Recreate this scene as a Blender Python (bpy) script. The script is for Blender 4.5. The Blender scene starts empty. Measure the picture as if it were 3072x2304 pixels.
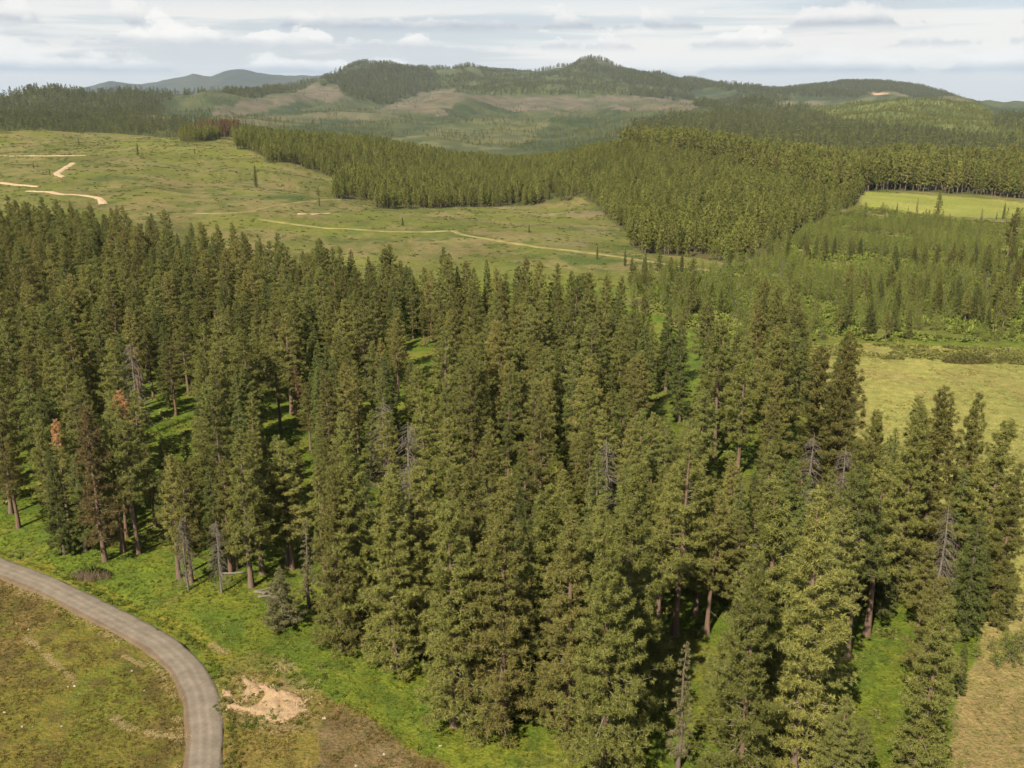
import bpy, math, random
import numpy as np

# ---------------------------------------------------------------- camera, sky, sun, exposure
scene = bpy.context.scene
cam_data = bpy.data.cameras.new('camera')
cam = bpy.data.objects.new('camera', cam_data)
scene.collection.objects.link(cam)
cam.location = (0, 0, 65.0)                         # a drone 65 m above the field
cam.rotation_euler = (math.radians(73.17), 0, 0)    # 16.8 degrees below level
cam_data.sensor_width = 36
cam_data.lens = 33.36
cam_data.clip_start = 1
cam_data.clip_end = 60000
scene.camera = cam

SUN_EL, SUN_AZ = math.radians(46), math.radians(208)   # behind the camera, to its left (azimuth clockwise from +Y)
world = bpy.data.worlds.new('World')
scene.world = world
world.use_nodes = True
def build_world():
    nt = world.node_tree; N = nt.nodes; L = nt.links
    N.clear()
    out = N.new('ShaderNodeOutputWorld'); bg = N.new('ShaderNodeBackground')
    sky = N.new('ShaderNodeTexSky'); sky.sky_type = 'NISHITA'; sky.sun_disc = False
    sky.sun_elevation = SUN_EL; sky.sun_rotation = SUN_AZ
    sky.air_density = 1.0; sky.dust_density = 1.5; sky.altitude = 900
    bg.inputs['Strength'].default_value = 0.055
    def math_(op, a, b=None, c=None, clamp=False):
        n = N.new('ShaderNodeMath'); n.operation = op; n.use_clamp = clamp
        for i, v in enumerate((a, b, c)):
            if v is None: continue
            if isinstance(v, (int, float)): n.inputs[i].default_value = v
            else: L.new(v, n.inputs[i])
        return n.outputs[0]
    def rng(v, a, b, c=0., d=1., smooth=True):
        n = N.new('ShaderNodeMapRange'); n.clamp = True
        n.interpolation_type = 'SMOOTHSTEP' if smooth else 'LINEAR'
        L.new(v, n.inputs[0])
        for i, k in enumerate((a, b, c, d)): n.inputs[i+1].default_value = k
        return n.outputs[0]
    def mix(f, a, b):
        n = N.new('ShaderNodeMix'); n.data_type = 'RGBA'; n.blend_type = 'MIX'
        for i, v in ((0, f), (6, a), (7, b)):
            if isinstance(v, tuple): n.inputs[i].default_value = v
            elif isinstance(v, (int, float)): n.inputs[i].default_value = v
            else: L.new(v, n.inputs[i])
        return n.outputs[2]
    tc = N.new('ShaderNodeTexCoord'); sp = N.new('ShaderNodeSeparateXYZ')
    L.new(tc.outputs['Generated'], sp.inputs[0])
    az = math_('ARCTAN2', sp.outputs[0], sp.outputs[1])
    el = math_('ARCSINE', sp.outputs[2])
    def noise(kx, ky, off, detail, rough, dist=0.):
        cb = N.new('ShaderNodeCombineXYZ')
        L.new(math_('MULTIPLY_ADD', az, kx, off), cb.inputs[0]); L.new(math_('MULTIPLY_ADD', el, ky, off*.37), cb.inputs[1])
        n = N.new('ShaderNodeTexNoise'); n.noise_dimensions = '2D'
        n.inputs['Scale'].default_value = 1; n.inputs['Detail'].default_value = detail
        n.inputs['Roughness'].default_value = rough; n.inputs['Distortion'].default_value = dist
        L.new(cb.outputs[0], n.inputs['Vector'])
        return n.outputs['Fac']
    W = .39 / 0.055
    def c(r, g, b): return (r*W, g*W, b*W, 1)
    # thin high veil over the blue
    veil = rng(noise(2.2, 14, 3.1, 5, .55, .3), .30, .70, .68, .96)
    up = rng(el, .25, 1.2, 1., .85)
    veil = math_('MAXIMUM', veil, rng(el, .02, .16, .93, 0.))
    col = mix(math_('MULTIPLY', veil, up), sky.outputs[0], c(.56, .59, .625))
    # a broad bright bank low over the hills
    bank = math_('MULTIPLY', rng(noise(1.7, 30, 8.7, 7, .58, .2), .40, .56), math_('MULTIPLY', rng(el, .010, .040), rng(el, .070, .115, 1., 0.)))
    col = mix(math_('MULTIPLY', bank, .78), col, c(.92, .89, .84))
    # cumulus: flat bottoms, heaped tops, in two rows
    def row(base, height, kx, off, thr, lit, shade, amount):
        n = noise(kx, kx*1.5, off, 7, .56, .15)
        hgt = rng(el, base, base+height, 0., 1., False)                 # 0 at the base, 1 at the top
        v = math_('SUBTRACT', n, math_('MULTIPLY', hgt, .20))
        v = math_('MULTIPLY', math_('MULTIPLY', rng(v, thr-.01, thr+.05), rng(el, base-.005, base+.003)), rng(el, base+height, base+height*1.6, 1., 0.))
        tone = rng(hgt, .02, .42)
        fine = math_('ADD', tone, math_('MULTIPLY', math_('SUBTRACT', noise(kx*3, kx*6, off+5, 6, .6), .5), 1.1), clamp=True)
        return math_('MULTIPLY', v, amount), mix(fine, shade, lit)
    for args in ((.064, .030, 10., 21.3, .47, c(.90, .88, .85), c(.46, .51, .57), .85),
                 (.046, .028, 13., 41.9, .44, c(.97, .94, .90), c(.58, .61, .65), .8),
                 (.022, .030, 5.5, 63.2, .42, c(.86, .85, .83), c(.40, .47, .55), .9)):
        f, cc = row(*args)
        col = mix(f, col, cc)
    L.new(col, bg.inputs[0]); L.new(bg.outputs[0], out.inputs[0])
build_world()

sun_data = bpy.data.lights.new('sun', 'SUN'); sun = bpy.data.objects.new('sun', sun_data)
scene.collection.objects.link(sun)
sun_data.energy = 4.8; sun_data.angle = math.radians(.55); sun_data.color = (1.0, .885, .69)
sun.rotation_euler = (math.pi/2 - SUN_EL, 0, math.pi - SUN_AZ)
sun.location = (-60, -60, 150)
scene.view_settings.view_transform = 'Standard'; scene.view_settings.look = 'None'
scene.view_settings.gamma = 1; scene.view_settings.use_curve_mapping = False
scene.view_settings.exposure = 1.4
scene.cycles.volume_bounces = 0; scene.cycles.max_bounces = 4; scene.cycles.diffuse_bounces = 2

# ---------------------------------------------------------------- noise and terrain heights (metres, world X right, Y forward)
def _h(ix, iy, seed):
    n = (ix.astype(np.int64)*374761393 + iy.astype(np.int64)*668265263 + seed*1442695041) & 0xffffffff
    n = ((n ^ (n >> 13))*1274126177) & 0xffffffff
    n = ((n ^ (n >> 16))*2246822519) & 0xffffffff
    return ((n ^ (n >> 15)) & 0xffffff)/float(0xffffff)
def vnoise(x, y, seed=0):
    x = np.asarray(x, float); y = np.asarray(y, float)
    ix = np.floor(x); iy = np.floor(y); fx = x-ix; fy = y-iy
    fx = fx*fx*fx*(fx*(fx*6-15)+10); fy = fy*fy*fy*(fy*(fy*6-15)+10)
    a = _h(ix, iy, seed); b = _h(ix+1, iy, seed); c = _h(ix, iy+1, seed); d = _h(ix+1, iy+1, seed)
    return (a+(b-a)*fx)*(1-fy) + (c+(d-c)*fx)*fy
def fbm(x, y, seed=0, octv=4, gain=.5):
    s = 0; a = 1; t = 0
    for k in range(octv):
        s = s + a*vnoise(x*2**k+17.3*k, y*2**k-9.1*k, seed+k); t += a; a *= gain
    return s/t
def sstep(a, b, v):
    t = np.clip((v-a)/(b-a), 0, 1); return t*t*(3-2*t)
# height profiles along rays x/y = w:  (w, [(Y, z), ...])
COLS=[
 (-0.9454,[(20,0),(60,0),(160,0),(266,1),(532,14),(1197,15.9),(1729,5),(2660,28.5),(3990,71.1),(6650,0),(19950,0)]),
 (-0.5920,[(20,0),(60,0),(160,0),(266,1),(426,6),(598,7.6),(931,7.5),(1264,19.0),(1503,2),(1729,16.2),(2660,30.9),(3857,70.9),(5586,-30),(11970,-80),(21280,-120)]),
 (-0.5213,[(20,0),(60,0),(160,0),(266,1),(426,6),(598,8.4),(931,9.7),(1264,19.6),(1503,2),(1729,15.4),(2660,30.9),(3857,74.3),(5586,-30),(11970,-60),(15960,-50),(21280,-120)]),
 (-0.4741,[(20,0),(60,0),(160,0),(266,1),(426,6),(598,8.4),(931,9.7),(1264,19.6),(1503,2),(1729,15.4),(2660,30.9),(3857,79.5),(5586,-30),(11970,-60),(15960,-50),(21280,-120)]),
 (-0.4270,[(20,0),(60,0),(160,0),(266,1),(426,4),(585,6.9),(931,9.7),(1330,16.0),(1556,0),(1862,8.2),(2793,26.6),(3990,67.5),(5985,-10),(11970,-50),(15960,-50),(21280,0)]),
 (-0.3752,[(20,0),(60,0),(160,0),(266,1),(426,4),(585,6.9),(931,9.7),(1330,16.0),(1556,0),(1862,8.2),(2793,26.6),(3990,78.2),(5985,-10),(11970,-50),(15960,-50),(21280,0)]),
 (-0.3327,[(20,0),(60,0),(160,0),(266,0),(426,0),(559,4.2),(785,3.8),(1130,13.5),(1264,15.5),(1556,-8),(1862,3.1),(3059,20.2),(4389,77.5),(6650,0),(11970,-50),(15960,-50),(21280,0)]),
 (-0.2950,[(20,0),(60,0),(160,0),(266,0),(426,0),(559,4.2),(785,3.8),(1130,13.5),(1264,15.5),(1556,-8),(1862,3.1),(3059,20.2),(4389,95.1),(6650,0),(11970,-50),(15960,-50),(21280,0)]),
 (-0.2385,[(20,0),(60,0),(160,0),(266,-1),(426,-2),(559,2.4),(745,-0.1),(958,5.9),(1264,10.3),(1596,-30),(2660,-2.8),(3990,31.7),(5320,111.0),(7315,20),(11970,-50),(15960,-50),(21280,0)]),
 (-0.1914,[(20,0),(60,0),(160,0),(266,-1),(426,-2),(559,-0.3),(705,-5.0),(958,-4.4),(1264,6.2),(1623,-45),(2660,-5.2),(3990,24.6),(5586,125.7),(6118,90),(6650,175.6),(8645,0),(21280,-50)]),
 (-0.1442,[(20,0),(60,0),(160,0),(266,-1),(426,-2),(545,-0.8),(718,-11.4),(931,-9.8),(1264,0.4),(1662,-60),(2660,-10.1),(3724,8.8),(4256,5),(5187,75.2),(6384,233.1),(8645,0),(21280,-50)]),
 (-0.0877,[(20,0),(60,0),(160,0),(266,-1),(426,-2),(519,-2.6),(745,-17.8),(984,-18.7),(1330,-12.8),(1662,-65),(2394,-18.9),(3192,-0.5),(4655,72.1),(5187,40),(5719,127.2),(6783,264.5),(8645,0),(11970,-50),(21280,-50)]),
 (-0.0500,[(20,0),(60,0),(160,0),(266,-1),(426,-2),(499,-2.4),(771,-19.6),(998,-22.2),(1330,-20.2),(1662,-70),(2261,-25.6),(3059,-7.4),(4655,84.5),(5187,45),(5985,143.3),(7049,253.7),(8645,0),(11305,347.8),(21280,-50)]),
 (-0.0028,[(20,0),(60,0),(160,0),(266,-1),(426,-2),(479,-3.2),(785,-20.7),(1064,-23.0),(1330,-23.3),(1662,-75),(2128,-34.0),(2992,-14.0),(4389,40.2),(4921,72.5),(6118,150.5),(7049,216.5),(8645,20),(11305,362.7),(21280,-50)]),
 (0.0443,[(20,0),(60,0),(160,0),(266,-1),(426,-2),(452,-2.7),(811,-20.5),(1104,-18.6),(1330,-20.2),(1662,-70),(1995,-36.9),(2926,-17.6),(4256,35.3),(4988,70.3),(6650,196.2),(7315,215.7),(8645,20),(11305,288.0),(21280,-50)]),
 (0.0820,[(20,0),(60,0),(160,0),(266,-1),(399,-2),(439,-2.9),(785,-18.5),(1130,-7.4),(1303,-8.2),(1662,-60),(1995,-25.9),(2926,-12.2),(4256,41.0),(5054,65.9),(6650,210.8),(7315,286.6),(9310,50),(21280,-50)]),
 (0.1386,[(20,0),(60,0),(160,0),(266,-1),(399,-2),(426,-4.0),(638,-15.1),(904,-14.1),(1224,2.5),(1530,-40),(1995,-9.5),(2926,5.0),(3857,38.0),(4655,57.5),(6384,171.2),(7448,202.0),(9310,50),(21280,-50)]),
 (0.1857,[(20,0),(60,0),(160,0),(266,-1),(372,-2),(412,-5.9),(519,-10.2),(771,-13.4),(1197,0.5),(1463,-30),(1995,-14.0),(3059,16.1),(3857,43.2),(4522,20),(5985,90),(7581,170.9),(9310,50),(21280,-50)]),
 (0.2328,[(20,0),(60,0),(160,0),(266,-1),(359,-2),(399,-4.6),(519,-10.2),(745,-10.7),(1144,-5.6),(1396,-30),(1995,-18.6),(3325,19.3),(3724,37.3),(4389,20),(5985,80),(7847,125.9),(9310,50),(21280,-60)]),
 (0.2894,[(20,0),(60,0),(160,0),(266,-1),(352,-3.5),(446,-8.3),(625,-13.5),(998,-10.5),(1144,-16.2),(1396,-30),(1928,-19.4),(2926,5.0),(3724,47.3),(4522,10),(5985,70),(7980,134.0),(9975,20),(21280,-70)]),
 (0.3459,[(20,0),(60,0),(160,0),(266,-1),(339,-4.3),(439,-7.2),(652,-13.7),(811,-15.5),(1037,-18.4),(1330,-28),(1729,-21.8),(2527,-4.0),(3724,54.0),(4522,20),(5985,70),(7980,190.6),(9975,0),(21280,-80)]),
 (0.3978,[(20,0),(60,0),(160,0),(253,-1),(339,-4.3),(439,-7.2),(665,-16.9),(851,-17.5),(1197,-22.8),(1530,-25.9),(2394,-11.3),(3724,52.3),(4522,20),(5985,50),(7980,158.8),(9975,-20),(21280,-90)]),
 (0.4496,[(20,0),(60,0),(160,0),(253,-1),(339,-5.2),(439,-8.3),(678,-18.5),(851,-19.9),(1210,-22.7),(1530,-24.5),(2394,-13.4),(3724,49.0),(4522,10),(5985,20),(7980,55.7),(9975,-40),(21280,-100)]),
 (0.5213,[(20,0),(60,0),(160,0),(253,-1),(339,-6.0),(439,-9.4),(685,-20.3),(838,-22.5),(1210,-21.5),(1530,-21.6),(2394,-13.4),(3458,8.2),(4256,-5),(5985,-10),(7980,5.7),(9975,-60),(21280,-120)]),
 (0.5910,[(20,0),(60,0),(160,0),(253,-1),(339,-6.0),(439,-9.4),(685,-21.0),(838,-24.1),(1210,-21.5),(1530,-21.6),(2394,-15.6),(3458,1.9),(4256,-5),(5985,-10),(7980,-1.5),(9975,-60),(21280,-120)]),
 (0.9869,[(20,0),(60,0),(160,0),(253,-1),(439,-18),(798,-20),(1530,-20),(3458,10),(7980,-20),(21280,-120)]),
]

FAR_W=[-0.6155,-0.4741,-0.4435,-0.4199,-0.4034,-0.3917,-0.3752,-0.3469,-0.3186,-0.3026,-0.2903,-0.2762,-0.2573,-0.2338,-0.2008,-0.1725,-0.0971,-0.0028]
FAR_Z=[0,75,203,282,374,331,303,381,466,409,480,522,466,445,424,381,39,0]

def _pchip(xk, yk, x):
    h = np.diff(xk); d = np.diff(yk)/h
    m = np.zeros(len(xk)); m[0] = d[0]; m[-1] = d[-1]
    for i in range(1, len(xk)-1):
        if d[i-1]*d[i] > 0:
            w1 = 2*h[i]+h[i-1]; w2 = h[i]+2*h[i-1]; m[i] = (w1+w2)/(w1/d[i-1]+w2/d[i])
    i = np.clip(np.searchsorted(xk, x)-1, 0, len(h)-1)
    t = np.clip((x-xk[i])/h[i], 0, 1)
    return ((1+2*t)*(1-t)**2*yk[i] + t*(1-t)**2*h[i]*m[i] + t*t*(3-2*t)*yk[i+1] + t*t*(t-1)*h[i]*m[i+1])
_W = np.array([c[0] for c in COLS])
_TAB_L = np.linspace(math.log(20), math.log(21200), 900)
_TAB = np.array([_pchip(np.log([p[0] for p in c[1]]), np.array([float(p[1]) for p in c[1]]), _TAB_L) for c in COLS])
def height(x, y):
    x = np.asarray(x, float); y = np.asarray(y, float)
    Y = np.maximum(y, 20.)
    # meander the rays a little so that ridges do not follow them
    q = np.log(Y)
    w = np.clip(x/Y, -.94, .98)
    fi = np.interp(w, _W, np.arange(len(_W)))
    j = np.clip((np.clip(q, _TAB_L[0], _TAB_L[-1])-_TAB_L[0])/(_TAB_L[1]-_TAB_L[0]), 0, 898.999)
    j0 = j.astype(int); jt = j-j0
    i0 = np.clip(fi.astype(int), 0, len(_W)-2); t = fi-i0
    def col(i):
        i = np.clip(i, 0, len(_W)-1); return _TAB[i, j0]*(1-jt)+_TAB[i, j0+1]*jt
    p0, p1, p2, p3 = col(i0-1), col(i0), col(i0+1), col(i0+2)
    z = p1 + .5*t*((p2-p0) + t*((2*p0-5*p1+4*p2-p3) + t*(3*(p1-p2)+p3-p0)))
    z = z + np.interp(w, FAR_W, FAR_Z)*np.exp(-((Y-16000)/1900.)**2)
    # relief
    z = z + (fbm(x/9, y/9, 11, 3)-.5)*.5*sstep(20, 60, Y)
    z = z + (fbm(x/60, y/60, 12, 3)-.5)*4.5*sstep(250, 650, Y)
    z = z + (fbm(x/150, y/150, 15, 3)-.5)*10*sstep(450, 800, Y)
    z = z + (fbm(x/280, y/280, 13, 4)-.5)*48*sstep(1300, 2600, Y)
    z = z + (fbm(x/700, y/700, 14, 4)-.5)*95*sstep(2900, 6000, Y)
    z = z + (np.abs(fbm(x/480, y/800, 16, 3)-.5)*2-.35)*70*sstep(2300, 3600, Y)*sstep(9000, 7000, Y)
    return z

# ---------------- surveyed outlines and positions (metres)
REG={
 'field_left':[(-104.8,140.0),(-99.9,137.0),(-95.4,134.4),(-90.8,131.6),(-86.6,129.1),(-82.4,126.6),(-77.1,123.2),(-72.2,120.2),(-67.6,117.4),(-63.2,114.9),(-59.1,112.2),(-55.1,109.7),(-51.3,107.2),(-47.6,104.5),(-44.0,101.6),(-41.1,98.2),(-38.2,94.7),(-36.6,91.2),(-35.0,88.0),(-34.0,85.0),(-33.1,82.1),(-32.3,79.3),(-31.5,76.7),(-30.7,74.2),(-29.9,71.8),(-31.7,71.8),(-33.4,71.7),(-35.2,71.7),(-36.9,71.7),(-38.7,71.7),(-40.4,71.6),(-42.1,71.6),(-43.9,71.6),(-45.6,71.6),(-47.4,71.6),(-49.3,71.8),(-51.1,71.9),(-52.8,71.9),(-54.6,71.9),(-56.3,71.9),(-58.1,71.9),(-59.8,71.8),(-61.6,71.8),(-63.3,71.8),(-65.1,71.8),(-66.9,71.8),(-68.7,71.9),(-69.9,74.2),(-71.2,76.7),(-72.5,79.2),(-74.0,82.0),(-75.7,85.0),(-77.2,88.1),(-79.0,91.4),(-80.9,94.9),(-82.9,98.6),(-84.9,102.5),(-87.0,106.6),(-89.5,111.2),(-92.2,116.2),(-94.9,121.3),(-97.7,126.8),(-101.2,133.2)],
 'field_right':[(-33.4,92.9),(-32.8,95.2),(-32.1,97.6),(-30.0,97.8),(-28.0,96.6),(-26.1,95.4),(-24.2,94.2),(-22.5,93.3),(-20.8,92.4),(-19.2,91.6),(-17.2,89.7),(-15.4,88.0),(-13.4,86.2),(-11.5,84.5),(-10.0,83.5),(-8.6,82.4),(-7.2,81.4),(-5.9,80.5),(-4.6,79.7),(-3.3,78.8),(-2.0,78.1),(-0.7,77.3),(0.5,76.5),(1.7,75.7),(2.9,75.0),(4.1,74.3),(2.8,74.3),(1.5,74.2),(0.1,74.2),(-1.2,74.2),(-2.5,74.2),(-3.9,74.2),(-5.2,74.2),(-6.5,74.2),(-7.9,74.2),(-9.2,74.2),(-10.5,74.2),(-11.9,74.2),(-13.2,74.2),(-14.6,74.3),(-15.9,74.3),(-17.2,74.2),(-18.5,74.2),(-19.9,74.2),(-21.2,74.2),(-22.6,74.2),(-23.9,74.2),(-25.2,74.2),(-26.6,74.2),(-27.9,74.2),(-28.5,76.3),(-29.1,78.4),(-29.8,80.5),(-30.4,82.8),(-31.1,85.2),(-31.8,87.6),(-32.6,90.1)],
 'fallow':[(-21.4,87.9),(-20.4,89.4),(-19.4,90.9),(-17.6,89.4),(-15.9,87.9),(-14.3,86.6),(-12.9,85.3),(-11.4,83.9),(-9.8,82.8),(-8.3,81.6),(-6.8,80.5),(-5.6,79.0),(-4.5,77.5),(-3.4,76.0),(-2.3,74.7),(-1.3,73.3),(-0.3,71.9),(-1.6,71.9),(-2.9,71.9),(-4.2,71.9),(-5.5,71.8),(-6.8,71.8),(-8.1,71.9),(-9.4,71.8),(-10.7,71.8),(-12.1,71.9),(-13.4,71.9),(-14.7,71.9),(-16.0,71.9),(-17.3,71.9),(-18.6,71.9),(-19.9,71.8),(-19.9,73.6),(-19.9,75.4),(-19.9,77.2),(-20.0,79.2),(-20.0,81.2),(-20.0,83.4),(-20.7,85.6)],
 'verge':[(-89.3,132.6),(-86.4,131.3),(-83.6,130.0),(-80.8,128.8),(-78.0,127.4),(-75.3,126.2),(-72.3,124.7),(-69.2,123.0),(-66.2,121.3),(-63.1,119.3),(-60.2,117.6),(-57.4,115.9),(-54.4,113.9),(-51.6,112.1),(-48.8,110.1),(-46.5,108.5),(-44.3,106.9),(-42.1,105.4),(-39.6,102.6),(-37.3,100.2),(-35.3,96.9),(-33.4,93.8),(-32.8,95.7),(-32.1,97.6),(-30.2,98.6),(-32.3,100.3),(-34.5,102.1),(-36.7,104.0),(-39.4,106.2),(-42.3,108.5),(-44.8,110.2),(-47.5,111.9),(-50.2,113.8),(-53.0,115.6),(-55.9,117.5),(-58.8,119.4),(-61.7,121.0),(-64.7,122.9),(-67.9,125.0),(-70.9,126.5),(-74.0,128.1),(-77.1,129.6),(-79.9,131.0),(-82.7,132.3),(-85.7,133.8),(-88.7,135.2),(-91.8,136.8)],
 'meadow_right':[(76.4,255.5),(81.7,256.0),(86.8,256.1),(92.2,256.7),(97.8,257.8),(103.2,256.6),(108.8,256.0),(114.1,255.0),(119.5,254.1),(125.0,254.1),(130.0,253.0),(134.8,251.7),(139.9,251.0),(144.9,250.2),(149.7,248.9),(155.0,248.7),(160.3,248.6),(165.3,247.9),(170.0,246.8),(175.0,246.3),(180.0,245.8),(185.0,245.3),(176.5,229.1),(169.6,215.5),(162.9,202.7),(157.5,191.9),(152.2,181.6),(147.9,173.0),(143.6,164.6),(139.8,157.1),(136.4,150.2),(133.3,144.0),(130.2,137.9),(127.2,132.2),(124.6,127.1),(122.3,122.4),(120.2,118.0),(117.9,113.7),(113.1,109.8),(108.6,106.0),(104.3,102.5),(100.2,99.2),(96.3,96.0),(92.6,93.0),(89.0,90.0),(85.8,87.4),(82.7,84.9),(79.8,82.6),(76.9,80.2),(74.3,78.1),(71.7,75.9),(69.2,73.9),(66.7,71.9),(64.3,69.9),(62.2,68.1),(60.0,66.4),(58.4,66.4),(56.7,66.4),(55.1,66.4),(53.4,66.4),(51.7,66.4),(50.0,66.4),(48.3,66.3),(46.6,66.3),(45.0,66.3),(43.3,66.3),(41.7,66.4),(40.1,66.4),(38.4,66.5),(36.7,66.4),(37.8,68.5),(38.9,70.8),(40.0,73.0),(41.1,75.4),(42.4,77.9),(43.7,80.6),(45.3,83.7),(47.0,87.0),(48.9,90.5),(50.8,94.0),(54.1,98.6),(57.8,103.6),(59.6,108.2),(61.5,113.2),(63.5,118.6),(63.6,123.1),(63.5,127.4),(63.2,131.7),(63.0,136.5),(64.0,143.7),(65.0,151.4),(66.1,159.7),(67.4,169.2),(67.2,177.7),(66.9,186.7),(66.6,196.8),(66.4,208.3),(70.9,229.4)],
 'belt':[(80.0,254.5),(84.2,254.9),(88.5,255.0),(92.8,255.6),(97.3,256.5),(100.9,255.6),(104.6,255.3),(108.4,255.1),(112.0,254.4),(115.3,253.3),(119.0,253.0),(123.5,253.0),(127.5,252.3),(131.5,251.5),(135.4,250.5),(139.3,249.8),(143.2,249.1),(146.9,248.1),(150.6,247.0),(154.7,246.8),(158.6,246.2),(162.4,245.5),(165.8,244.3),(155.5,227.9),(152.2,229.0),(148.5,229.4),(145.1,230.4),(141.8,231.5),(138.1,232.1),(134.8,233.5),(131.5,234.7),(127.7,235.4),(123.8,235.7),(119.9,236.1),(115.9,236.5),(112.0,237.0),(108.4,238.1),(104.8,239.2),(101.1,240.4),(97.3,241.2),(93.4,241.9),(89.6,242.3),(85.7,242.9),(82.0,243.8),(78.4,245.0)],
 'disturbed':[(-35.1,98.6),(-33.5,99.7),(-31.9,101.0),(-30.0,100.3),(-28.2,99.6),(-26.4,97.9),(-24.7,96.3),(-23.0,94.6),(-21.3,93.0),(-20.5,88.3),(-21.4,86.7),(-22.3,85.2),(-24.3,85.1),(-26.2,84.9),(-28.2,86.0),(-30.2,87.2),(-32.2,90.3),(-33.1,92.9),(-34.1,95.7)],
 'bright_field':[(312,859),(315,854),(319,848),(322,845),(326,841),(330,838),(333,832),(336,829),(341,828),(346,829),(351,829),(356,829),(361,828),(366,829),(381,850),(387,853),(394,857),(400,858),(404,855),(408,854),(413,853),(418,854),(423,854),(427,852),(432,851),(437,850),(441,848),(445,846),(450,844),(454,843),(459,842),(463,841),(467,839),(472,837),(475,834),(479,832),(483,830),(486,827),(489,824),(492,820),(495,817),(499,815),(503,813),(507,811),(485,775),(437,697),(433,697),(429,698),(425,699),(422,700),(419,702),(416,705),(413,707),(409,708),(404,706),(399,706),(395,706),(391,707),(389,711),(386,712),(382,713),(376,710),(369,705),(363,702),(359,702),(353,698),(348,697),(343,695),(336,691),(331,689),(328,690),(325,692),(321,693),(316,693),(313,694),(309,696),(306,698),(302,700),(299,704),(296,707),(292,710),(289,714),(285,717),(280,716),(276,716),(271,717),(267,720),(264,722),(280,770)],
 'clear_left':[(-843,2707),(-853,2799),(-1025,3441),(-1017,3500),(-1013,3574),(-1014,3680),(-1157,4323),(-1139,4390),(-1112,4423),(-1151,4726),(-1137,4821),(-1120,4912),(-1190,5401),(-1155,5442),(-1113,5448),(-1065,5418),(-1024,5421),(-990,5430),(-958,5449),(-929,5488),(-898,5340),(-841,4860),(-794,4711),(-808,4632),(-828,4589),(-857,4570),(-883,4541),(-919,4561),(-939,4479),(-966,4435),(-971,4334),(-986,4278),(-1008,4254),(-908,3733),(-914,3661),(-913,3568),(-925,3524),(-932,3466),(-802,2915),(-796,2831),(-800,2785),(-785,2677),(-794,2653),(-809,2649)],
 'clear_mid':[(-487,3450),(-474,3494),(-538,4133),(-522,4193),(-596,5046),(-575,5141),(-568,5381),(-542,5462),(-520,5587),(-489,5641),(-463,5715),(-430,5715),(-397,5715),(-359,5710),(-321,5684),(-213,4206),(-186,4150),(-164,4201),(-141,4263),(-119,4357),(-94,4367),(-84,5318),(-54,5285),(-24,5225),(5,5186),(34,5170),(63,5172),(92,5188),(122,5218),(151,5233),(181,5234),(210,5237),(239,5233),(268,5226),(297,5216),(327,5224),(357,5232),(386,5228),(416,5240),(446,5252),(478,5280),(511,5303),(544,5321),(575,5322),(607,5326),(638,5332),(670,5333),(699,5316),(730,5319),(779,5416),(822,5466),(867,5526),(914,5594),(955,5620),(976,5559),(1001,5518),(1028,5497),(1044,5416),(1066,5371),(628,3278),(578,3129),(561,3134),(545,3140),(527,3139),(508,3130),(479,3060),(461,3060),(444,3060),(426,3060),(408,3060),(386,3060),(450,3777),(428,3783),(413,3845),(392,3862),(372,3888),(349,3887),(329,3925),(318,4077),(296,4100),(276,4152),(254,4174),(224,4049),(202,4072),(180,4084),(149,3901),(126,3880),(102,3863),(79,3839),(57,3848),(35,3899),(12,3921),(-11,3935),(-34,3980),(-58,4003),(-81,4000),(-104,3965),(-126,3938),(-148,3917),(-170,3894),(-193,3895),(-210,3709),(-230,3674),(-246,3599),(-218,3487),(-195,3425),(-218,3411),(-242,3413),(-267,3422),(-287,3437),(-306,3435),(-326,3437),(-346,3441),(-365,3442),(-384,3435),(-404,3428),(-424,3433),(-445,3440),(-467,3450)],
 'clear_right':[(2033,5758),(2418,6744),(2432,6677),(2614,7063),(2646,6998),(2727,7060),(2421,6375),(2373,6366),(2099,5736),(2064,5741)],
 'light_valley':[(-292,2235),(-278,2242),(-264,2252),(-251,2267),(-237,2276),(-223,2291),(-216,2365),(-208,2437),(-204,2564),(-199,2713),(-193,2862),(-178,2880),(-163,2927),(-158,3175),(-141,3214),(-129,3387),(-109,3398),(-90,3404),(-70,3411),(-50,3442),(-30,3494),(-10,3559),(12,3559),(34,3540),(56,3531),(77,3466),(87,3064),(106,3043),(97,2790),(77,2603),(61,2540),(44,2374),(29,2260),(16,2215),(4,2098),(-10,2093),(-23,2065),(-37,2055),(-50,2044),(-64,2035),(-77,2036),(-89,2035),(-102,2038),(-116,2042),(-128,2040),(-141,2044),(-154,2053),(-167,2056),(-179,2060),(-192,2067),(-206,2083),(-220,2102),(-236,2136),(-251,2153),(-271,2196)],
 'ridge_dark':[(-1075,5427),(-1045,5446),(-1032,5562),(-1167,6516),(-1110,6396),(-1032,6144),(-990,6102),(-956,6102),(-924,6119),(-894,6155),(-863,6189),(-835,6255),(-803,6285),(-773,6340),(-742,6386),(-717,6500),(-683,6530),(-646,6530),(-622,6662),(-582,6627),(-553,6724),(-543,6719),(-510,6434),(-454,6065),(-419,5762),(-450,5733),(-481,5703),(-508,5630),(-536,5577),(-557,5438),(-583,5362),(-589,5126),(-606,5036),(-602,4791),(-628,4791),(-653,4791),(-687,4791),(-721,4791),(-755,4791),(-794,4791),(-833,4791),(-808,4791),(-820,4849),(-905,5340),(-975,5430),(-1008,5424),(-1040,5416)],
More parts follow.
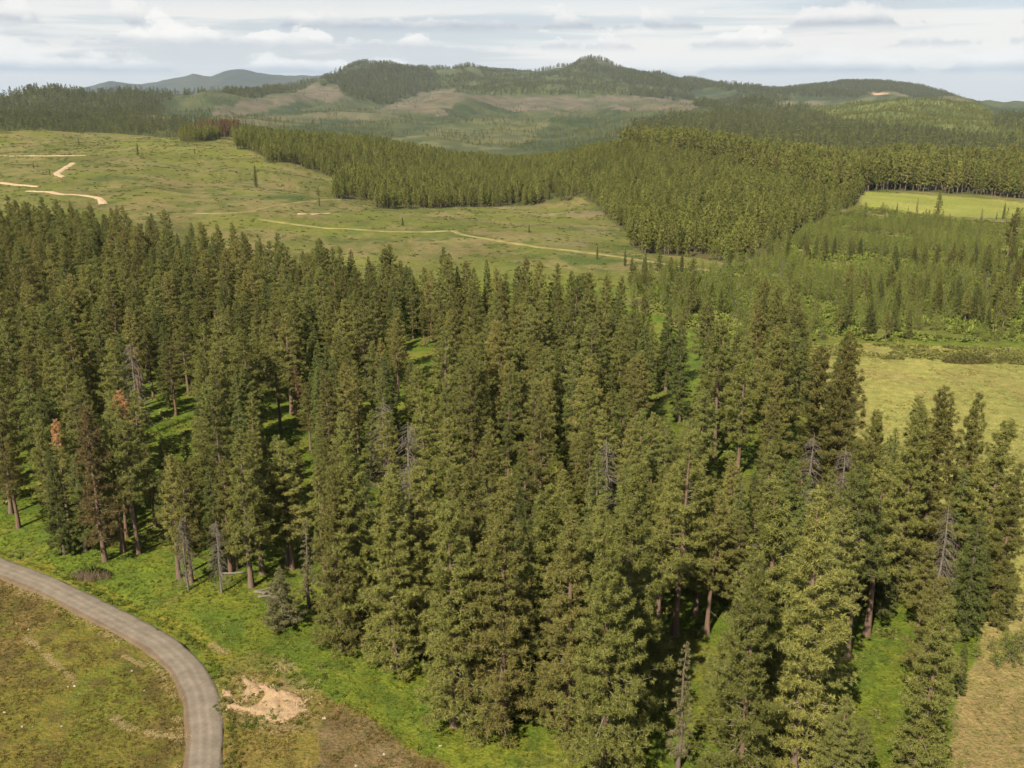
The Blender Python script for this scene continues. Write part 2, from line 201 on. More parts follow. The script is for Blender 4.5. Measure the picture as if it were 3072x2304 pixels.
 'ridge_right':[(435,7013),(478,7006),(520,6991),(563,7001),(598,6961),(635,6949),(674,6967),(716,7009),(769,7141),(811,7170),(866,7284),(935,7496),(973,7455),(1015,7444),(1048,7368),(1088,7349),(1138,7398),(1171,7336),(1216,7347),(1335,7790),(1378,7778),(1422,7772),(1454,7701),(1499,7701),(1541,7683),(1549,7502),(1343,6322),(1381,6322),(1418,6317),(1470,6376),(1507,6371),(1554,6406),(1590,6396),(1968,7736),(2013,7736),(2076,7808),(2176,8009),(2219,7997),(2257,7966),(2301,7960),(2351,7972),(2430,8084),(2437,7954),(2475,7929),(2517,7917),(2598,8028),(2638,8009),(2678,7991),(2722,7985),(2761,7966),(2822,8009),(2879,8040),(2918,8022),(2959,8009),(2982,7948),(3039,7978),(3078,7960),(3112,7929),(3149,7905),(3197,7905),(3218,7842),(3255,7816),(3299,7810),(3346,7809),(3390,7802),(3461,7856),(3622,8090),(2908,6390),(3462,7713),(2997,6772),(2747,6295),(2708,6297),(2678,6319),(2646,6336),(2630,6401),(2792,6907),(2527,6357),(2484,6354),(2448,6372),(2420,6396),(2408,6462),(2425,6611),(2397,6641),(2014,5720),(1984,5728),(1957,5745),(1932,5767),(1898,5763),(1862,5754),(1834,5772),(1819,5829),(1791,5846),(1766,5873),(1739,5897),(1710,5912),(1683,5938),(1669,6007),(1613,5930),(1569,5891),(1528,5861),(1492,5853),(1457,5846),(1425,5859),(1400,5903),(1391,6019),(1366,6071),(1338,6110),(1327,6233),(1300,6284),(1270,6339),(1238,6388),(1202,6420),(1125,6222),(1037,5953),(978,5819),(935,5776),(899,5779),(864,5786),(830,5797),(797,5819),(771,5882),(747,5971),(714,5982),(678,5976),(675,6273),(643,6320),(624,6509),(590,6552),(558,6613),(526,6673),(494,6744),(464,6866)],
 'ridge_mid':[(-554,6611),(-522,6714),(-479,6683),(-440,6698),(-404,6761),(-369,6872),(-321,6791),(-276,6770),(-233,6785),(-190,6831),(-146,6827),(-105,6808),(-64,6806),(-23,6753),(17,6741),(57,6739),(95,6574),(134,6542),(181,6844),(223,6909),(265,6923),(307,6943),(350,6972),(392,6986),(435,7013),(463,6852),(491,6708),(523,6637),(552,6539),(585,6488),(601,6283),(633,6247),(636,5944),(662,5874),(687,5810),(724,5845),(755,5827),(781,5777),(808,5744),(836,5715),(863,5679),(895,5676),(927,5680),(961,5690),(998,5721),(959,5675),(924,5659),(887,5624),(843,5541),(805,5496),(773,5483),(746,5511),(693,5343),(665,5356),(634,5352),(603,5342),(573,5336),(543,5335),(512,5322),(480,5304),(449,5292),(417,5258),(387,5245),(358,5250),(328,5241),(298,5233),(269,5240),(240,5247),(211,5257),(181,5253),(152,5251),(122,5236),(92,5211),(63,5186),(34,5192),(5,5207),(-24,5244),(-54,5301),(-85,5333),(-115,5364),(-149,5423),(-184,5495),(-219,5548),(-256,5641),(-292,5668),(-326,5683),(-362,5711),(-400,5761),(-438,6055),(-462,6143),(-501,6422),(-540,6675)],
 'dark_strip':[(556,5322),(590,5344),(625,5382),(661,5419),(719,5632),(757,5641),(804,5715),(842,5715),(879,5715),(916,5715),(948,5715),(981,5715),(1014,5715),(1046,5715),(636,3367),(647,3325),(666,3325),(685,3325),(1210,5715),(1235,5676),(1268,5672),(1304,5680),(1335,5672),(1364,5650),(1393,5632),(1412,5572),(1397,5386),(1405,5296),(1432,5279),(1459,5263),(1490,5234),(1428,5121),(1397,5114),(1370,5124),(1331,5088),(909,3554),(878,3513),(866,3543),(856,3584),(850,3648),(1133,4982),(1107,4991),(1082,5010),(1062,5055),(1143,5595),(1112,5605),(1043,5423),(1014,5445),(987,5479),(956,5491),(924,5496),(891,5499),(854,5472),(794,5281),(761,5263),(731,5266),(703,5284),(675,5299),(647,5314),(616,5310),(587,5319)],
 'left_dark':[(-1947,3325),(-1927,3325),(-1908,3325),(-1891,3331),(-2134,3797),(-2128,3826),(-2124,3859),(-2125,3903),(-2149,3988),(-2127,3992),(-2067,3921),(-1603,3077),(-1590,3086),(-1583,3105),(-1570,3115),(-1557,3124),(-1545,3136),(-1543,3168),(-1621,3372),(-1585,3343),(-1557,3330),(-1543,3345),(-1529,3361),(-1527,3406),(-1493,3380),(-1470,3377),(-1472,3432),(-1437,3401),(-1422,3416),(-1423,3469),(-1408,3483),(-1434,3603),(-1410,3598),(-1390,3602),(-1375,3621),(-1374,3676),(-1352,3679),(-1334,3690),(-1332,3744),(-1319,3770),(-1303,3788),(-1284,3797),(-1269,3820),(-1217,3727),(-1227,3826),(-1183,3759),(-1167,3779),(-1147,3785),(-1126,3788),(-1107,3800),(-1353,4732),(-1326,4732),(-1302,4743),(-1277,4747),(-1179,4477),(-1158,4491),(-1205,4780),(-1180,4787),(-1154,4787),(-1127,4787),(-1036,4526),(-1015,4564),(-1000,4635),(-982,4692),(-952,4696),(-974,4692),(-1000,4674),(-1023,4646),(-1027,4533),(-1112,4787),(-1078,4531),(-1079,4430),(-1096,4398),(-1114,4371),(-1137,4353),(-1163,4350),(-1040,3803),(-1052,3768),(-1069,3757),(-1089,3756),(-1112,3761),(-1135,3769),(-1156,3769),(-1176,3765),(-1259,3961),(-1206,3727),(-1261,3832),(-1274,3802),(-1264,3710),(-1256,3622),(-1233,3496),(-1223,3412),(-1148,3242),(-1089,3022),(-885,2413),(-862,2313),(-807,2129),(-820,2129),(-834,2129),(-847,2129),(-859,2129),(-870,2129),(-1033,2492),(-1060,2525),(-1119,2631),(-1087,2520),(-1096,2508),(-1108,2500),(-1115,2485),(-1122,2467),(-1127,2446),(-1133,2430),(-1148,2430),(-1166,2440),(-1194,2468),(-1212,2475),(-1232,2486),(-1276,2546),(-1295,2555),(-1319,2573),(-1404,2709),(-1417,2704),(-1426,2691),(-1430,2668),(-1442,2662),(-1497,2733),(-1515,2737),(-1636,2925),(-1652,2923),(-1672,2928),(-1698,2944),(-1719,2951),(-1740,2957),(-1792,3050),(-1889,3222)],
 'left_strip':[(-1180,3862),(-1157,3859),(-1375,4674),(-1365,4732),(-1336,4729),(-1312,4740),(-1321,4869),(-1290,4858),(-1167,4491),(-1263,4972),(-1238,4991),(-1273,5263),(-1241,5263),(-1212,5275),(-1236,5525),(-1211,5568),(-1182,5589),(-1151,5602),(-1116,5600),(-1062,5497),(-1095,5419),(-1131,5421),(-1157,5377),(-1095,4935),(-1108,4849),(-1063,4521),(-1070,4427),(-1090,4387),(-1108,4344),(-1131,4340),(-1154,4335),(-1187,4368),(-1270,4581),(-1091,3859),(-1335,4627),(-1379,4689),(-1157,3859)],
 'left_mid':[(-1730,2939),(-1709,2933),(-1688,2926),(-1660,2907),(-1623,2871),(-1522,2721),(-1460,2638),(-1445,2638),(-1433,2645),(-1426,2661),(-1419,2677),(-1414,2698),(-1404,2709),(-1319,2573),(-1295,2555),(-1276,2546),(-1232,2486),(-1212,2475),(-1194,2468),(-1166,2440),(-1148,2430),(-1133,2430),(-1127,2446),(-1122,2467),(-1115,2485),(-1108,2500),(-1096,2508),(-1087,2520),(-1119,2631),(-1063,2534),(-1041,2516),(-1014,2484),(-854,2123),(-836,2108),(-818,2095),(-797,2071),(-781,2060),(-770,2064),(-759,2071),(-750,2082),(-747,2110),(-737,2120),(-801,2347),(-758,2258),(-699,2120),(-679,2098),(-649,2042),(-635,2037),(-623,2038),(-612,2042),(-603,2052),(-597,2072),(-587,2080),(-580,2101),(-570,2111),(-559,2121),(-548,2129),(-554,2102),(-555,2064),(-548,1995),(-539,1921),(-539,1884),(-541,1852),(-545,1831),(-552,1820),(-561,1814),(-571,1812),(-581,1811),(-592,1815),(-601,1809),(-608,1798),(-617,1794),(-627,1791),(-636,1787),(-644,1779),(-650,1765),(-656,1753),(-662,1742),(-671,1738),(-681,1737),(-693,1741),(-704,1743),(-716,1747),(-729,1753),(-737,1747),(-739,1729),(-742,1712),(-744,1693),(-746,1677),(-750,1663),(-752,1645),(-756,1634),(-763,1627),(-770,1623),(-778,1620),(-787,1619),(-797,1620),(-811,1628),(-824,1635),(-834,1636),(-846,1640),(-857,1643),(-868,1645),(-877,1645),(-886,1644),(-895,1642),(-903,1638),(-911,1635),(-918,1631),(-926,1628),(-934,1626),(-944,1626),(-960,1637),(-982,1659),(-1031,1744),(-1145,1942)],
 'knoll_forest':[(216,2045),(241,2155),(266,2249),(300,2411),(319,2452),(333,2459),(348,2467),(364,2478),(383,2516),(434,2735),(455,2754),(475,2762),(494,2769),(512,2771),(529,2776),(574,2927),(594,2945),(614,2965),(696,3271),(794,3626),(802,3563),(821,3547),(838,3527),(858,3518),(875,3499),(900,3512),(939,3578),(948,3531),(969,3529),(986,3512),(1068,3721),(1086,3718),(1098,3699),(1046,3465),(1059,3438),(994,3166),(935,2918),(938,2874),(947,2849),(896,2650),(907,2634),(917,2618),(927,2604),(930,2569),(940,2553),(951,2544),(935,2462),(944,2447),(956,2439),(967,2431),(976,2417),(980,2391),(989,2380),(1000,2371),(1004,2348),(1008,2325),(1016,2311),(1012,2270),(1008,2231),(943,2059),(941,2029),(944,2009),(951,1999),(958,1988),(961,1971),(935,1894),(924,1848),(927,1833),(932,1822),(937,1811),(941,1797),(949,1792),(959,1792),(991,1831),(1004,1835),(1019,1843),(1038,1856),(1058,1872),(1069,1872),(1077,1867),(1087,1865),(1103,1873),(968,1641),(899,1522),(888,1519),(876,1514),(867,1513),(863,1522),(858,1529),(852,1534),(844,1537),(835,1537),(825,1536),(813,1532),(805,1532),(796,1533),(790,1540),(783,1543),(775,1546),(767,1547),(758,1547),(739,1526),(738,1543),(738,1564),(725,1556),(714,1551),(705,1551),(695,1550),(684,1546),(674,1543),(663,1539),(651,1532),(640,1527),(631,1527),(623,1529),(613,1528),(604,1527),(594,1525),(584,1523),(575,1524),(567,1525),(559,1527),(552,1533),(545,1536),(536,1537),(528,1539),(520,1540),(512,1544),(503,1544),(496,1548),(489,1554),(482,1559),(475,1565),(469,1575),(462,1584),(456,1595),(449,1602),(442,1610),(435,1617),(425,1615),(415,1613),(406,1612),(395,1606),(385,1603),(376,1601),(369,1613),(363,1631),(359,1657),(352,1671),(346,1688),(340,1708),(333,1727),(327,1749),(321,1776),(313,1788),(304,1800),(296,1814),(287,1825),(278,1834),(269,1848),(262,1867),(252,1878),(244,1897),(236,1922),(227,1940),(220,1973)],
 'knoll_scrub':[(1069,3724),(1090,3718),(1121,3747),(1143,3747),(1167,3750),(1189,3747),(1194,3693),(1224,3716),(1336,3982),(1358,3976),(1381,3973),(1410,3988),(1428,3973),(1343,3679),(1344,3622),(1355,3595),(1292,3377),(1311,3375),(1498,3799),(1312,3278),(1323,3257),(1339,3252),(1357,3247),(1371,3235),(1387,3228),(1407,3230),(1430,3239),(1527,3413),(1552,3425),(1594,3471),(1607,3455),(1605,3405),(1610,3368),(1618,3340),(1416,2915),(1231,2528),(1232,2501),(1233,2475),(1233,2445),(1230,2412),(1222,2369),(1223,2343),(1063,2034),(941,1797),(937,1811),(932,1822),(927,1833),(924,1848),(935,1894),(961,1971),(958,1988),(951,1999),(944,2009),(939,2025),(937,2047),(963,2132),(995,2232),(982,2233),(971,2239),(992,2318),(994,2356),(986,2371),(976,2382),(969,2400),(965,2425),(955,2435),(943,2444),(934,2458),(951,2544),(940,2553),(930,2569),(927,2604),(917,2618),(907,2634),(896,2650),(947,2849),(938,2874),(935,2918),(994,3166),(1059,3438),(1046,3465),(1100,3704),(1086,3718)],
 'right_patch':[(1245,2567),(1269,2591),(1451,2932),(1616,3234),(1667,3295),(1764,3443),(1790,3451),(1704,3247),(1719,3239),(1737,3237),(1945,3586),(1968,3589),(1989,3589),(2010,3589),(2031,3589),(2053,3589),(2074,3589),(2095,3589),(2002,3423),(1446,2468),(1303,2220),(1295,2228),(1289,2241),(1286,2260),(1295,2299),(1278,2293),(1266,2296),(1258,2306),(1252,2320),(1245,2333),(1235,2340),(1224,2347),(1221,2367),(1223,2399),(1218,2418),(1218,2447),(1212,2464)],
 'crest':[(-1242,6318),(-807,6184),(-563,6584),(-343,6850),(-149,6850),(145,6982),(446,7049),(828,7182),(1362,7315),(1949,7581),(3078,7714),(3479,7714),(3899,8645),(1561,8379),(552,8113),(-393,7847),(-1058,7315),(-1412,7182)],
 'mid_forest':[(-435,1283),(-381,1126),(-372,1120),(-363,1114),(-359,1121),(-357,1134),(-357,1154),(-354,1168),(-362,1215),(-362,1241),(-358,1251),(-317,1114),(-284,1005),(-277,1006),(-271,1006),(-264,1005),(-251,969),(-240,940),(-226,895),(-222,906),(-219,924),(-217,944),(-210,940),(-203,935),(-197,931),(-192,931),(-186,928),(-180,922),(-173,915),(-171,931),(-167,939),(-162,943),(-157,947),(-156,910),(-153,858),(-147,796),(-140,750),(-127,675),(-125,690),(-123,708),(-120,718),(-116,728),(-112,734),(-107,738),(-92,662),(-90,673),(-86,678),(-84,693),(-81,699),(-77,704),(-73,709),(-69,714),(-65,716),(-61,723),(-57,735),(-53,741),(-48,747),(-43,754),(-38,758),(-34,764),(-29,773),(-24,776),(-19,778),(-14,781),(-9,784),(-5,787),(0,791),(5,796),(9,800),(16,802),(22,804),(28,805),(33,803),(38,801),(44,800),(50,809),(57,819),(60,803),(63,789),(66,769),(65,721),(66,685),(66,655),(67,627),(67,600),(69,588),(69,556),(65,518),(59,472),(61,459),(62,444),(64,445),(67,446),(70,449),(73,450),(76,450),(79,450),(81,450),(84,449),(87,449),(89,445),(90,440),(92,434),(94,429),(95,424),(97,419),(99,416),(103,424),(108,434),(113,443),(117,451),(122,460),(127,469),(133,482),(141,502),(151,526),(160,546),(168,563),(175,578),(182,591),(191,609),(202,633),(210,648),(221,669),(230,684),(236,693),(243,701),(251,711),(259,722),(275,763),(309,850),(394,1091),(468,1330),(403,1436),(277,1490),(137,1490),(-31,1436),(-208,1436),(-364,1410),(-462,1383)],
 'mature_strip':[(132,1197),(188,1064),(227,971),(239,851),(241,745),(260,738),(304,851),(368,871),(412,878),(455,871),(529,864),(732,1197),(647,1237),(509,1277),(373,1330),(260,1396),(163,1410)],
 'young_wood':[(47,350),(57,356),(67,363),(79,376),(95,400),(125,460),(146,509),(172,567),(196,614),(226,675),(260,710),(280,703),(297,686),(311,681),(326,678),(347,681),(366,682),(384,686),(399,686),(412,679),(422,670),(434,665),(350,534),(290,439),(253,381),(222,332),(193,287),(173,256),(167,257),(161,257),(155,256),(149,257),(143,258),(137,259),(130,260),(125,261),(120,260),(114,260),(109,260),(104,260),(99,260),(94,261),(88,261),(80,253),(72,244),(67,245),(61,245),(58,256),(55,266),(52,278),(48,291),(43,303),(38,316)],
 'forest':[(-111.5,155.2),(-106.4,152.7),(-101.3,149.9),(-96.5,147.5),(-91.8,145.3),(-87.2,142.8),(-82.6,140.3),(-78.4,137.8),(-74.2,135.2),(-70.2,132.7),(-65.7,131.2),(-61.4,130.1),(-57.8,128.7),(-54.4,127.4),(-50.9,126.0),(-47.7,124.9),(-44.9,124.6),(-42.1,124.2),(-39.3,123.9),(-36.5,123.5),(-33.2,122.4),(-30.1,121.5),(-26.9,115.8),(-24.0,110.1),(-20.3,105.7),(-17.3,103.7),(-14.5,101.4),(-12.3,98.5),(-10.2,95.7),(-8.2,93.2),(-6.2,90.7),(-4.1,90.0),(-2.0,89.5),(0.1,88.9),(2.1,88.4),(4.2,87.8),(6.2,87.2),(7.5,84.3),(8.7,81.6),(9.9,79.2),(11.4,77.6),(12.8,76.1),(14.2,74.6),(15.5,73.1),(16.8,71.7),(18.5,71.7),(20.3,71.7),(22.0,71.7),(23.8,71.8),(25.6,71.9),(27.3,71.9),(29.1,71.9),(30.8,71.9),(32.5,71.8),(34.3,71.8),(36.0,71.9),(37.8,71.9),(39.5,74.6),(41.3,77.5),(43.3,80.6),(45.0,83.9),(46.9,87.4),(49.0,91.1),(51.1,94.9),(54.4,99.6),(58.0,104.6),(59.6,109.0),(61.3,113.6),(63.2,118.6),(63.4,123.1),(63.3,127.4),(63.1,131.7),(63.0,136.5),(64.0,143.7),(65.0,151.4),(66.1,159.7),(67.4,169.2),(67.2,177.7),(66.9,186.7),(66.6,196.8),(66.4,208.3),(69.3,226.0),(72.9,247.3),(72.3,269.9),(49.0,194.2),(40.1,215.5),(23.4,255.4),(-0.8,278.0),(-35.9,296.6),(-77.9,325.9),(-109.7,353.8),(-153.4,379.1),(-204.4,391.0),(-259.9,391.0)],
}
LINES={
 'gravel_road':[(-108.0,141.4),(-104.6,139.7),(-101.3,138.0),(-98.1,136.4),(-95.0,135.0),(-91.9,133.4),(-88.8,131.8),(-85.7,130.1),(-82.7,128.4),(-79.7,126.7),(-76.7,125.0),(-73.9,123.5),(-71.1,121.9),(-68.3,120.2),(-65.5,118.5),(-62.7,116.7),(-60.0,114.9),(-57.4,113.1),(-54.7,111.2),(-52.2,109.4),(-49.7,107.7),(-46.8,105.7),(-43.8,103.7),(-41.4,101.1),(-39.0,98.7),(-37.1,95.6),(-35.4,92.9),(-34.1,89.5),(-32.9,86.5),(-32.1,83.6),(-31.3,80.7),(-30.8,78.4),(-30.3,76.3),(-29.8,74.2),(-29.5,72.1),(-29.1,70.2),(-28.7,68.3),(-28.4,66.5)],
 't1':[(-523.7,929.2),(-513.8,927.4),(-505.9,929.1),(-498.3,931.4),(-490.1,932.7),(-480.4,933.1),(-467.0,926.5),(-443.3,898.5),(-434.1,899.2),(-423.1,898.2),(-412.2,897.3),(-403.3,900.7),(-397.7,912.1)],
 't2':[(-379.3,840.4),(-365.6,798.2),(-356.1,767.1),(-336.5,716.1),(-323.5,692.0),(-317.1,688.0)],
 't3':[(-387.5,682.7),(-379.9,680.6),(-371.6,677.3),(-362.9,673.1),(-353.3,667.1),(-342.8,660.4),(-331.0,651.0),(-321.8,647.0),(-313.7,645.1)],
 't4':[(-303.6,604.5),(-296.5,601.9),(-288.6,597.4),(-270.9,577.5),(-266.2,585.6),(-253.3,575.1),(-243.7,570.4),(-232.6,545.7)],
 't5':[(-182.2,507.2),(-178.7,517.3),(-174.9,527.4),(-168.0,525.7),(-160.5,522.0),(-155.7,525.7),(-151.1,530.7),(-147.2,538.4),(-144.8,549.2),(-144.0,567.3),(-141.5,580.0),(-138.0,589.0),(-135.7,604.5),(-133.1,619.6),(-130.5,636.2),(-126.5,647.1),(-121.2,655.2),(-117.5,672.9),(-118.1,719.5)],
 't6':[(-122.5,543.7),(-117.9,547.0),(-113.8,552.4),(-108.5,569.5)],
 't7':[(-135.3,511.7),(-129.0,509.6),(-122.8,507.6),(-116.7,505.5),(-110.6,503.8),(-104.5,501.3),(-98.5,499.5),(-93.5,498.8),(-88.6,498.4),(-83.8,498.8),(-77.3,497.0),(-71.1,496.7),(-64.8,495.3),(-59.7,496.5),(-54.7,498.9),(-49.5,499.8),(-44.2,499.8),(-37.8,499.9),(-31.4,500.6)],
 't8':[(-31.4,500.6),(-25.1,485.8),(-19.6,479.2),(-14.3,472.1),(-9.5,466.4),(-4.9,459.7),(-0.4,454.0),(4.4,449.6),(9.1,445.6),(13.8,440.8),(18.4,437.1),(23.1,435.2),(27.8,433.3),(32.8,430.1),(37.9,427.6),(42.2,422.5),(46.4,416.6),(50.7,412.6),(54.8,408.1),(58.3,403.8),(62.3,403.1),(66.7,405.1),(71.3,408.5),(75.0,406.1),(78.1,398.0),(80.3,386.4),(83.4,380.4),(86.9,376.1),(91.0,366.1)],
 't9':[(590.7,1526.5),(611.4,1530.0),(630.0,1528.2),(650.9,1531.8),(673.8,1542.8),(695.0,1549.3),(713.5,1549.7),(731.9,1549.7),(740.4,1525.1),(770.6,1545.1),(788.5,1540.2),(804.7,1532.2),(830.9,1543.7),(859.5,1559.1),(902.9,1599.9),(923.0,1598.6),(916.4,1552.0)],
 's1':[(-63.6,106.9),(-62.4,106.0),(-61.2,105.0),(-60.0,104.0),(-58.8,103.1),(-57.4,101.7),(-56.0,100.3),(-54.6,98.9),(-53.3,97.8),(-52.1,96.8),(-51.0,95.8),(-49.9,94.2),(-48.8,92.6)],
 's2':[(-46.1,91.1),(-45.1,90.2),(-44.1,89.4),(-43.1,88.4),(-42.1,87.4),(-41.0,86.9),(-39.9,86.3),(-38.9,86.1),(-37.9,85.8),(-36.9,85.6),(-36.2,85.6),(-35.4,85.6),(-34.7,85.6),(-33.9,85.5)],
 's3':[(-50.0,102.5),(-48.5,101.6),(-46.9,100.6),(-45.4,99.6),(-44.0,98.6),(-42.9,98.2),(-41.7,97.7)],
 's4':[(-71.1,118.1),(-69.7,117.5),(-68.2,116.8),(-66.7,116.1),(-65.3,115.4),(-64.2,115.0),(-63.1,114.6),(-61.9,114.1),(-60.7,113.6)],
 's5':[(-39.5,105.6),(-38.2,104.3),(-37.0,103.0),(-35.9,102.1),(-34.8,101.3)],
}
PIT=[(-31.3,90.8),(-29.0,90.3),(-27.6,91.6),(-26.1,93.0),(-23.8,91.9),(-23.1,90.0),(-23.9,87.9),(-26.4,87.8),(-29.9,89.6)]
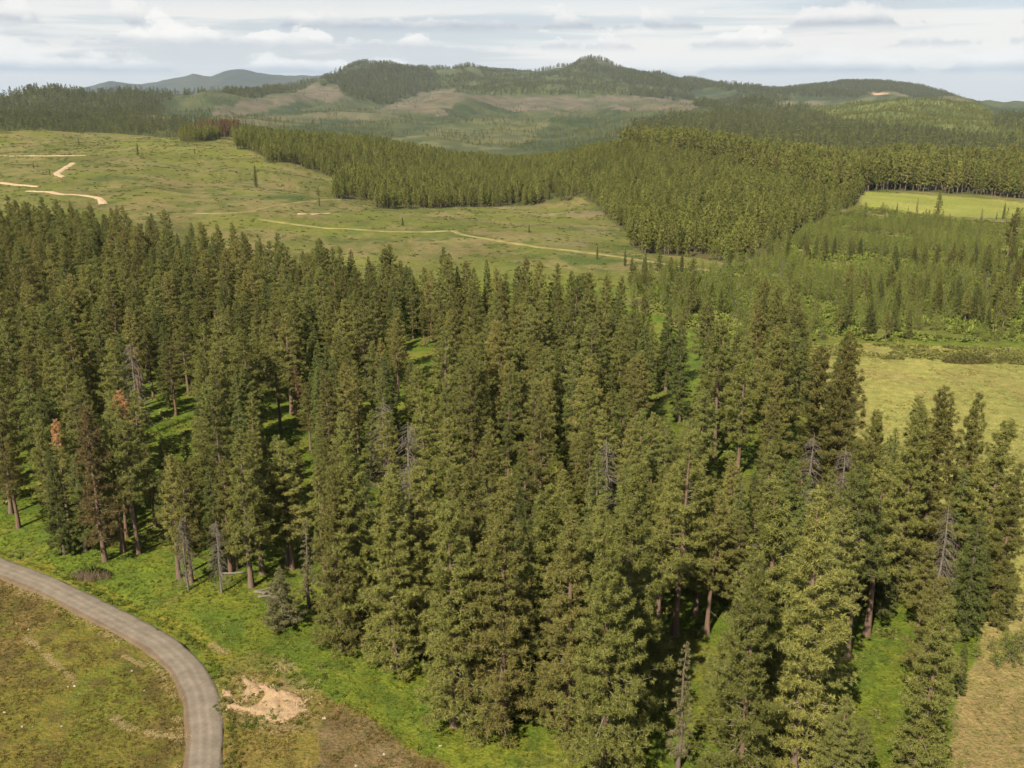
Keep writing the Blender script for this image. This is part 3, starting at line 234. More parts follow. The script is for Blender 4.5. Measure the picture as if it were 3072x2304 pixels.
TREES=[('pine',-77.9,136.8,20.0,'lefttrunk'),('pine',-81.6,141.9,20.5,'thinleft'),('fir',-66.4,127.5,17.0,'lowleft'),('fir',-63.7,128.5,15.2,'lowleft2'),('brownpine',-59.4,125.2,24.2,'bigbrown'),('pine',-58.0,128.1,22.0,'darktrunk'),
('pine',-55.4,127.6,21.1,''),('pine',-46.9,120.2,18.4,'postpine'),('snag',-44.5,116.7,11.3,'snag1'),('pine',-44.8,118.9,17.9,''),('snag',-39.7,116.0,11.2,'snag2'),('pine',-40.2,122.0,17.8,''),
('pine',-39.6,122.8,16.4,''),('pine',-36.1,117.6,23.3,'redtrunk'),('pine',-35.5,121.5,19.6,''),('pine',-32.3,123.3,19.9,''),('pine',-31.6,122.9,19.8,''),('sparse',-27.0,112.5,12.5,'sparse1'),
('pine',-26.2,119.1,19.0,''),('sapling',-29.3,107.2,8.7,'sapling'),('lowpine',-21.0,102.4,24.0,'edge1'),('lowpine',-18.5,103.5,27.0,'edge2'),('lowpine',-13.8,97.9,24.6,'edge3'),('lowpine',-11.4,101.9,24.6,''),
('lowpine',-6.1,87.5,26.7,'edge4'),('lowpine',-1.0,86.3,29.2,'edge5'),('lowpine',-4.0,92.2,28.6,''),('lowpine',5.8,85.6,25.7,'edge6'),('lowpine',3.8,90.5,27.2,''),('lowpine',9.0,78.6,28.5,'edge7'),
('lowpine',11.3,84.9,31.4,''),('pine',20.6,105.3,27.4,'leantrunk'),('sparse',16.7,80.3,15.1,'sparse2'),('lowpine',21.6,76.0,26.6,'edge8'),('lowpine',27.7,77.9,31.5,'edge9'),('lowpine',25.7,83.6,30.2,''),
('pine',44.8,105.6,24.3,'redtrunk2'),('lowpine',38.9,76.7,21.7,'edge10'),('fir',50.7,93.1,6.9,'smalldense'),('pine',40.6,100.4,24.7,''),('lowpine',47.1,114.2,27.0,'grp0'),('lowpine',51.3,113.8,28.0,'grp1'),
('lowpine',56.2,117.7,29.0,'grp2'),('lowpine',62.7,122.5,27.0,'grp3'),('lowpine',61.9,113.5,26.0,'grp4'),('lowpine',62.2,108.9,22.0,'grp5'),('lowpine',47.2,140.3,29.0,'pair1'),('lowpine',51.4,139.4,31.0,'pair2'),
('fir',35.0,188.2,22.0,'darkfir'),('pine',47.4,162.2,27.0,''),('pine',40.1,157.1,26.0,''),('pine',37.5,165.3,27.0,''),('orange',-60.4,139.1,22.0,'orange1'),('orange',-68.0,133.5,19.0,'orange2'),
('rusty',-43.7,185.2,13.0,'rusty1'),('rusty',40.7,127.1,14.0,'rusty2'),('rusty',3.7,135.2,15.0,'rusty3'),('snag',-15.1,131.0,20.0,'snag3'),('snag',45.1,133.7,17.0,'snag4'),('snag',47.2,125.8,18.0,'snag5'),
('snag',-21.4,147.5,18.0,'snag6'),('snag',13.2,123.2,20.0,'snag7'),('snag',-73.8,177.4,20.0,'snag8'),('snag',55.0,109.7,16.0,'snag9'),('snag',26.5,89.5,22.0,''),('fir',59.9,108.5,11.2,'rightfir'),
('lowpine',62.1,110.2,15.2,''),('fir',59.3,114.9,18.9,''),('fir',-81.6,188.5,17.6,''),('pine',15.2,111.2,20.9,''),('pine',-67.9,198.4,9.4,''),('pine',11.7,129.4,21.0,''),
('pine',-33.5,208.2,20.6,''),('pine',-160.1,325.4,18.2,''),('pine',-17.2,163.6,9.9,''),('pine',-7.9,120.2,16.8,''),('pine',-5.5,254.7,11.5,''),('pine',-62.1,256.9,22.4,''),
('pine',-102.1,283.8,21.4,''),('pine',-4.3,113.0,19.2,''),('fir',-140.5,354.0,9.0,''),('pine',-98.5,259.8,16.5,''),('pine',-137.0,252.5,14.5,''),('pine',-54.4,287.6,22.8,''),
('fir',-129.3,199.1,18.4,''),('pine',-219.0,342.8,12.7,''),('fir',-204.3,318.2,19.3,''),('pine',-185.7,330.8,15.8,''),('pine',-173.6,292.8,12.6,''),('pine',6.2,98.8,22.9,''),
('pine',-10.3,224.3,22.0,''),('pine',-209.6,360.6,10.2,''),('pine',-143.3,246.9,16.6,''),('pine',-43.7,239.8,12.5,''),('pine',15.0,139.1,18.6,''),('pine',-64.7,154.5,17.4,''),
('pine',-142.2,218.0,22.8,''),('fir',-82.9,238.9,17.2,''),('pine',-18.6,249.4,20.1,''),('fir',1.1,105.6,16.1,''),('pine',-2.9,233.8,21.8,''),('pine',-112.4,267.3,20.1,''),
('pine',-109.4,242.0,23.1,''),('fir',38.6,121.0,18.6,''),('pine',-186.8,375.9,19.9,''),('pine',-116.3,236.3,17.9,''),('pine',-75.5,212.3,18.8,''),('pine',-0.7,158.0,19.5,''),
('pine',12.6,154.3,22.9,''),('pine',27.2,216.6,20.4,''),('fir',-84.6,147.8,15.5,''),('pine',-158.4,314.2,20.0,''),('pine',51.1,105.6,12.5,''),('pine',17.8,197.2,21.3,''),
('pine',-145.8,337.5,21.0,''),('pine',-13.4,153.3,17.1,''),('pine',-172.3,378.8,13.4,''),('pine',61.4,170.5,16.5,''),('fir',-101.9,232.2,17.6,''),('pine',-83.8,311.4,21.5,''),
('pine',-18.9,277.1,22.3,''),('pine',-51.1,306.0,10.1,''),('fir',-32.7,293.1,14.7,''),('pine',18.2,250.0,20.9,''),('pine',-92.5,242.6,17.0,''),('pine',-171.5,304.6,21.7,''),
('pine',-95.5,193.8,21.3,''),('pine',-54.6,276.9,17.5,''),('fir',-12.6,168.9,14.6,''),('pine',-170.4,286.3,21.2,''),('pine',-88.0,220.1,17.3,''),('pine',-193.6,384.0,9.1,''),
('pine',-110.3,157.5,23.1,''),('pine',-215.8,333.6,22.7,''),('fir',-182.9,358.4,14.7,''),('pine',-96.3,215.6,17.5,''),('pine',-154.7,340.0,21.8,''),('pine',-219.9,367.5,22.8,''),
('pine',-136.0,197.1,13.7,''),('pine',17.9,162.9,11.0,''),('pine',-16.2,215.7,14.2,''),('pine',-243.6,367.6,19.8,''),('pine',-160.8,307.7,11.1,''),('pine',-159.8,249.7,17.7,''),
('pine',-190.7,361.0,18.0,''),('pine',-122.5,203.8,19.1,''),('fir',-92.4,272.7,9.4,''),('pine',-5.4,217.7,16.8,''),('pine',-182.5,365.4,18.6,''),('fir',-176.1,274.9,15.2,''),
('pine',-85.4,257.8,18.1,''),('fir',-177.7,378.4,16.4,''),('pine',-94.1,287.1,18.3,''),('pine',-119.9,289.7,22.1,''),('pine',13.0,145.4,21.8,''),('pine',-121.1,284.1,10.2,''),
('fir',-189.0,382.8,14.8,''),('pine',-129.0,358.5,14.9,''),('pine',50.1,176.8,23.1,''),('fir',-133.9,191.1,15.6,''),('pine',-102.3,190.7,10.5,''),('fir',-123.2,330.9,8.2,''),
('pine',-239.1,365.5,21.7,''),('pine',-116.8,229.3,10.5,''),('pine',-2.7,265.6,18.7,''),('fir',0.4,96.9,19.2,''),('pine',-94.0,298.3,18.1,''),('pine',-71.3,190.8,17.9,''),
('pine',70.3,233.7,22.2,''),('fir',-101.9,333.3,14.4,''),('pine',-136.0,348.3,18.3,''),('pine',-61.5,269.7,19.1,''),('pine',-60.4,279.8,16.6,''),('pine',-76.8,275.8,17.6,''),
('pine',-157.5,376.1,20.5,''),('pine',-121.3,347.7,11.9,''),('fir',-124.7,353.6,15.5,''),('pine',-52.9,190.1,17.5,''),('pine',48.3,195.5,14.0,''),('pine',-206.5,322.6,19.3,''),
('pine',-87.6,194.2,18.2,''),('pine',19.0,109.3,20.4,''),('pine',-66.0,207.6,19.6,''),('fir',11.5,117.5,20.2,''),('pine',-83.3,274.9,22.6,''),('pine',-225.1,388.8,19.3,''),
('fir',-201.1,309.1,19.6,''),('fir',-64.9,283.6,14.5,''),('fir',38.1,113.8,18.5,''),('pine',-52.3,223.3,23.1,''),('pine',0.4,200.0,16.6,''),('pine',-148.2,311.1,22.4,''),
('pine',-114.8,323.5,18.4,''),('pine',61.3,141.0,9.1,''),('pine',-181.3,309.2,15.0,''),('pine',-29.3,284.1,12.8,''),('fir',-114.4,303.1,16.4,''),('pine',43.2,117.9,17.2,''),
('fir',-29.4,274.1,19.1,''),('pine',-63.4,187.7,15.6,''),('pine',-49.7,163.4,17.2,''),('pine',-114.7,318.5,21.4,''),('pine',-187.8,347.0,22.2,''),('pine',-96.3,326.1,20.0,''),
('pine',16.9,154.9,11.3,''),('pine',2.0,272.2,19.3,''),('pine',-133.7,354.0,19.7,''),('pine',-159.6,296.2,10.2,''),('pine',-226.0,379.0,19.2,''),('pine',-59.0,200.9,16.3,''),
('pine',-68.9,310.9,18.1,''),('pine',-33.8,276.5,18.7,''),('pine',-50.4,151.5,19.7,''),('pine',-130.5,228.1,9.3,''),('pine',-79.9,300.7,21.0,''),('pine',-86.3,202.7,10.7,''),
('pine',-129.3,315.2,23.4,''),('pine',-27.5,184.1,18.1,''),('pine',-103.8,251.2,23.2,''),('fir',11.7,221.2,17.9,''),('pine',17.5,185.0,11.1,''),('pine',-100.3,208.5,21.1,''),
('pine',-1.6,182.3,22.8,''),('pine',-204.0,356.3,22.0,''),('pine',19.2,134.7,20.2,''),('pine',-113.9,353.6,18.4,''),('pine',19.9,221.1,21.2,''),('pine',-135.1,205.4,9.6,''),
('pine',-51.8,179.8,11.9,''),('pine',-85.0,317.8,19.5,''),('pine',-162.4,336.0,20.0,''),('fir',-160.3,259.0,19.4,''),('pine',-196.7,365.9,21.1,''),('pine',-28.2,262.1,18.0,''),
('fir',-107.5,315.2,15.6,''),('pine',-72.8,154.1,19.5,''),('pine',-116.6,276.6,9.4,''),('fir',9.8,255.4,11.1,''),('pine',-131.1,260.7,16.8,''),('fir',-45.4,139.5,14.6,''),
('fir',29.5,112.9,19.0,''),('fir',-50.7,298.2,20.3,''),('fir',-17.2,124.7,11.3,''),('pine',-113.9,287.8,22.1,''),('pine',-45.3,272.8,19.2,''),('pine',-71.3,165.0,23.3,''),
('pine',15.4,177.7,23.3,''),('pine',-69.6,159.1,15.5,''),('pine',44.2,182.4,20.4,''),('pine',-193.2,311.2,10.9,''),('pine',-34.4,220.3,18.3,''),('pine',3.5,218.5,22.1,''),
('pine',-245.0,390.1,17.2,''),('pine',2.1,121.5,18.9,''),('pine',-98.1,252.8,22.0,''),('pine',-37.0,197.2,17.6,''),('fir',-142.8,360.0,13.8,''),('fir',-34.7,167.1,19.2,''),
('pine',-50.8,216.1,22.3,''),('fir',-211.7,349.7,17.1,''),('pine',-169.7,339.8,17.7,''),('fir',-154.0,360.1,20.5,''),('pine',-163.6,357.9,21.6,''),('pine',8.6,180.5,16.5,''),
('pine',-95.0,159.1,20.8,''),('fir',-148.3,340.5,11.4,''),('pine',-86.9,214.0,17.3,''),('fir',-153.1,298.8,19.1,''),('fir',-95.2,235.6,17.8,''),('pine',-176.5,332.6,17.2,''),
('pine',-85.9,296.1,22.6,''),('pine',19.5,239.5,23.1,''),('pine',-88.9,157.4,20.2,''),('pine',-70.2,279.4,21.5,''),('pine',-77.5,267.4,18.7,''),('pine',-130.8,212.2,17.3,''),
('pine',-142.6,287.3,22.4,''),('fir',-101.7,322.3,20.2,''),('pine',29.9,73.1,13.7,''),('pine',-120.8,321.9,13.9,''),('pine',-109.4,217.9,18.6,''),('pine',-152.7,323.0,13.0,''),
('pine',-71.9,230.5,15.2,''),('pine',-130.3,185.9,19.0,''),('pine',-34.8,239.4,19.1,''),('pine',-73.1,255.0,16.7,''),('pine',2.2,169.6,16.5,''),('pine',71.9,255.1,17.4,''),
('pine',-7.2,105.7,17.7,''),('pine',8.5,91.5,21.9,''),('fir',59.4,212.1,16.1,''),('pine',11.6,168.7,23.2,''),('pine',-157.0,351.2,22.0,''),('pine',-197.8,381.9,20.4,''),
('fir',-38.8,180.7,18.9,''),('pine',-19.5,192.0,10.7,''),('pine',-24.8,154.9,13.7,''),('pine',-177.9,265.9,22.6,''),('pine',-169.9,318.1,21.1,''),('pine',23.3,174.2,17.3,''),
('pine',-139.6,231.5,17.0,''),('pine',-33.7,283.6,19.4,''),('pine',21.9,184.1,17.8,''),('pine',-156.4,275.5,22.4,''),('pine',-28.7,197.4,15.6,''),('pine',-230.0,373.9,23.0,''),
('pine',-78.9,151.4,19.0,''),('fir',51.5,183.9,20.0,''),('pine',11.4,246.8,10.4,''),('pine',-60.7,219.0,15.6,''),('pine',-12.9,176.0,22.3,''),('pine',-137.0,337.2,16.8,''),
('pine',-196.4,302.5,22.4,''),('pine',2.0,207.5,21.1,''),('pine',-119.7,179.8,21.2,''),('pine',-34.8,266.2,20.5,''),('pine',-99.9,278.4,18.9,''),('pine',-34.1,214.5,21.1,''),
('fir',-83.5,252.0,15.2,''),('pine',-113.6,347.4,21.5,''),('pine',-202.9,378.3,21.9,''),('pine',29.9,125.3,11.7,''),('fir',-80.7,291.9,14.6,''),('pine',-199.2,333.0,19.2,''),
('pine',-207.2,341.6,22.6,''),('fir',-70.6,240.3,14.9,''),('pine',-73.3,317.9,15.2,''),('pine',-166.2,325.7,16.5,''),('pine',-13.8,234.2,19.0,''),('pine',69.0,225.4,18.2,''),
('fir',-141.1,319.0,19.9,''),('pine',-170.7,296.6,19.3,''),('pine',-44.2,134.5,23.2,''),('fir',-44.0,201.1,16.6,''),('fir',-18.9,176.8,15.5,''),('pine',-4.6,100.4,12.4,''),
('fir',-64.1,248.9,18.2,''),('pine',-2.3,187.4,10.8,''),('pine',-92.9,249.0,23.1,''),('pine',-1.0,149.1,13.0,''),('pine',-145.3,327.3,18.8,''),('fir',-7.3,276.9,20.6,''),
('pine',-170.9,311.7,11.3,''),('pine',-190.1,353.8,22.0,''),('fir',-199.2,347.6,10.0,''),('pine',-222.8,382.8,22.9,''),('pine',-77.2,172.5,9.0,''),('pine',24.1,234.6,23.5,''),
('pine',-133.8,299.1,20.2,''),('fir',-34.5,174.5,17.9,''),('pine',-106.7,276.2,16.2,''),('pine',-110.4,224.4,15.1,''),('pine',-33.6,188.9,18.2,''),('pine',-200.5,301.0,18.8,''),
('pine',-133.6,239.6,22.8,''),('pine',19.5,204.2,22.7,''),('pine',-13.5,200.0,21.3,''),('pine',-175.0,346.0,20.1,''),('pine',-135.5,219.9,20.6,''),('pine',7.1,260.8,23.0,''),
('fir',32.3,90.1,18.5,''),('pine',-189.7,339.4,22.9,''),('fir',-174.2,361.0,15.5,''),('pine',-153.8,250.7,22.9,''),('pine',20.1,120.2,16.8,''),('fir',-105.3,304.2,18.7,''),
('fir',-61.0,244.4,15.4,''),('pine',-149.0,215.3,21.7,''),('pine',-135.2,283.4,17.7,''),('pine',30.7,225.0,17.2,''),('pine',-81.7,233.5,17.9,''),('fir',-180.1,350.0,20.0,''),
('pine',3.3,253.8,18.1,''),('pine',-87.5,164.9,9.7,''),('pine',3.5,224.9,22.0,''),('pine',-11.8,114.8,16.5,''),('pine',-115.0,335.2,16.0,''),('pine',-176.0,339.4,17.9,''),
('pine',-120.6,264.8,18.8,''),('fir',-142.2,341.4,16.3,''),('pine',-112.8,282.8,10.0,''),('pine',-201.5,373.5,22.2,''),('pine',-86.1,287.7,13.0,''),('pine',-214.3,376.0,10.2,''),
('pine',-6.2,164.7,19.4,''),('pine',-30.0,160.3,20.5,''),('pine',4.2,182.6,20.1,''),('fir',-205.9,307.5,16.4,''),('pine',-209.3,313.4,20.4,''),('pine',-9.4,159.6,22.9,''),
('fir',-163.9,272.9,19.3,''),('fir',-142.2,371.8,16.0,''),('pine',-77.4,312.4,19.4,''),('pine',-49.0,292.7,12.2,''),('pine',-12.8,180.8,22.1,''),('fir',-37.7,256.2,18.1,''),
('pine',7.0,186.6,17.0,''),('pine',-111.6,248.9,9.3,''),('pine',-187.4,325.1,22.4,''),('pine',-92.0,207.1,20.9,''),('pine',-108.6,180.8,19.3,''),('fir',-195.3,306.7,17.2,''),
('pine',-25.7,134.5,20.4,''),('pine',66.4,211.1,19.2,''),('pine',20.1,114.4,18.0,''),('fir',41.5,193.9,18.2,''),('fir',-65.0,274.9,17.2,''),('pine',-103.3,199.5,21.5,''),
('pine',-43.8,292.7,17.5,''),('pine',-186.8,286.2,14.1,''),('pine',23.4,249.2,13.0,''),('pine',-78.4,164.6,16.6,''),('pine',-60.6,237.8,19.4,''),('pine',-112.9,297.3,18.6,''),
('pine',14.8,171.8,19.1,''),('fir',-60.9,293.6,14.9,''),('pine',-3.9,128.5,18.6,''),('pine',-70.3,143.0,16.6,''),('pine',-216.6,379.2,21.6,''),('pine',5.0,162.8,21.9,''),
('pine',-46.5,222.3,9.4,''),('pine',18.4,146.7,19.6,''),('pine',-106.8,298.9,17.3,''),('pine',-185.9,309.3,22.6,''),('fir',-171.6,366.8,19.0,''),('pine',-109.1,173.2,21.1,''),
('pine',-103.4,308.1,18.1,''),('pine',-211.6,328.3,14.9,''),('pine',-10.7,258.0,12.2,''),('pine',-53.2,140.8,10.6,''),('pine',-124.5,181.3,16.7,''),('fir',-205.9,336.1,18.3,''),
('pine',-109.3,202.3,14.3,''),('pine',-163.7,380.4,12.4,''),('pine',60.3,133.2,22.8,''),('pine',-13.2,271.0,21.2,''),('fir',-44.4,129.2,13.5,''),('pine',-194.6,316.4,18.3,''),
('pine',-86.1,173.9,19.9,''),('pine',-172.4,324.5,18.9,''),('pine',3.4,145.5,21.1,''),('pine',-209.6,369.2,12.7,''),('pine',-175.8,285.2,18.7,''),('pine',-53.8,167.5,21.8,''),
('fir',-164.0,316.9,15.2,''),('pine',17.3,125.7,21.9,''),('pine',42.8,202.8,22.7,''),('pine',-41.6,193.2,10.1,''),('pine',-147.9,333.7,22.4,''),('pine',32.5,116.1,15.0,''),
('fir',29.6,140.1,16.1,''),('pine',-87.3,226.2,22.7,''),('pine',-115.6,193.2,23.0,''),('pine',-148.1,316.5,17.9,''),('pine',-123.4,269.1,17.6,''),('pine',-154.8,232.8,19.9,''),
('pine',63.9,227.0,12.8,''),('pine',-141.9,272.8,12.2,''),('fir',-34.5,180.3,11.8,''),('pine',-143.5,241.6,14.1,''),('fir',-24.2,272.9,15.5,''),('pine',-25.0,127.6,17.6,''),
('pine',-59.9,179.3,23.1,''),('pine',-132.3,292.2,22.1,''),('pine',5.7,203.9,20.5,''),('pine',-55.2,172.7,18.4,''),('fir',25.5,227.8,20.2,''),('fir',50.7,99.5,8.6,''),
('pine',-222.1,349.9,21.6,''),('pine',-19.7,140.2,18.4,''),('fir',27.5,199.8,11.2,''),('pine',69.0,244.4,10.0,''),('fir',-50.0,241.9,11.0,''),('fir',-32.3,248.6,15.6,''),
('fir',61.8,194.6,16.5,''),('fir',62.6,149.7,8.4,''),('fir',-121.5,359.9,19.6,''),('pine',61.7,201.0,17.0,''),('pine',-92.6,255.1,19.4,''),('fir',-8.1,148.9,9.6,''),
('pine',17.9,216.2,23.0,''),('pine',-118.9,170.2,23.1,''),('pine',-92.7,227.7,21.2,''),('pine',6.6,107.7,16.9,''),('fir',-21.4,108.5,18.7,''),('pine',-90.0,259.5,18.4,''),
('pine',-38.9,130.9,18.4,''),('pine',-126.1,298.0,12.9,''),('pine',-140.3,312.7,18.0,''),('pine',-249.1,378.9,21.2,''),('pine',-113.7,206.2,23.3,''),('pine',-220.2,360.0,19.3,''),
('pine',-6.6,178.0,20.9,''),('pine',-193.3,344.8,10.9,''),('fir',-45.5,263.9,15.3,''),('pine',-179.9,345.2,20.6,''),('pine',-131.0,327.0,18.3,''),('fir',-148.3,268.0,16.3,''),
('pine',21.3,179.8,23.2,''),('fir',-39.4,284.0,17.0,''),('pine',16.9,191.4,16.7,''),('fir',-35.0,230.4,15.7,''),('pine',-157.2,288.4,20.8,''),('pine',-17.6,157.1,10.4,''),
('fir',39.1,179.9,16.6,''),('pine',-166.4,367.5,14.9,''),('pine',-229.4,367.1,20.8,''),('pine',58.3,161.5,15.6,''),('fir',57.6,189.3,17.6,''),('fir',-16.3,281.8,17.8,''),
('pine',-91.2,323.0,21.6,''),('pine',10.5,101.8,20.9,''),('fir',-81.0,212.1,19.7,''),('pine',-8.0,203.2,12.1,''),('pine',-235.7,374.4,19.6,''),('pine',-73.6,219.0,18.2,''),
('pine',-46.1,281.4,16.7,''),('pine',-151.7,262.4,17.4,''),('pine',-158.2,246.0,9.9,''),('pine',13.3,204.8,18.2,''),('pine',-114.4,161.6,18.6,''),('pine',6.7,230.0,17.3,''),
('pine',-56.3,136.8,14.2,''),('pine',-173.7,268.5,19.7,''),('pine',-197.4,374.9,15.2,''),('pine',-105.0,339.6,21.7,''),('pine',32.7,157.2,12.8,''),('pine',-137.3,326.8,15.8,''),
('pine',-185.5,342.4,22.4,''),('fir',26.8,191.5,20.4,''),('pine',-66.2,232.6,18.5,''),('pine',-24.2,254.7,14.0,''),('pine',-7.1,173.1,20.8,''),('pine',-177.3,290.0,10.0,''),
('pine',-95.8,178.4,17.0,''),('pine',-64.8,147.6,19.9,''),('pine',-45.1,233.1,20.7,''),('pine',-149.5,245.1,13.5,''),('fir',-153.3,351.5,19.4,''),('pine',-184.5,296.7,20.7,''),
('pine',51.7,123.8,12.2,''),('pine',-219.4,327.6,17.5,''),('pine',1.1,241.5,17.4,''),('pine',-157.5,236.1,19.6,''),('pine',-194.5,327.2,17.1,''),('pine',-121.9,255.8,16.6,''),
('pine',-65.8,214.5,12.3,''),('pine',-181.2,320.9,20.3,''),('pine',-37.8,291.7,22.9,''),('pine',-129.2,251.1,23.3,''),('pine',-19.3,183.4,13.6,''),('fir',1.0,247.4,11.4,''),
('pine',-3.3,141.3,16.5,''),('pine',-60.9,304.4,18.7,''),('pine',-17.1,256.1,21.6,''),('pine',-165.6,311.2,20.4,''),('pine',-145.6,364.8,13.5,''),('fir',-10.5,263.5,20.4,''),
('pine',-123.3,311.4,23.0,''),('pine',-17.8,265.2,23.0,''),('fir',7.0,113.7,10.9,''),('pine',-44.4,253.7,13.1,''),('pine',-95.5,313.4,17.4,''),('pine',-119.7,209.7,19.0,''),
('fir',-182.2,326.6,14.0,''),('pine',-145.9,254.6,19.6,''),('pine',-149.9,373.3,11.6,''),('pine',-176.5,383.9,21.3,''),('pine',-27.4,218.8,17.9,''),('pine',-148.0,289.3,16.5,''),
('pine',-56.1,183.4,19.6,''),('pine',-50.4,281.5,17.8,''),('fir',-76.4,248.0,19.4,''),('pine',-5.2,242.8,13.6,''),('fir',-168.8,354.3,10.1,''),('pine',-80.4,202.7,17.1,''),
('pine',-233.9,361.9,13.5,''),('fir',15.0,95.7,16.6,''),('pine',-73.2,262.4,21.6,''),('pine',-105.5,163.0,19.8,''),('pine',11.7,227.6,18.4,''),('pine',-143.7,262.5,22.4,''),
('pine',-107.2,325.4,16.4,''),('pine',-123.8,250.2,10.6,''),('fir',-26.9,175.2,9.2,''),('pine',-102.6,222.6,20.8,''),('pine',-49.4,136.3,12.3,''),('pine',16.0,236.5,22.5,''),
('pine',-191.4,302.2,14.0,''),('pine',-80.2,225.5,13.6,''),('pine',-191.6,333.5,10.0,''),('pine',-9.5,138.7,17.7,''),('fir',-63.8,240.8,20.3,''),('pine',-119.1,244.2,16.9,''),
('pine',6.3,155.9,20.0,''),('pine',-135.5,277.0,22.9,''),('pine',-141.1,331.7,22.7,''),('pine',-141.8,300.6,20.1,''),('pine',71.4,263.0,18.0,''),('pine',28.5,107.2,16.2,''),
('pine',-91.0,172.0,22.2,''),('pine',-52.4,234.3,23.0,''),('fir',-41.4,278.1,13.3,''),('pine',-202.2,385.9,22.8,''),('pine',-151.3,283.2,19.7,''),('pine',-120.0,299.9,17.6,''),
('pine',-156.8,343.6,20.1,''),('pine',17.7,244.9,15.7,''),('pine',-123.2,187.1,22.6,''),('pine',-130.7,344.7,20.9,''),('fir',-240.2,370.3,20.0,''),('pine',-8.5,210.7,19.3,''),
('pine',-166.5,376.0,17.4,''),('pine',-138.6,367.8,19.5,''),('pine',-37.1,203.1,18.5,''),('fir',-74.5,301.1,17.2,''),('pine',42.3,146.4,17.8,''),('pine',-55.0,269.5,19.5,''),
('pine',-182.6,274.1,17.1,''),('fir',-30.3,268.9,20.4,''),('pine',25.7,131.3,20.1,''),('pine',-99.2,297.2,21.1,''),('fir',-164.0,246.0,9.4,''),('pine',-157.9,360.6,18.1,''),
('pine',-167.5,269.3,19.8,''),('pine',-202.9,364.6,13.5,''),('pine',-177.3,327.7,19.8,''),('pine',-66.6,292.2,17.4,''),('pine',-215.3,355.5,21.7,''),('pine',-127.8,217.3,20.6,''),
('fir',-102.5,289.4,15.3,''),('pine',32.7,85.3,15.7,''),('fir',-82.5,160.4,15.8,''),('pine',-96.5,165.7,14.9,''),('fir',-174.3,315.8,18.7,''),('pine',-139.7,237.4,23.0,''),
('pine',-215.3,389.8,20.7,''),('pine',-127.1,233.2,15.5,''),('pine',-85.8,265.3,17.8,''),('pine',-120.7,221.0,17.0,''),('pine',-66.2,227.2,16.6,''),('fir',-9.3,237.4,19.9,''),
('pine',-148.0,368.4,18.2,''),('pine',-67.0,261.9,15.4,''),('pine',-114.6,215.8,19.0,''),('pine',-1.6,177.0,14.8,''),('pine',-221.1,334.3,22.9,''),('pine',-72.0,291.4,21.8,''),
('pine',23.0,145.1,16.5,''),('fir',-165.4,287.0,8.4,''),('pine',67.0,221.5,12.2,''),('pine',-157.6,369.3,19.0,''),('pine',-3.2,193.4,20.4,''),('pine',-130.0,303.7,11.9,''),
('pine',-239.7,387.6,13.5,''),('fir',-46.2,214.5,15.7,''),('pine',-13.6,186.9,15.0,''),('pine',21.1,170.9,16.8,''),('fir',-19.0,114.4,18.6,''),('pine',-89.9,281.1,19.3,''),
('pine',-145.2,210.0,18.0,''),('pine',-95.7,187.1,20.4,''),('pine',-153.0,243.0,19.7,''),('pine',-79.0,258.0,22.2,''),('pine',-74.7,308.1,20.9,''),('fir',22.6,211.0,19.7,''),
('pine',49.4,170.4,23.3,''),('fir',55.7,206.0,9.8,''),('pine',-15.6,208.4,19.5,''),('pine',-158.8,356.6,20.5,''),('pine',-186.5,279.5,21.0,''),('pine',-131.0,334.4,15.0,''),
('pine',-189.0,370.5,20.9,''),('pine',-224.5,340.6,18.5,''),('pine',-137.2,307.3,14.6,''),('pine',-70.3,269.7,22.1,''),('pine',-150.6,238.9,9.8,''),('pine',-124.5,193.5,21.5,''),
('pine',53.3,133.4,12.2,''),('pine',-92.3,147.4,21.7,''),('pine',-60.6,312.5,18.8,''),('pine',30.0,119.5,18.4,''),('fir',11.9,210.4,18.5,''),('pine',44.2,188.7,13.5,''),
('fir',-104.0,212.6,15.2,''),('pine',-94.9,222.2,21.2,''),('pine',-149.3,355.1,17.4,''),('pine',-38.4,273.7,19.7,''),('pine',-113.4,308.1,23.2,''),('fir',-32.7,155.1,14.9,''),
('pine',-70.9,250.1,20.5,''),('pine',-175.1,299.6,20.7,''),('pine',-137.5,260.0,20.8,''),('pine',-181.2,284.5,23.3,''),('pine',-188.5,305.5,19.1,''),('pine',51.1,189.9,17.5,''),
('pine',-213.5,319.4,22.1,''),('pine',-49.3,126.8,16.0,''),('pine',-165.0,292.7,18.5,''),('pine',-195.8,295.5,19.1,''),('pine',-76.7,281.0,16.8,''),('pine',-137.5,361.9,14.4,''),
('pine',-103.7,269.3,18.0,''),('pine',-137.5,245.2,22.0,''),('pine',-84.7,247.0,20.3,''),('pine',-109.6,270.9,22.1,''),('pine',-92.6,332.8,18.5,''),('pine',-38.3,225.7,21.1,''),
('pine',-50.6,146.1,15.4,''),('pine',13.1,232.6,14.5,''),('pine',-246.6,372.5,21.9,''),('pine',-169.1,330.2,18.6,''),('fir',-25.2,279.0,13.2,''),('pine',-88.4,184.9,14.0,''),
('fir',-197.1,354.0,19.5,''),('pine',-30.1,171.4,19.2,''),('pine',-213.8,383.4,11.9,''),('pine',-15.8,241.5,16.3,''),('pine',-230.7,348.8,19.7,''),('fir',9.4,194.6,14.7,''),
('pine',-171.9,276.4,15.8,''),('pine',-227.2,361.6,19.3,''),('pine',-191.1,379.0,20.6,''),('fir',-58.1,251.9,8.4,''),('pine',-15.7,119.1,18.1,''),('pine',-148.1,219.5,11.0,''),
('pine',-110.4,257.7,22.2,''),('fir',-126.4,280.5,18.3,''),('pine',-113.0,340.3,10.0,''),('pine',-176.4,355.5,17.9,''),('pine',25.9,206.0,16.3,''),('pine',22.3,163.1,20.5,''),
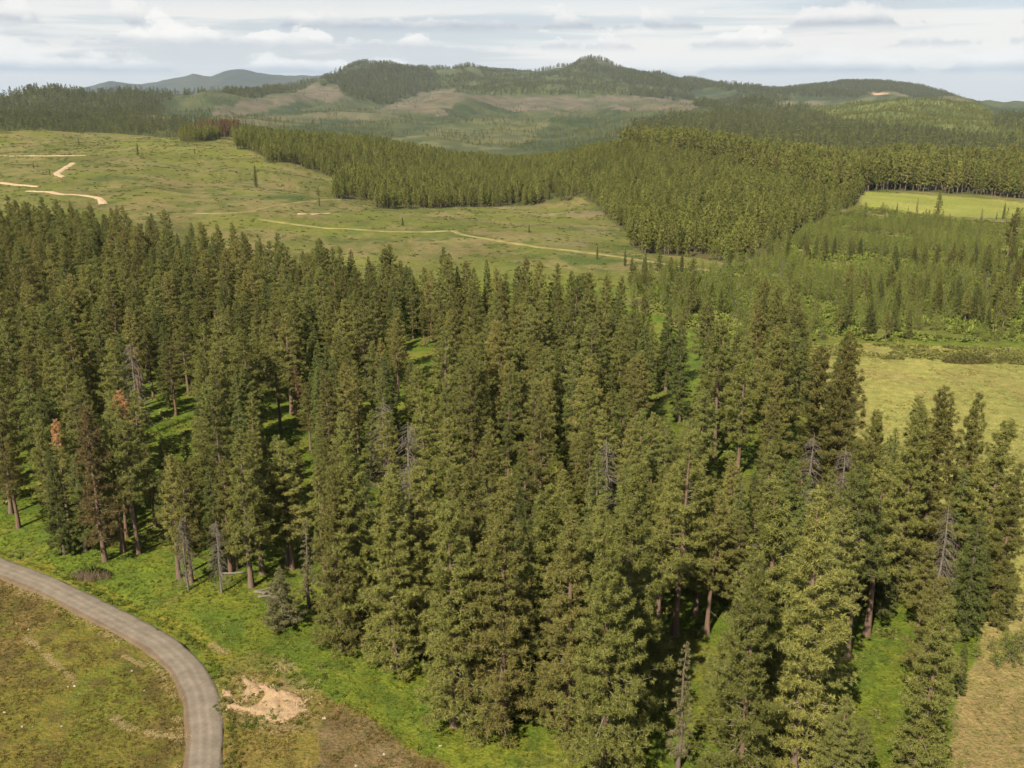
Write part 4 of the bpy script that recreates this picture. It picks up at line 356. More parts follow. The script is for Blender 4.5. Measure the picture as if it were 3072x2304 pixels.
('pine',-160.1,283.6,16.1,''),('pine',20.3,129.8,10.6,''),('pine',-12.4,193.3,22.7,''),('pine',-189.3,316.7,21.5,''),('pine',-145.0,295.4,18.8,''),('fir',-53.7,247.4,20.0,''),
('pine',-25.3,266.4,20.0,''),('fir',1.1,260.4,15.6,''),('fir',-178.4,317.5,16.2,''),('pine',-69.7,300.0,17.4,''),('pine',-82.6,218.0,19.1,''),('fir',35.8,210.8,20.4,''),
('pine',-0.3,214.6,16.8,''),('fir',36.8,222.4,13.9,''),('pine',-86.8,330.4,16.9,''),('fir',-104.5,153.5,12.9,''),('pine',-166.9,255.2,17.7,''),('fir',-7.8,184.3,8.4,''),
('pine',4.2,128.7,23.4,''),('pine',-192.8,290.3,9.7,''),('pine',-117.0,256.4,19.2,''),('fir',-79.4,326.2,17.6,''),('pine',22.1,150.3,12.7,''),('fir',-54.2,155.8,16.5,''),
('fir',-143.0,306.4,14.9,''),('pine',-127.8,240.6,20.9,''),('pine',-25.8,205.4,17.3,''),('pine',-145.1,279.1,22.9,''),('pine',4.0,194.5,15.1,''),('pine',-236.6,382.1,16.8,''),
('pine',-151.4,330.2,20.3,''),('pine',-47.5,218.5,16.6,''),('pine',-160.4,239.9,18.3,''),('pine',-103.8,258.7,22.9,''),('pine',60.0,224.3,16.7,''),('pine',-41.8,214.1,19.2,''),
('fir',-109.0,292.7,20.7,''),('pine',-154.4,334.5,20.0,''),('pine',-170.9,372.4,16.6,''),('pine',8.8,268.9,12.4,''),('pine',-102.1,168.0,22.0,''),('pine',-22.7,261.1,20.1,''),
('pine',-116.5,311.3,17.6,''),('pine',-161.3,346.8,19.9,''),('fir',-32.4,258.3,19.6,''),('pine',-4.3,260.5,21.2,''),('pine',-67.4,220.1,17.8,''),('pine',-45.6,208.1,12.6,''),
('pine',-214.1,365.1,13.2,''),('pine',-135.6,269.8,17.0,''),('pine',-61.2,193.9,21.2,''),('fir',-47.6,156.6,19.8,''),('pine',-145.2,348.9,17.3,''),('pine',49.8,148.3,12.0,''),
('pine',38.2,132.1,16.7,''),('fir',-23.3,162.8,18.6,''),('fir',-72.0,149.2,18.2,''),('fir',38.7,107.2,17.1,''),('pine',-176.3,279.4,23.2,''),('pine',32.9,215.4,14.8,''),
('pine',-235.9,354.6,22.7,''),('pine',62.9,215.3,19.7,''),('pine',-52.0,201.3,20.9,''),('pine',-134.4,319.5,23.5,''),('pine',-198.0,320.7,19.0,''),('pine',-153.1,376.5,21.3,''),
('pine',-230.6,354.4,14.9,''),('fir',-100.2,266.1,8.7,''),('fir',-176.5,372.7,16.5,''),('pine',-171.4,264.2,17.4,''),('pine',-63.2,142.9,17.1,''),('pine',-121.4,215.2,20.4,''),
('pine',24.5,116.8,16.6,''),('pine',-138.9,211.8,20.1,''),('pine',-53.3,207.9,18.9,''),('fir',-151.7,366.2,19.2,''),('pine',-127.9,322.7,21.1,''),('pine',22.8,124.7,18.5,''),
('pine',-47.5,194.2,22.2,''),('pine',27.9,238.1,22.5,''),('pine',-17.6,171.1,16.5,''),('pine',-208.7,382.4,17.1,''),('pine',-30.2,142.9,12.8,''),('fir',-153.9,317.7,12.3,''),
('pine',-37.8,211.3,21.7,''),('pine',13.9,91.8,21.7,''),('fir',-43.9,144.9,18.3,''),('pine',-224.8,373.9,18.3,''),('pine',-100.7,227.4,17.8,''),('pine',-51.6,253.3,21.8,''),
('pine',-149.3,234.1,20.3,''),('pine',-100.4,182.3,23.1,''),('fir',-39.7,249.7,15.2,''),('pine',-158.6,333.8,13.3,''),('pine',58.0,217.5,20.6,''),('pine',-74.7,158.9,9.1,''),
('pine',-14.2,144.9,20.1,''),('fir',-65.3,313.9,15.5,''),('fir',9.6,175.1,8.8,''),('fir',-4.6,249.3,16.7,''),('pine',12.0,190.4,9.8,''),('pine',-116.9,223.4,22.4,''),
('fir',-74.5,196.2,18.9,''),('pine',-116.6,270.9,23.0,''),('pine',-114.9,261.2,21.9,''),('fir',-150.6,227.7,17.6,''),('pine',-53.3,293.9,22.0,''),('pine',62.8,233.1,13.9,''),
('fir',-200.7,369.7,12.0,''),('fir',-95.7,304.3,9.4,''),('pine',-188.2,292.4,10.8,''),('pine',-148.5,303.0,21.7,''),('pine',-167.4,344.2,20.6,''),('pine',-104.6,263.9,17.0,''),
('pine',-94.7,266.6,19.4,''),('pine',-150.4,275.8,19.9,''),('pine',-73.2,204.8,19.5,''),('fir',-65.3,303.0,8.6,''),('pine',16.4,260.9,20.0,''),('pine',-192.8,368.3,21.4,''),
('pine',13.0,163.0,15.0,''),('pine',-143.9,228.8,22.6,''),('pine',-164.4,302.9,22.8,''),('pine',-98.9,245.3,18.7,''),('fir',-172.8,328.5,8.3,''),('pine',-93.0,201.3,10.5,''),
('fir',-55.5,283.1,15.0,''),('pine',-161.0,329.1,20.6,''),('pine',-7.4,269.0,14.3,''),('pine',21.2,255.2,19.0,''),('pine',-108.0,345.3,18.1,''),('pine',-122.9,227.4,19.2,''),
('pine',-112.0,329.8,18.8,''),('pine',-74.0,224.4,16.9,''),('fir',-75.9,243.4,15.9,''),('pine',-123.8,276.0,11.9,''),('pine',-126.5,290.1,16.9,''),('fir',-17.4,286.4,9.6,''),
('pine',-55.3,195.9,17.0,''),('fir',0.4,115.2,17.4,''),('fir',-34.5,162.5,19.1,''),('pine',-108.6,335.5,18.6,''),('pine',-208.2,388.8,18.6,''),('pine',-175.3,262.4,22.1,''),
('pine',-216.4,369.5,21.5,''),('pine',-3.4,203.8,22.4,''),('fir',54.7,128.3,18.4,''),('fir',-23.6,168.1,19.3,''),('fir',-25.5,289.5,12.8,''),('pine',-224.6,369.3,15.1,''),
('pine',11.9,265.1,21.4,''),('pine',-166.1,333.1,18.9,''),('pine',-178.3,295.7,23.3,''),('pine',25.9,242.6,10.4,''),('pine',-153.2,346.3,13.9,''),('fir',-89.6,307.1,16.1,''),
('pine',-42.4,224.9,21.8,''),('pine',-135.9,225.8,21.4,''),('pine',-199.7,340.5,15.6,''),('pine',-238.2,359.1,16.7,''),('pine',-178.1,304.1,10.2,''),('fir',-45.8,286.6,8.5,''),
('fir',2.2,234.5,15.8,''),('pine',-206.7,378.5,9.4,''),('pine',-83.2,179.5,14.9,''),('fir',-163.3,372.5,16.8,''),('pine',-166.7,281.6,10.6,''),('fir',-162.6,364.2,20.4,''),
('pine',27.6,221.3,9.5,''),('pine',-163.9,341.5,14.8,''),('pine',36.6,96.3,21.6,''),('pine',-103.7,238.5,20.3,''),('pine',-82.9,168.3,19.4,''),('pine',-56.6,291.2,13.0,''),
('pine',-56.1,227.3,21.2,''),('fir',-110.4,302.6,15.9,''),('fir',-122.0,340.2,12.8,''),('pine',7.7,238.4,17.9,''),('pine',-144.1,235.5,16.1,''),('pine',34.5,110.3,16.3,''),
('pine',-38.5,170.2,13.9,''),('pine',-189.4,298.1,19.4,''),('pine',-200.7,314.7,21.6,''),('pine',-61.5,299.6,23.5,''),('fir',-128.9,267.0,16.7,''),('pine',-220.9,375.1,20.1,''),
('pine',62.8,207.0,22.6,''),('pine',-77.3,145.7,22.0,''),('pine',-28.3,229.8,18.0,''),('pine',-182.4,384.9,21.0,''),('fir',-75.1,238.1,10.8,''),('pine',30.8,132.6,11.1,''),
('pine',-130.6,274.3,18.6,''),('pine',-131.7,309.9,16.6,''),('pine',-132.1,364.3,22.0,''),('pine',7.7,140.5,9.5,''),('pine',-100.9,343.9,22.0,''),('pine',-168.0,260.7,21.1,''),
('fir',62.9,177.2,16.9,''),('pine',-179.5,335.7,14.1,''),('pine',-120.4,315.1,19.0,''),('fir',34.3,123.1,15.0,''),('pine',23.6,137.4,17.5,''),('fir',-24.8,180.2,18.0,''),
('fir',-44.1,301.7,14.9,''),('pine',-186.3,362.4,21.3,''),('pine',-100.4,218.6,16.9,''),('pine',-62.8,287.6,21.2,''),('pine',-180.5,370.2,19.2,''),('pine',-49.6,229.9,20.7,''),
('pine',-59.3,133.2,16.7,''),('pine',-17.5,227.4,19.4,''),('pine',18.0,167.5,13.1,''),('pine',-206.4,372.9,19.9,''),('pine',-242.8,379.4,16.0,''),('fir',-251.0,385.1,19.5,''),
('pine',-30.6,150.4,21.7,''),('pine',-108.6,307.9,16.4,''),('pine',-97.7,172.6,22.7,''),('pine',-4.2,197.9,16.1,''),('fir',-102.1,301.0,17.2,''),('pine',-70.1,295.4,18.9,''),
('fir',-23.2,283.3,11.5,''),('pine',31.8,161.3,9.5,''),('pine',-86.8,234.5,12.0,''),('pine',-230.8,386.7,17.3,''),('fir',-109.5,188.7,20.2,''),('fir',-33.0,130.4,17.4,''),
('pine',-213.1,372.2,10.8,''),('pine',-63.5,308.5,22.6,''),('pine',-49.9,211.0,20.8,''),('pine',-176.1,310.2,19.6,''),('pine',44.6,151.1,9.5,''),('pine',38.9,174.8,16.8,''),
('pine',-124.6,304.7,11.4,''),('pine',-164.6,349.6,22.8,''),('fir',16.0,101.0,14.3,''),('fir',-199.4,325.9,18.1,''),('pine',44.9,89.9,16.6,''),('fir',-148.1,345.4,17.0,''),
('pine',-167.2,362.3,22.0,''),('pine',-40.2,297.1,9.3,''),('pine',-75.2,287.5,15.9,''),('fir',-53.5,260.7,12.8,''),('pine',-125.6,261.3,18.0,''),('pine',46.6,157.1,19.3,''),
('pine',-80.9,196.7,22.0,''),('pine',-233.9,369.0,20.7,''),('pine',-103.2,176.1,15.1,''),('pine',-18.8,272.2,22.5,''),('fir',11.0,108.9,17.0,''),('pine',-109.4,212.0,17.1,''),
('pine',20.6,158.0,14.7,''),('pine',-99.2,272.7,18.2,''),('pine',-56.5,212.2,18.3,''),('pine',24.0,110.0,18.4,''),('pine',-59.8,231.8,11.3,''),('pine',11.9,199.4,20.8,''),
('fir',-100.8,313.5,18.7,''),('fir',-0.4,90.3,19.3,''),('pine',-161.0,265.6,17.9,''),('fir',-42.8,219.6,9.3,''),('pine',-25.4,191.0,11.6,''),('fir',-29.5,278.7,13.9,''),
('pine',-174.1,256.6,18.7,''),('pine',15.4,107.0,14.4,''),('fir',-9.6,281.7,9.7,''),('pine',-100.2,149.8,18.6,''),('pine',-6.8,154.5,23.0,''),('pine',-109.4,232.8,22.5,''),
('pine',-40.5,268.2,18.3,''),('fir',-49.8,131.4,11.2,''),('fir',56.4,104.6,17.8,''),('pine',-87.6,271.0,23.2,''),('fir',-185.8,320.6,14.8,''),('pine',11.4,241.5,20.4,''),
('pine',-4.6,227.6,18.9,''),('pine',6.3,247.5,19.6,''),('pine',6.2,210.9,21.4,''),('fir',-115.3,199.3,14.6,''),('pine',-208.1,364.8,17.2,''),('pine',-79.1,318.4,23.1,''),
('pine',-47.2,182.5,18.8,''),('pine',17.2,225.4,17.2,''),('pine',-254.5,390.6,20.1,''),('pine',39.3,215.7,17.6,''),('pine',-72.0,245.9,19.0,''),('pine',-55.5,218.7,14.9,''),
('fir',-149.9,348.8,16.8,''),('pine',-105.4,206.5,21.2,''),('pine',-231.0,378.4,19.7,''),('pine',18.9,232.2,19.2,''),('pine',-172.8,351.5,22.5,''),('pine',54.6,149.7,21.1,''),
('pine',-121.7,238.1,11.6,''),('fir',31.3,207.7,14.5,''),('pine',-147.0,224.3,17.6,''),('pine',56.8,197.8,15.7,''),('pine',50.0,119.3,18.6,''),('pine',-158.6,320.9,21.8,''),
('pine',-37.5,217.1,9.9,''),('pine',37.8,170.1,11.1,''),('pine',-185.1,380.4,22.6,''),('pine',-44.2,152.2,17.6,''),('pine',-32.8,287.6,11.2,''),('fir',15.6,118.8,18.5,''),
('pine',-162.6,278.5,21.5,''),('pine',-7.6,191.3,19.3,''),('fir',-155.1,330.7,18.4,''),('fir',-37.3,279.5,17.8,''),('pine',15.9,254.3,14.1,''),('pine',-54.9,161.9,22.1,''),
('pine',-142.1,324.0,13.6,''),('fir',10.4,158.9,19.7,''),('pine',-154.1,306.5,19.3,''),('pine',33.0,231.5,19.4,''),('pine',-199.0,358.9,19.8,''),('pine',-204.6,330.5,19.8,''),
('pine',-152.4,293.3,16.8,''),('pine',31.7,150.8,18.4,''),('pine',9.9,134.9,16.5,''),('pine',-171.7,251.1,18.0,''),('fir',9.8,149.9,8.6,''),('pine',-141.1,205.1,17.8,''),
('pine',-44.9,246.1,14.1,''),('pine',3.9,265.3,22.9,''),('pine',-0.4,164.6,19.4,''),('pine',-56.3,299.5,17.1,''),('pine',-149.1,359.0,20.0,''),('pine',-128.0,205.5,18.7,''),
('pine',-171.5,335.2,20.2,''),('pine',-138.1,291.6,18.4,''),('pine',-76.5,295.5,22.9,''),('pine',56.6,155.6,17.5,''),('pine',-138.0,265.3,22.9,''),('pine',-108.1,351.4,19.5,''),
('fir',56.1,137.5,14.8,''),('pine',-85.5,208.7,21.1,''),('fir',-78.2,182.6,20.4,''),('pine',-158.8,231.0,15.9,''),('pine',-153.7,256.3,23.2,''),('pine',-95.8,340.4,18.6,''),
('fir',-101.0,159.8,19.6,''),('pine',-9.8,250.9,21.1,''),('pine',-56.9,144.3,11.7,''),('pine',4.6,177.0,18.6,''),('pine',-87.9,240.0,21.5,''),('pine',-107.3,195.6,15.1,''),
('fir',-33.9,136.7,10.5,''),('fir',-85.5,324.2,15.3,''),('fir',2.9,111.1,15.8,''),('pine',-149.0,325.3,20.9,''),('pine',-177.5,364.7,20.4,''),('pine',-153.7,370.7,22.0,''),
('pine',-55.4,242.4,19.3,''),('pine',-168.3,382.3,21.3,''),('pine',-206.1,347.3,19.5,''),('pine',-183.7,304.5,18.2,''),('fir',-157.2,364.9,16.2,''),('pine',8.9,215.7,17.8,''),
('pine',-65.3,137.2,22.2,''),('pine',-193.7,373.9,22.3,''),('pine',-78.3,252.9,19.8,''),('fir',-67.2,244.2,12.7,''),('pine',42.6,110.2,19.1,''),('fir',-126.3,222.8,16.2,''),
('pine',-90.4,178.3,18.1,''),('pine',-163.2,321.5,13.8,''),('fir',22.7,216.2,8.5,''),('pine',-185.6,336.3,19.9,''),('pine',-67.9,286.9,23.2,''),('fir',-15.3,108.0,20.2,''),
('fir',-210.5,378.1,14.8,''),('fir',-70.3,235.9,15.5,''),('pine',-147.2,249.5,23.3,''),('fir',-195.9,337.1,14.4,''),('pine',1.9,101.3,18.2,''),('pine',-182.6,291.7,12.5,''),
('pine',-213.3,342.0,17.2,''),('pine',-190.9,283.4,20.7,''),('pine',-180.3,269.8,19.6,''),('pine',-184.3,316.5,20.4,''),('pine',-103.4,294.8,20.2,''),('pine',1.6,190.6,18.3,''),
('pine',-154.9,225.1,15.2,''),('pine',-229.5,343.0,13.7,''),('pine',-105.7,229.1,17.0,''),('pine',61.0,127.6,9.4,''),('pine',4.8,199.5,22.4,''),('fir',-37.0,142.8,8.7,''),
('pine',-197.0,370.3,19.6,''),('pine',57.8,122.2,18.3,''),('fir',-177.5,323.4,18.6,''),('pine',-96.9,318.8,9.8,''),('pine',-67.9,306.5,18.0,''),('pine',-124.8,317.8,22.5,''),
('pine',35.9,103.3,18.9,''),('pine',-45.9,227.4,19.1,''),('pine',-124.0,175.6,18.0,''),('pine',53.0,158.1,11.8,''),('pine',-131.8,245.9,19.7,''),('pine',-72.3,136.9,18.1,''),
('pine',-77.2,231.0,23.4,''),('pine',-221.9,379.0,9.3,''),('pine',-164.9,240.7,23.4,''),('pine',67.2,216.7,18.1,''),('pine',51.7,153.3,9.1,''),('pine',-38.9,288.2,22.2,''),
('pine',-112.5,313.3,13.1,''),('pine',-117.7,294.5,18.5,''),('pine',39.7,140.0,11.9,''),('pine',22.1,189.6,17.8,''),('pine',-238.2,377.9,22.8,''),('fir',-133.4,233.1,13.4,''),
('pine',-56.3,307.5,17.2,''),('fir',-8.4,96.1,9.2,''),('pine',31.1,146.5,19.7,''),('pine',26.2,159.7,10.3,''),('pine',-112.3,167.0,18.2,''),('pine',-82.3,269.4,19.6,''),
('pine',-181.2,340.3,12.8,''),('fir',-119.8,306.1,19.6,''),('pine',-184.9,352.9,16.8,''),('pine',62.7,220.7,22.7,''),('pine',-39.8,176.0,10.9,''),('pine',-245.5,384.2,19.7,''),
('pine',-158.5,339.6,12.0,''),('pine',-36.3,149.2,9.8,''),('pine',-26.6,212.6,15.8,''),('fir',41.6,81.9,14.6,''),('pine',-182.6,376.8,18.7,''),('pine',-28.5,166.0,18.4,''),
('pine',-117.3,187.4,17.5,''),('fir',-40.8,139.2,8.6,''),('fir',-205.0,369.0,16.2,''),('fir',62.6,145.5,13.7,''),('fir',65.0,239.6,17.7,''),('fir',48.3,109.5,11.2,''),
('fir',-151.3,338.0,12.7,''),('pine',-242.2,374.4,20.3,''),('pine',6.9,170.2,20.7,''),('pine',20.5,140.7,9.1,''),('fir',19.5,176.4,14.5,''),('fir',-31.5,225.1,11.4,''),
('fir',-109.2,319.9,18.3,''),('pine',-10.4,245.2,20.0,''),('pine',-109.1,263.6,14.9,''),('pine',-50.4,286.4,15.4,''),('pine',-49.8,169.6,17.4,''),('pine',-153.2,356.4,16.0,''),
('pine',-51.4,159.1,21.0,''),('pine',-150.9,222.7,20.9,''),('pine',-140.5,223.2,18.7,''),('pine',33.3,76.7,9.1,''),('pine',17.0,210.5,14.4,''),('fir',13.5,181.8,16.1,''),
('pine',-83.8,281.6,18.1,''),('pine',27.3,143.7,14.3,''),('pine',26.3,151.4,13.5,''),('pine',-127.7,340.1,18.5,''),('pine',-91.2,292.9,21.7,''),('pine',-41.7,229.7,17.6,''),
('fir',-180.8,278.3,19.4,''),('pine',53.9,143.3,11.5,''),('pine',-181.1,300.8,16.9,''),('pine',-166.5,250.4,20.2,''),('pine',-118.9,327.5,19.0,''),('pine',-146.5,321.4,21.3,''),
('pine',22.4,81.2,17.2,''),('pine',-22.4,197.8,10.7,''),('fir',-107.6,282.9,20.6,''),('pine',-154.9,326.6,23.2,''),('pine',-67.7,318.5,17.4,''),('pine',15.5,150.0,14.9,''),
('fir',-191.0,321.2,9.8,''),('pine',-160.9,352.3,15.7,''),('pine',-41.0,149.5,10.2,''),('fir',-158.7,302.4,12.9,''),('pine',-145.2,356.3,11.8,''),('pine',-196.5,388.4,17.8,''),
('pine',-21.2,288.5,22.3,''),('pine',10.4,96.2,19.1,''),('pine',-49.6,276.5,17.2,''),('fir',-37.4,185.5,17.2,''),('fir',-259.0,389.9,16.4,''),('pine',-186.7,366.7,23.0,''),
('fir',-13.5,275.9,11.6,''),('pine',-171.1,271.9,16.5,''),('pine',66.4,250.2,19.2,''),('pine',36.0,145.7,9.2,''),('pine',25.7,181.5,17.2,''),('pine',24.7,105.8,19.3,''),
('pine',7.2,124.0,15.2,''),('pine',-204.5,303.0,18.0,''),('pine',-104.7,218.8,22.5,''),('fir',-60.1,153.0,9.7,''),('fir',-3.3,272.9,16.6,''),('pine',-50.7,175.2,22.8,''),
('fir',60.6,152.9,9.3,''),('fir',-59.8,284.0,17.6,''),('pine',-3.4,169.3,9.9,''),('pine',-54.7,149.8,10.3,''),('fir',-204.8,312.7,14.7,''),('fir',-154.9,268.2,17.8,''),
('fir',66.9,184.7,20.5,''),('fir',-161.8,235.6,19.6,''),('pine',-61.1,225.4,19.2,''),('fir',-80.4,263.0,15.4,''),('pine',-98.4,240.0,17.7,''),('pine',-46.7,148.0,9.0,''),
('pine',-113.4,220.8,22.0,''),('fir',-43.2,283.8,20.5,''),('fir',-22.4,173.1,8.1,''),('pine',-199.1,378.3,16.9,''),('pine',-90.9,189.9,19.7,'')]
LONE=[
 ('fir', -483.4, 1091.5, 8.5, 'lone dark conifer near the crest of the hillside meadow, leftmost one'),
 ('fir', -363.6, 947.3, 12.7, 'tall lone conifer on the upper hillside meadow casting a short shadow'),
 ('fir', -316.2, 972.2, 6.7, 'small dark conifer on the meadow below the reddish tree clump'),
 ('fir', -374.4, 760.0, 4.2, 'short bushy conifer beside the upper dirt road'),
 ('fir', -334.3, 700.9, 5.6, 'thin conifer on the meadow just left of the bent dirt road'),
 ('fir', -186.4, 702.9, 16.5, 'tall slender lone conifer low on the meadow with its shadow to the right'),
 ('snag', -225.6, 895.4, 9.5, 'grey dead tree standing out from the meadow forest corner'),
 ('snag', -280.2, 670.1, 6.0, 'grey dead trunk on the hillside meadow above the lower dirt road'),
 ('snag', -302.5, 654.5, 5.2, 'thin grey dead tree between the dirt roads on the hillside'),
 ('fir', -136.5, 678.9, 8.0, 'small dark conifer beside the track at the foot of the hillside meadow'),
 ('fir', -120.6, 601.2, 6.3, 'round dark conifer just below the hillside track bend'),
 ('fir', 283.1, 705.1, 7.4, 'small pointed conifer at the near edge of the bright green field, leftmost'),
 ('sparse', 298.4, 706.6, 10.8, 'thin wispy conifer at the near edge of the bright green field'),
 ('pine', 285.7, 642.6, 24.3, 'tall bare-trunked pine standing in front of the bright green field'),
 ('sparse', 305.7, 622.1, 15.0, 'thin conifer on a bare trunk below the bright green field, right of the tall pine'),
 ('fir', 355.8, 692.6, 12.3, 'dark conifer in front of the bright green field near the right edge'),
 ('fir', 349.7, 690.3, 6.0, 'short dark conifer left of a taller one by the green field'),
 ('pine', 244.9, 467.8, 24.5, 'tall leaning pine with a long pale trunk near the right edge'),
 ('snag', 103.6, 362.5, 9.0, 'pale dead trunk standing above the thicket right of centre'),
 ('snag', 176.6, 348.5, 9.6, 'tall pale dead trunk among dark conifers at the right'),
 ('fir', -466.5, 1277.2, 4.7, 'dark conifer on the skyline of the hillside meadow'),
 ('fir', 9.1, 506.9, 3.4, 'small round dark conifer on the clear-cut beside the grassy track'),
 ('fir', -59.6, 520.2, 3.5, 'bushy dark shrub-like conifer on the clear-cut left of the sandy patch'),
 ('fir', 36.9, 409.4, 6.4, 'dark narrow conifer in front of the grassy track, right of centre'),
 ('fir', 46.5, 388.3, 7.6, 'tall narrow conifer at the back edge of the forest by the grassy track'),
 ('fir', 62.9, 349.7, 11.6, 'tall dark narrow conifer by the end of the grassy track')]
RED=[(-393, 1231), (-386, 1256), (-373, 1257), (-367, 1276), (-372, 1276)]
STONE=[(-63.9, 108.2), (-60.1, 103.4), (-55.2, 99.3), (-50.5, 94.7), (-51.1, 94.5), (-42.1, 93.9), (-55.9, 89.5), (-51.7, 87.2), (-52.8, 87.2), (-48.6, 87.3), (-46.3, 88.5), (-51.8, 108.0), (-45.0, 97.6), (-61.7, 106.9), (-33.2, 81.9), (-21.5, 91.2), (-23.9, 93.9), (-20.5, 88.5), (-15.8, 81.0), (-13.2, 82.7), (-7.5, 83.9), (-27.8, 98.1)]
LOG=[(-34.2, 116.6, 20, 2.6), (-33.6, 115.7, -12, 3.2), (-33.0, 114.8, 8, 2.8), (-32.2, 114.0, -35, 2.4), (-31.7, 114.6, 15, 3.0), (-39.6, 121.4, 5, 3.2), (-33.4, 115.7, 60, 1.8)]
PTS={'bush': (-59.3, 120.4), 'bushR1': (118.0, 237.0), 'bushR2': (130.3, 238.8), 'pit': (-26.5, 90.3)}
EDGE_SHRUBS=[(56.4, 100.6), (57.7, 98.7), (60.0, 99.4), (62.2, 101.6), (58.8, 102.0), (60.8, 102.6)]
PITS=[[(-31.74, 96.35), (-31.33, 96.24), (-30.93, 96.14), (-30.52, 96.03), (-30.12, 95.92), (-29.75, 95.65), (-29.38, 95.37), (-29.01, 95.08), (-28.64, 94.79), (-28.76, 94.31), (-28.87, 93.82), (-28.99, 93.35), (-29.11, 92.91), (-29.35, 92.68), (-29.59, 92.46), (-29.83, 92.23), (-30.15, 92.57), (-30.48, 92.91), (-30.68, 93.47), (-30.9, 94.05), (-31.11, 94.64), (-31.32, 95.22), (-31.53, 95.79)], [(-32.37, 91.48), (-31.96, 91.32), (-31.56, 91.17), (-31.15, 91.02), (-30.75, 90.87), (-30.41, 90.8), (-30.06, 90.73), (-29.72, 90.66), (-29.37, 90.59), (-29.03, 90.51), (-28.68, 90.43), (-28.57, 90.93), (-28.45, 91.41), (-28.33, 91.89), (-28.17, 92.3), (-28.01, 92.72), (-27.86, 93.17), (-27.5, 93.33), (-27.14, 93.51), (-26.78, 93.68), (-26.44, 93.61), (-26.11, 93.53), (-25.77, 93.45), (-25.43, 93.36), (-25.1, 93.26), (-24.76, 93.16), (-24.42, 93.06), (-24.05, 92.57), (-23.68, 92.09), (-23.53, 91.49), (-23.38, 90.91), (-23.11, 90.46), (-22.83, 90.0), (-23.1, 89.64), (-23.36, 89.28), (-23.62, 88.92), (-23.88, 88.76), (-24.13, 88.59), (-24.38, 88.42), (-24.63, 88.26), (-24.88, 88.1), (-25.13, 87.94), (-25.38, 87.78), (-25.7, 87.82), (-26.03, 87.87), (-26.35, 87.91), (-26.68, 87.96), (-27.02, 88.15), (-27.36, 88.35), (-27.71, 88.55), (-28.05, 88.75), (-28.4, 88.96), (-28.76, 89.17), (-29.09, 89.32), (-29.42, 89.48), (-29.75, 89.62), (-30.08, 89.77), (-30.41, 89.91), (-30.74, 90.04), (-31.07, 90.18), (-31.39, 90.51), (-31.72, 90.83), (-32.05, 91.16)], [(-29.23, 94.99), (-28.88, 95.18), (-28.52, 95.37), (-28.17, 95.18), (-27.82, 94.99), (-27.47, 94.8), (-27.13, 94.3), (-26.81, 93.81), (-26.48, 93.33), (-26.84, 93.05), (-27.19, 92.76), (-27.57, 93.03), (-27.95, 93.32), (-28.35, 93.63), (-28.79, 94.31)], [(-23.44, 91.92), (-23.08, 92.18), (-22.72, 92.45), (-22.75, 91.59), (-23.07, 91.5), (-23.39, 91.41)], [(-32.8, 93.31), (-32.75, 93.85), (-32.7, 94.4), (-32.31, 93.6), (-31.93, 92.86), (-32.2, 92.32), (-32.49, 92.8)], [(-27.81, 98.05), (-27.57, 98.29), (-27.32, 98.53), (-27.07, 98.76), (-26.82, 99.0), (-26.87, 98.35), (-26.91, 97.7), (-27.36, 97.87)]]

# ---------------------------------------------------------------- helpers
COL = scene.collection
def tag(o, label=None, cat=None, group=None, kind=None):
    if label: o['label'] = label
    if cat: o['category'] = cat
    if group: o['group'] = group
    if kind: o['kind'] = kind
    return o
def mesh_from(name, V, F, mats=(), mat_idx=None, smooth=False, tone=None):
    """V (n,3), F (m,k) arrays or list of such arrays"""
    me = bpy.data.meshes.new(name)
    V = np.asarray(V, np.float32)
    Fs = F if isinstance(F, list) else [F]
    Fs = [np.asarray(f, np.int32) for f in Fs if len(f)]
    nl = sum(f.size for f in Fs); nf = sum(len(f) for f in Fs)
    me.vertices.add(len(V)); me.vertices.foreach_set('co', V.ravel())
    me.loops.add(nl); me.loops.foreach_set('vertex_index', np.concatenate([f.ravel() for f in Fs]))
    me.polygons.add(nf)
    tot = np.concatenate([np.full(len(f), f.shape[1], np.int32) for f in Fs])
    st = np.concatenate([[0], np.cumsum(tot)[:-1]]).astype(np.int32)
    me.polygons.foreach_set('loop_start', st)
    for m in mats: me.materials.append(m)
    if mat_idx is not None: me.polygons.foreach_set('material_index', np.asarray(mat_idx, np.int32))
    if smooth: me.polygons.foreach_set('use_smooth', np.ones(nf, bool))
    if tone is not None:
        a = me.attributes.new('tone', 'FLOAT', 'POINT'); a.data.foreach_set('value', np.asarray(tone, np.float32))
    me.update(calc_edges=True); me.validate()
    return me
def link(name, me, parent=None):
    o = bpy.data.objects.new(name, me); COL.objects.link(o)
    if parent: o.parent = parent
    return o
def inpoly(poly, x, y):
    P = np.asarray(poly, float); c = np.zeros(np.shape(x), bool)
    bb = (x > P[:, 0].min()) & (x < P[:, 0].max()) & (y > P[:, 1].min()) & (y < P[:, 1].max())
    if not bb.any(): return c
    xs = x[bb]; ys = y[bb]; r = np.zeros(xs.shape, bool)
    j = len(P)-1
    for i in range(len(P)):
        a = P[i]; b = P[j]
        if a[1] != b[1]:
            r ^= ((a[1] > ys) != (b[1] > ys)) & (xs < (b[0]-a[0])*(ys-a[1])/(b[1]-a[1])+a[0])
        j = i
    c[bb] = r
    return c
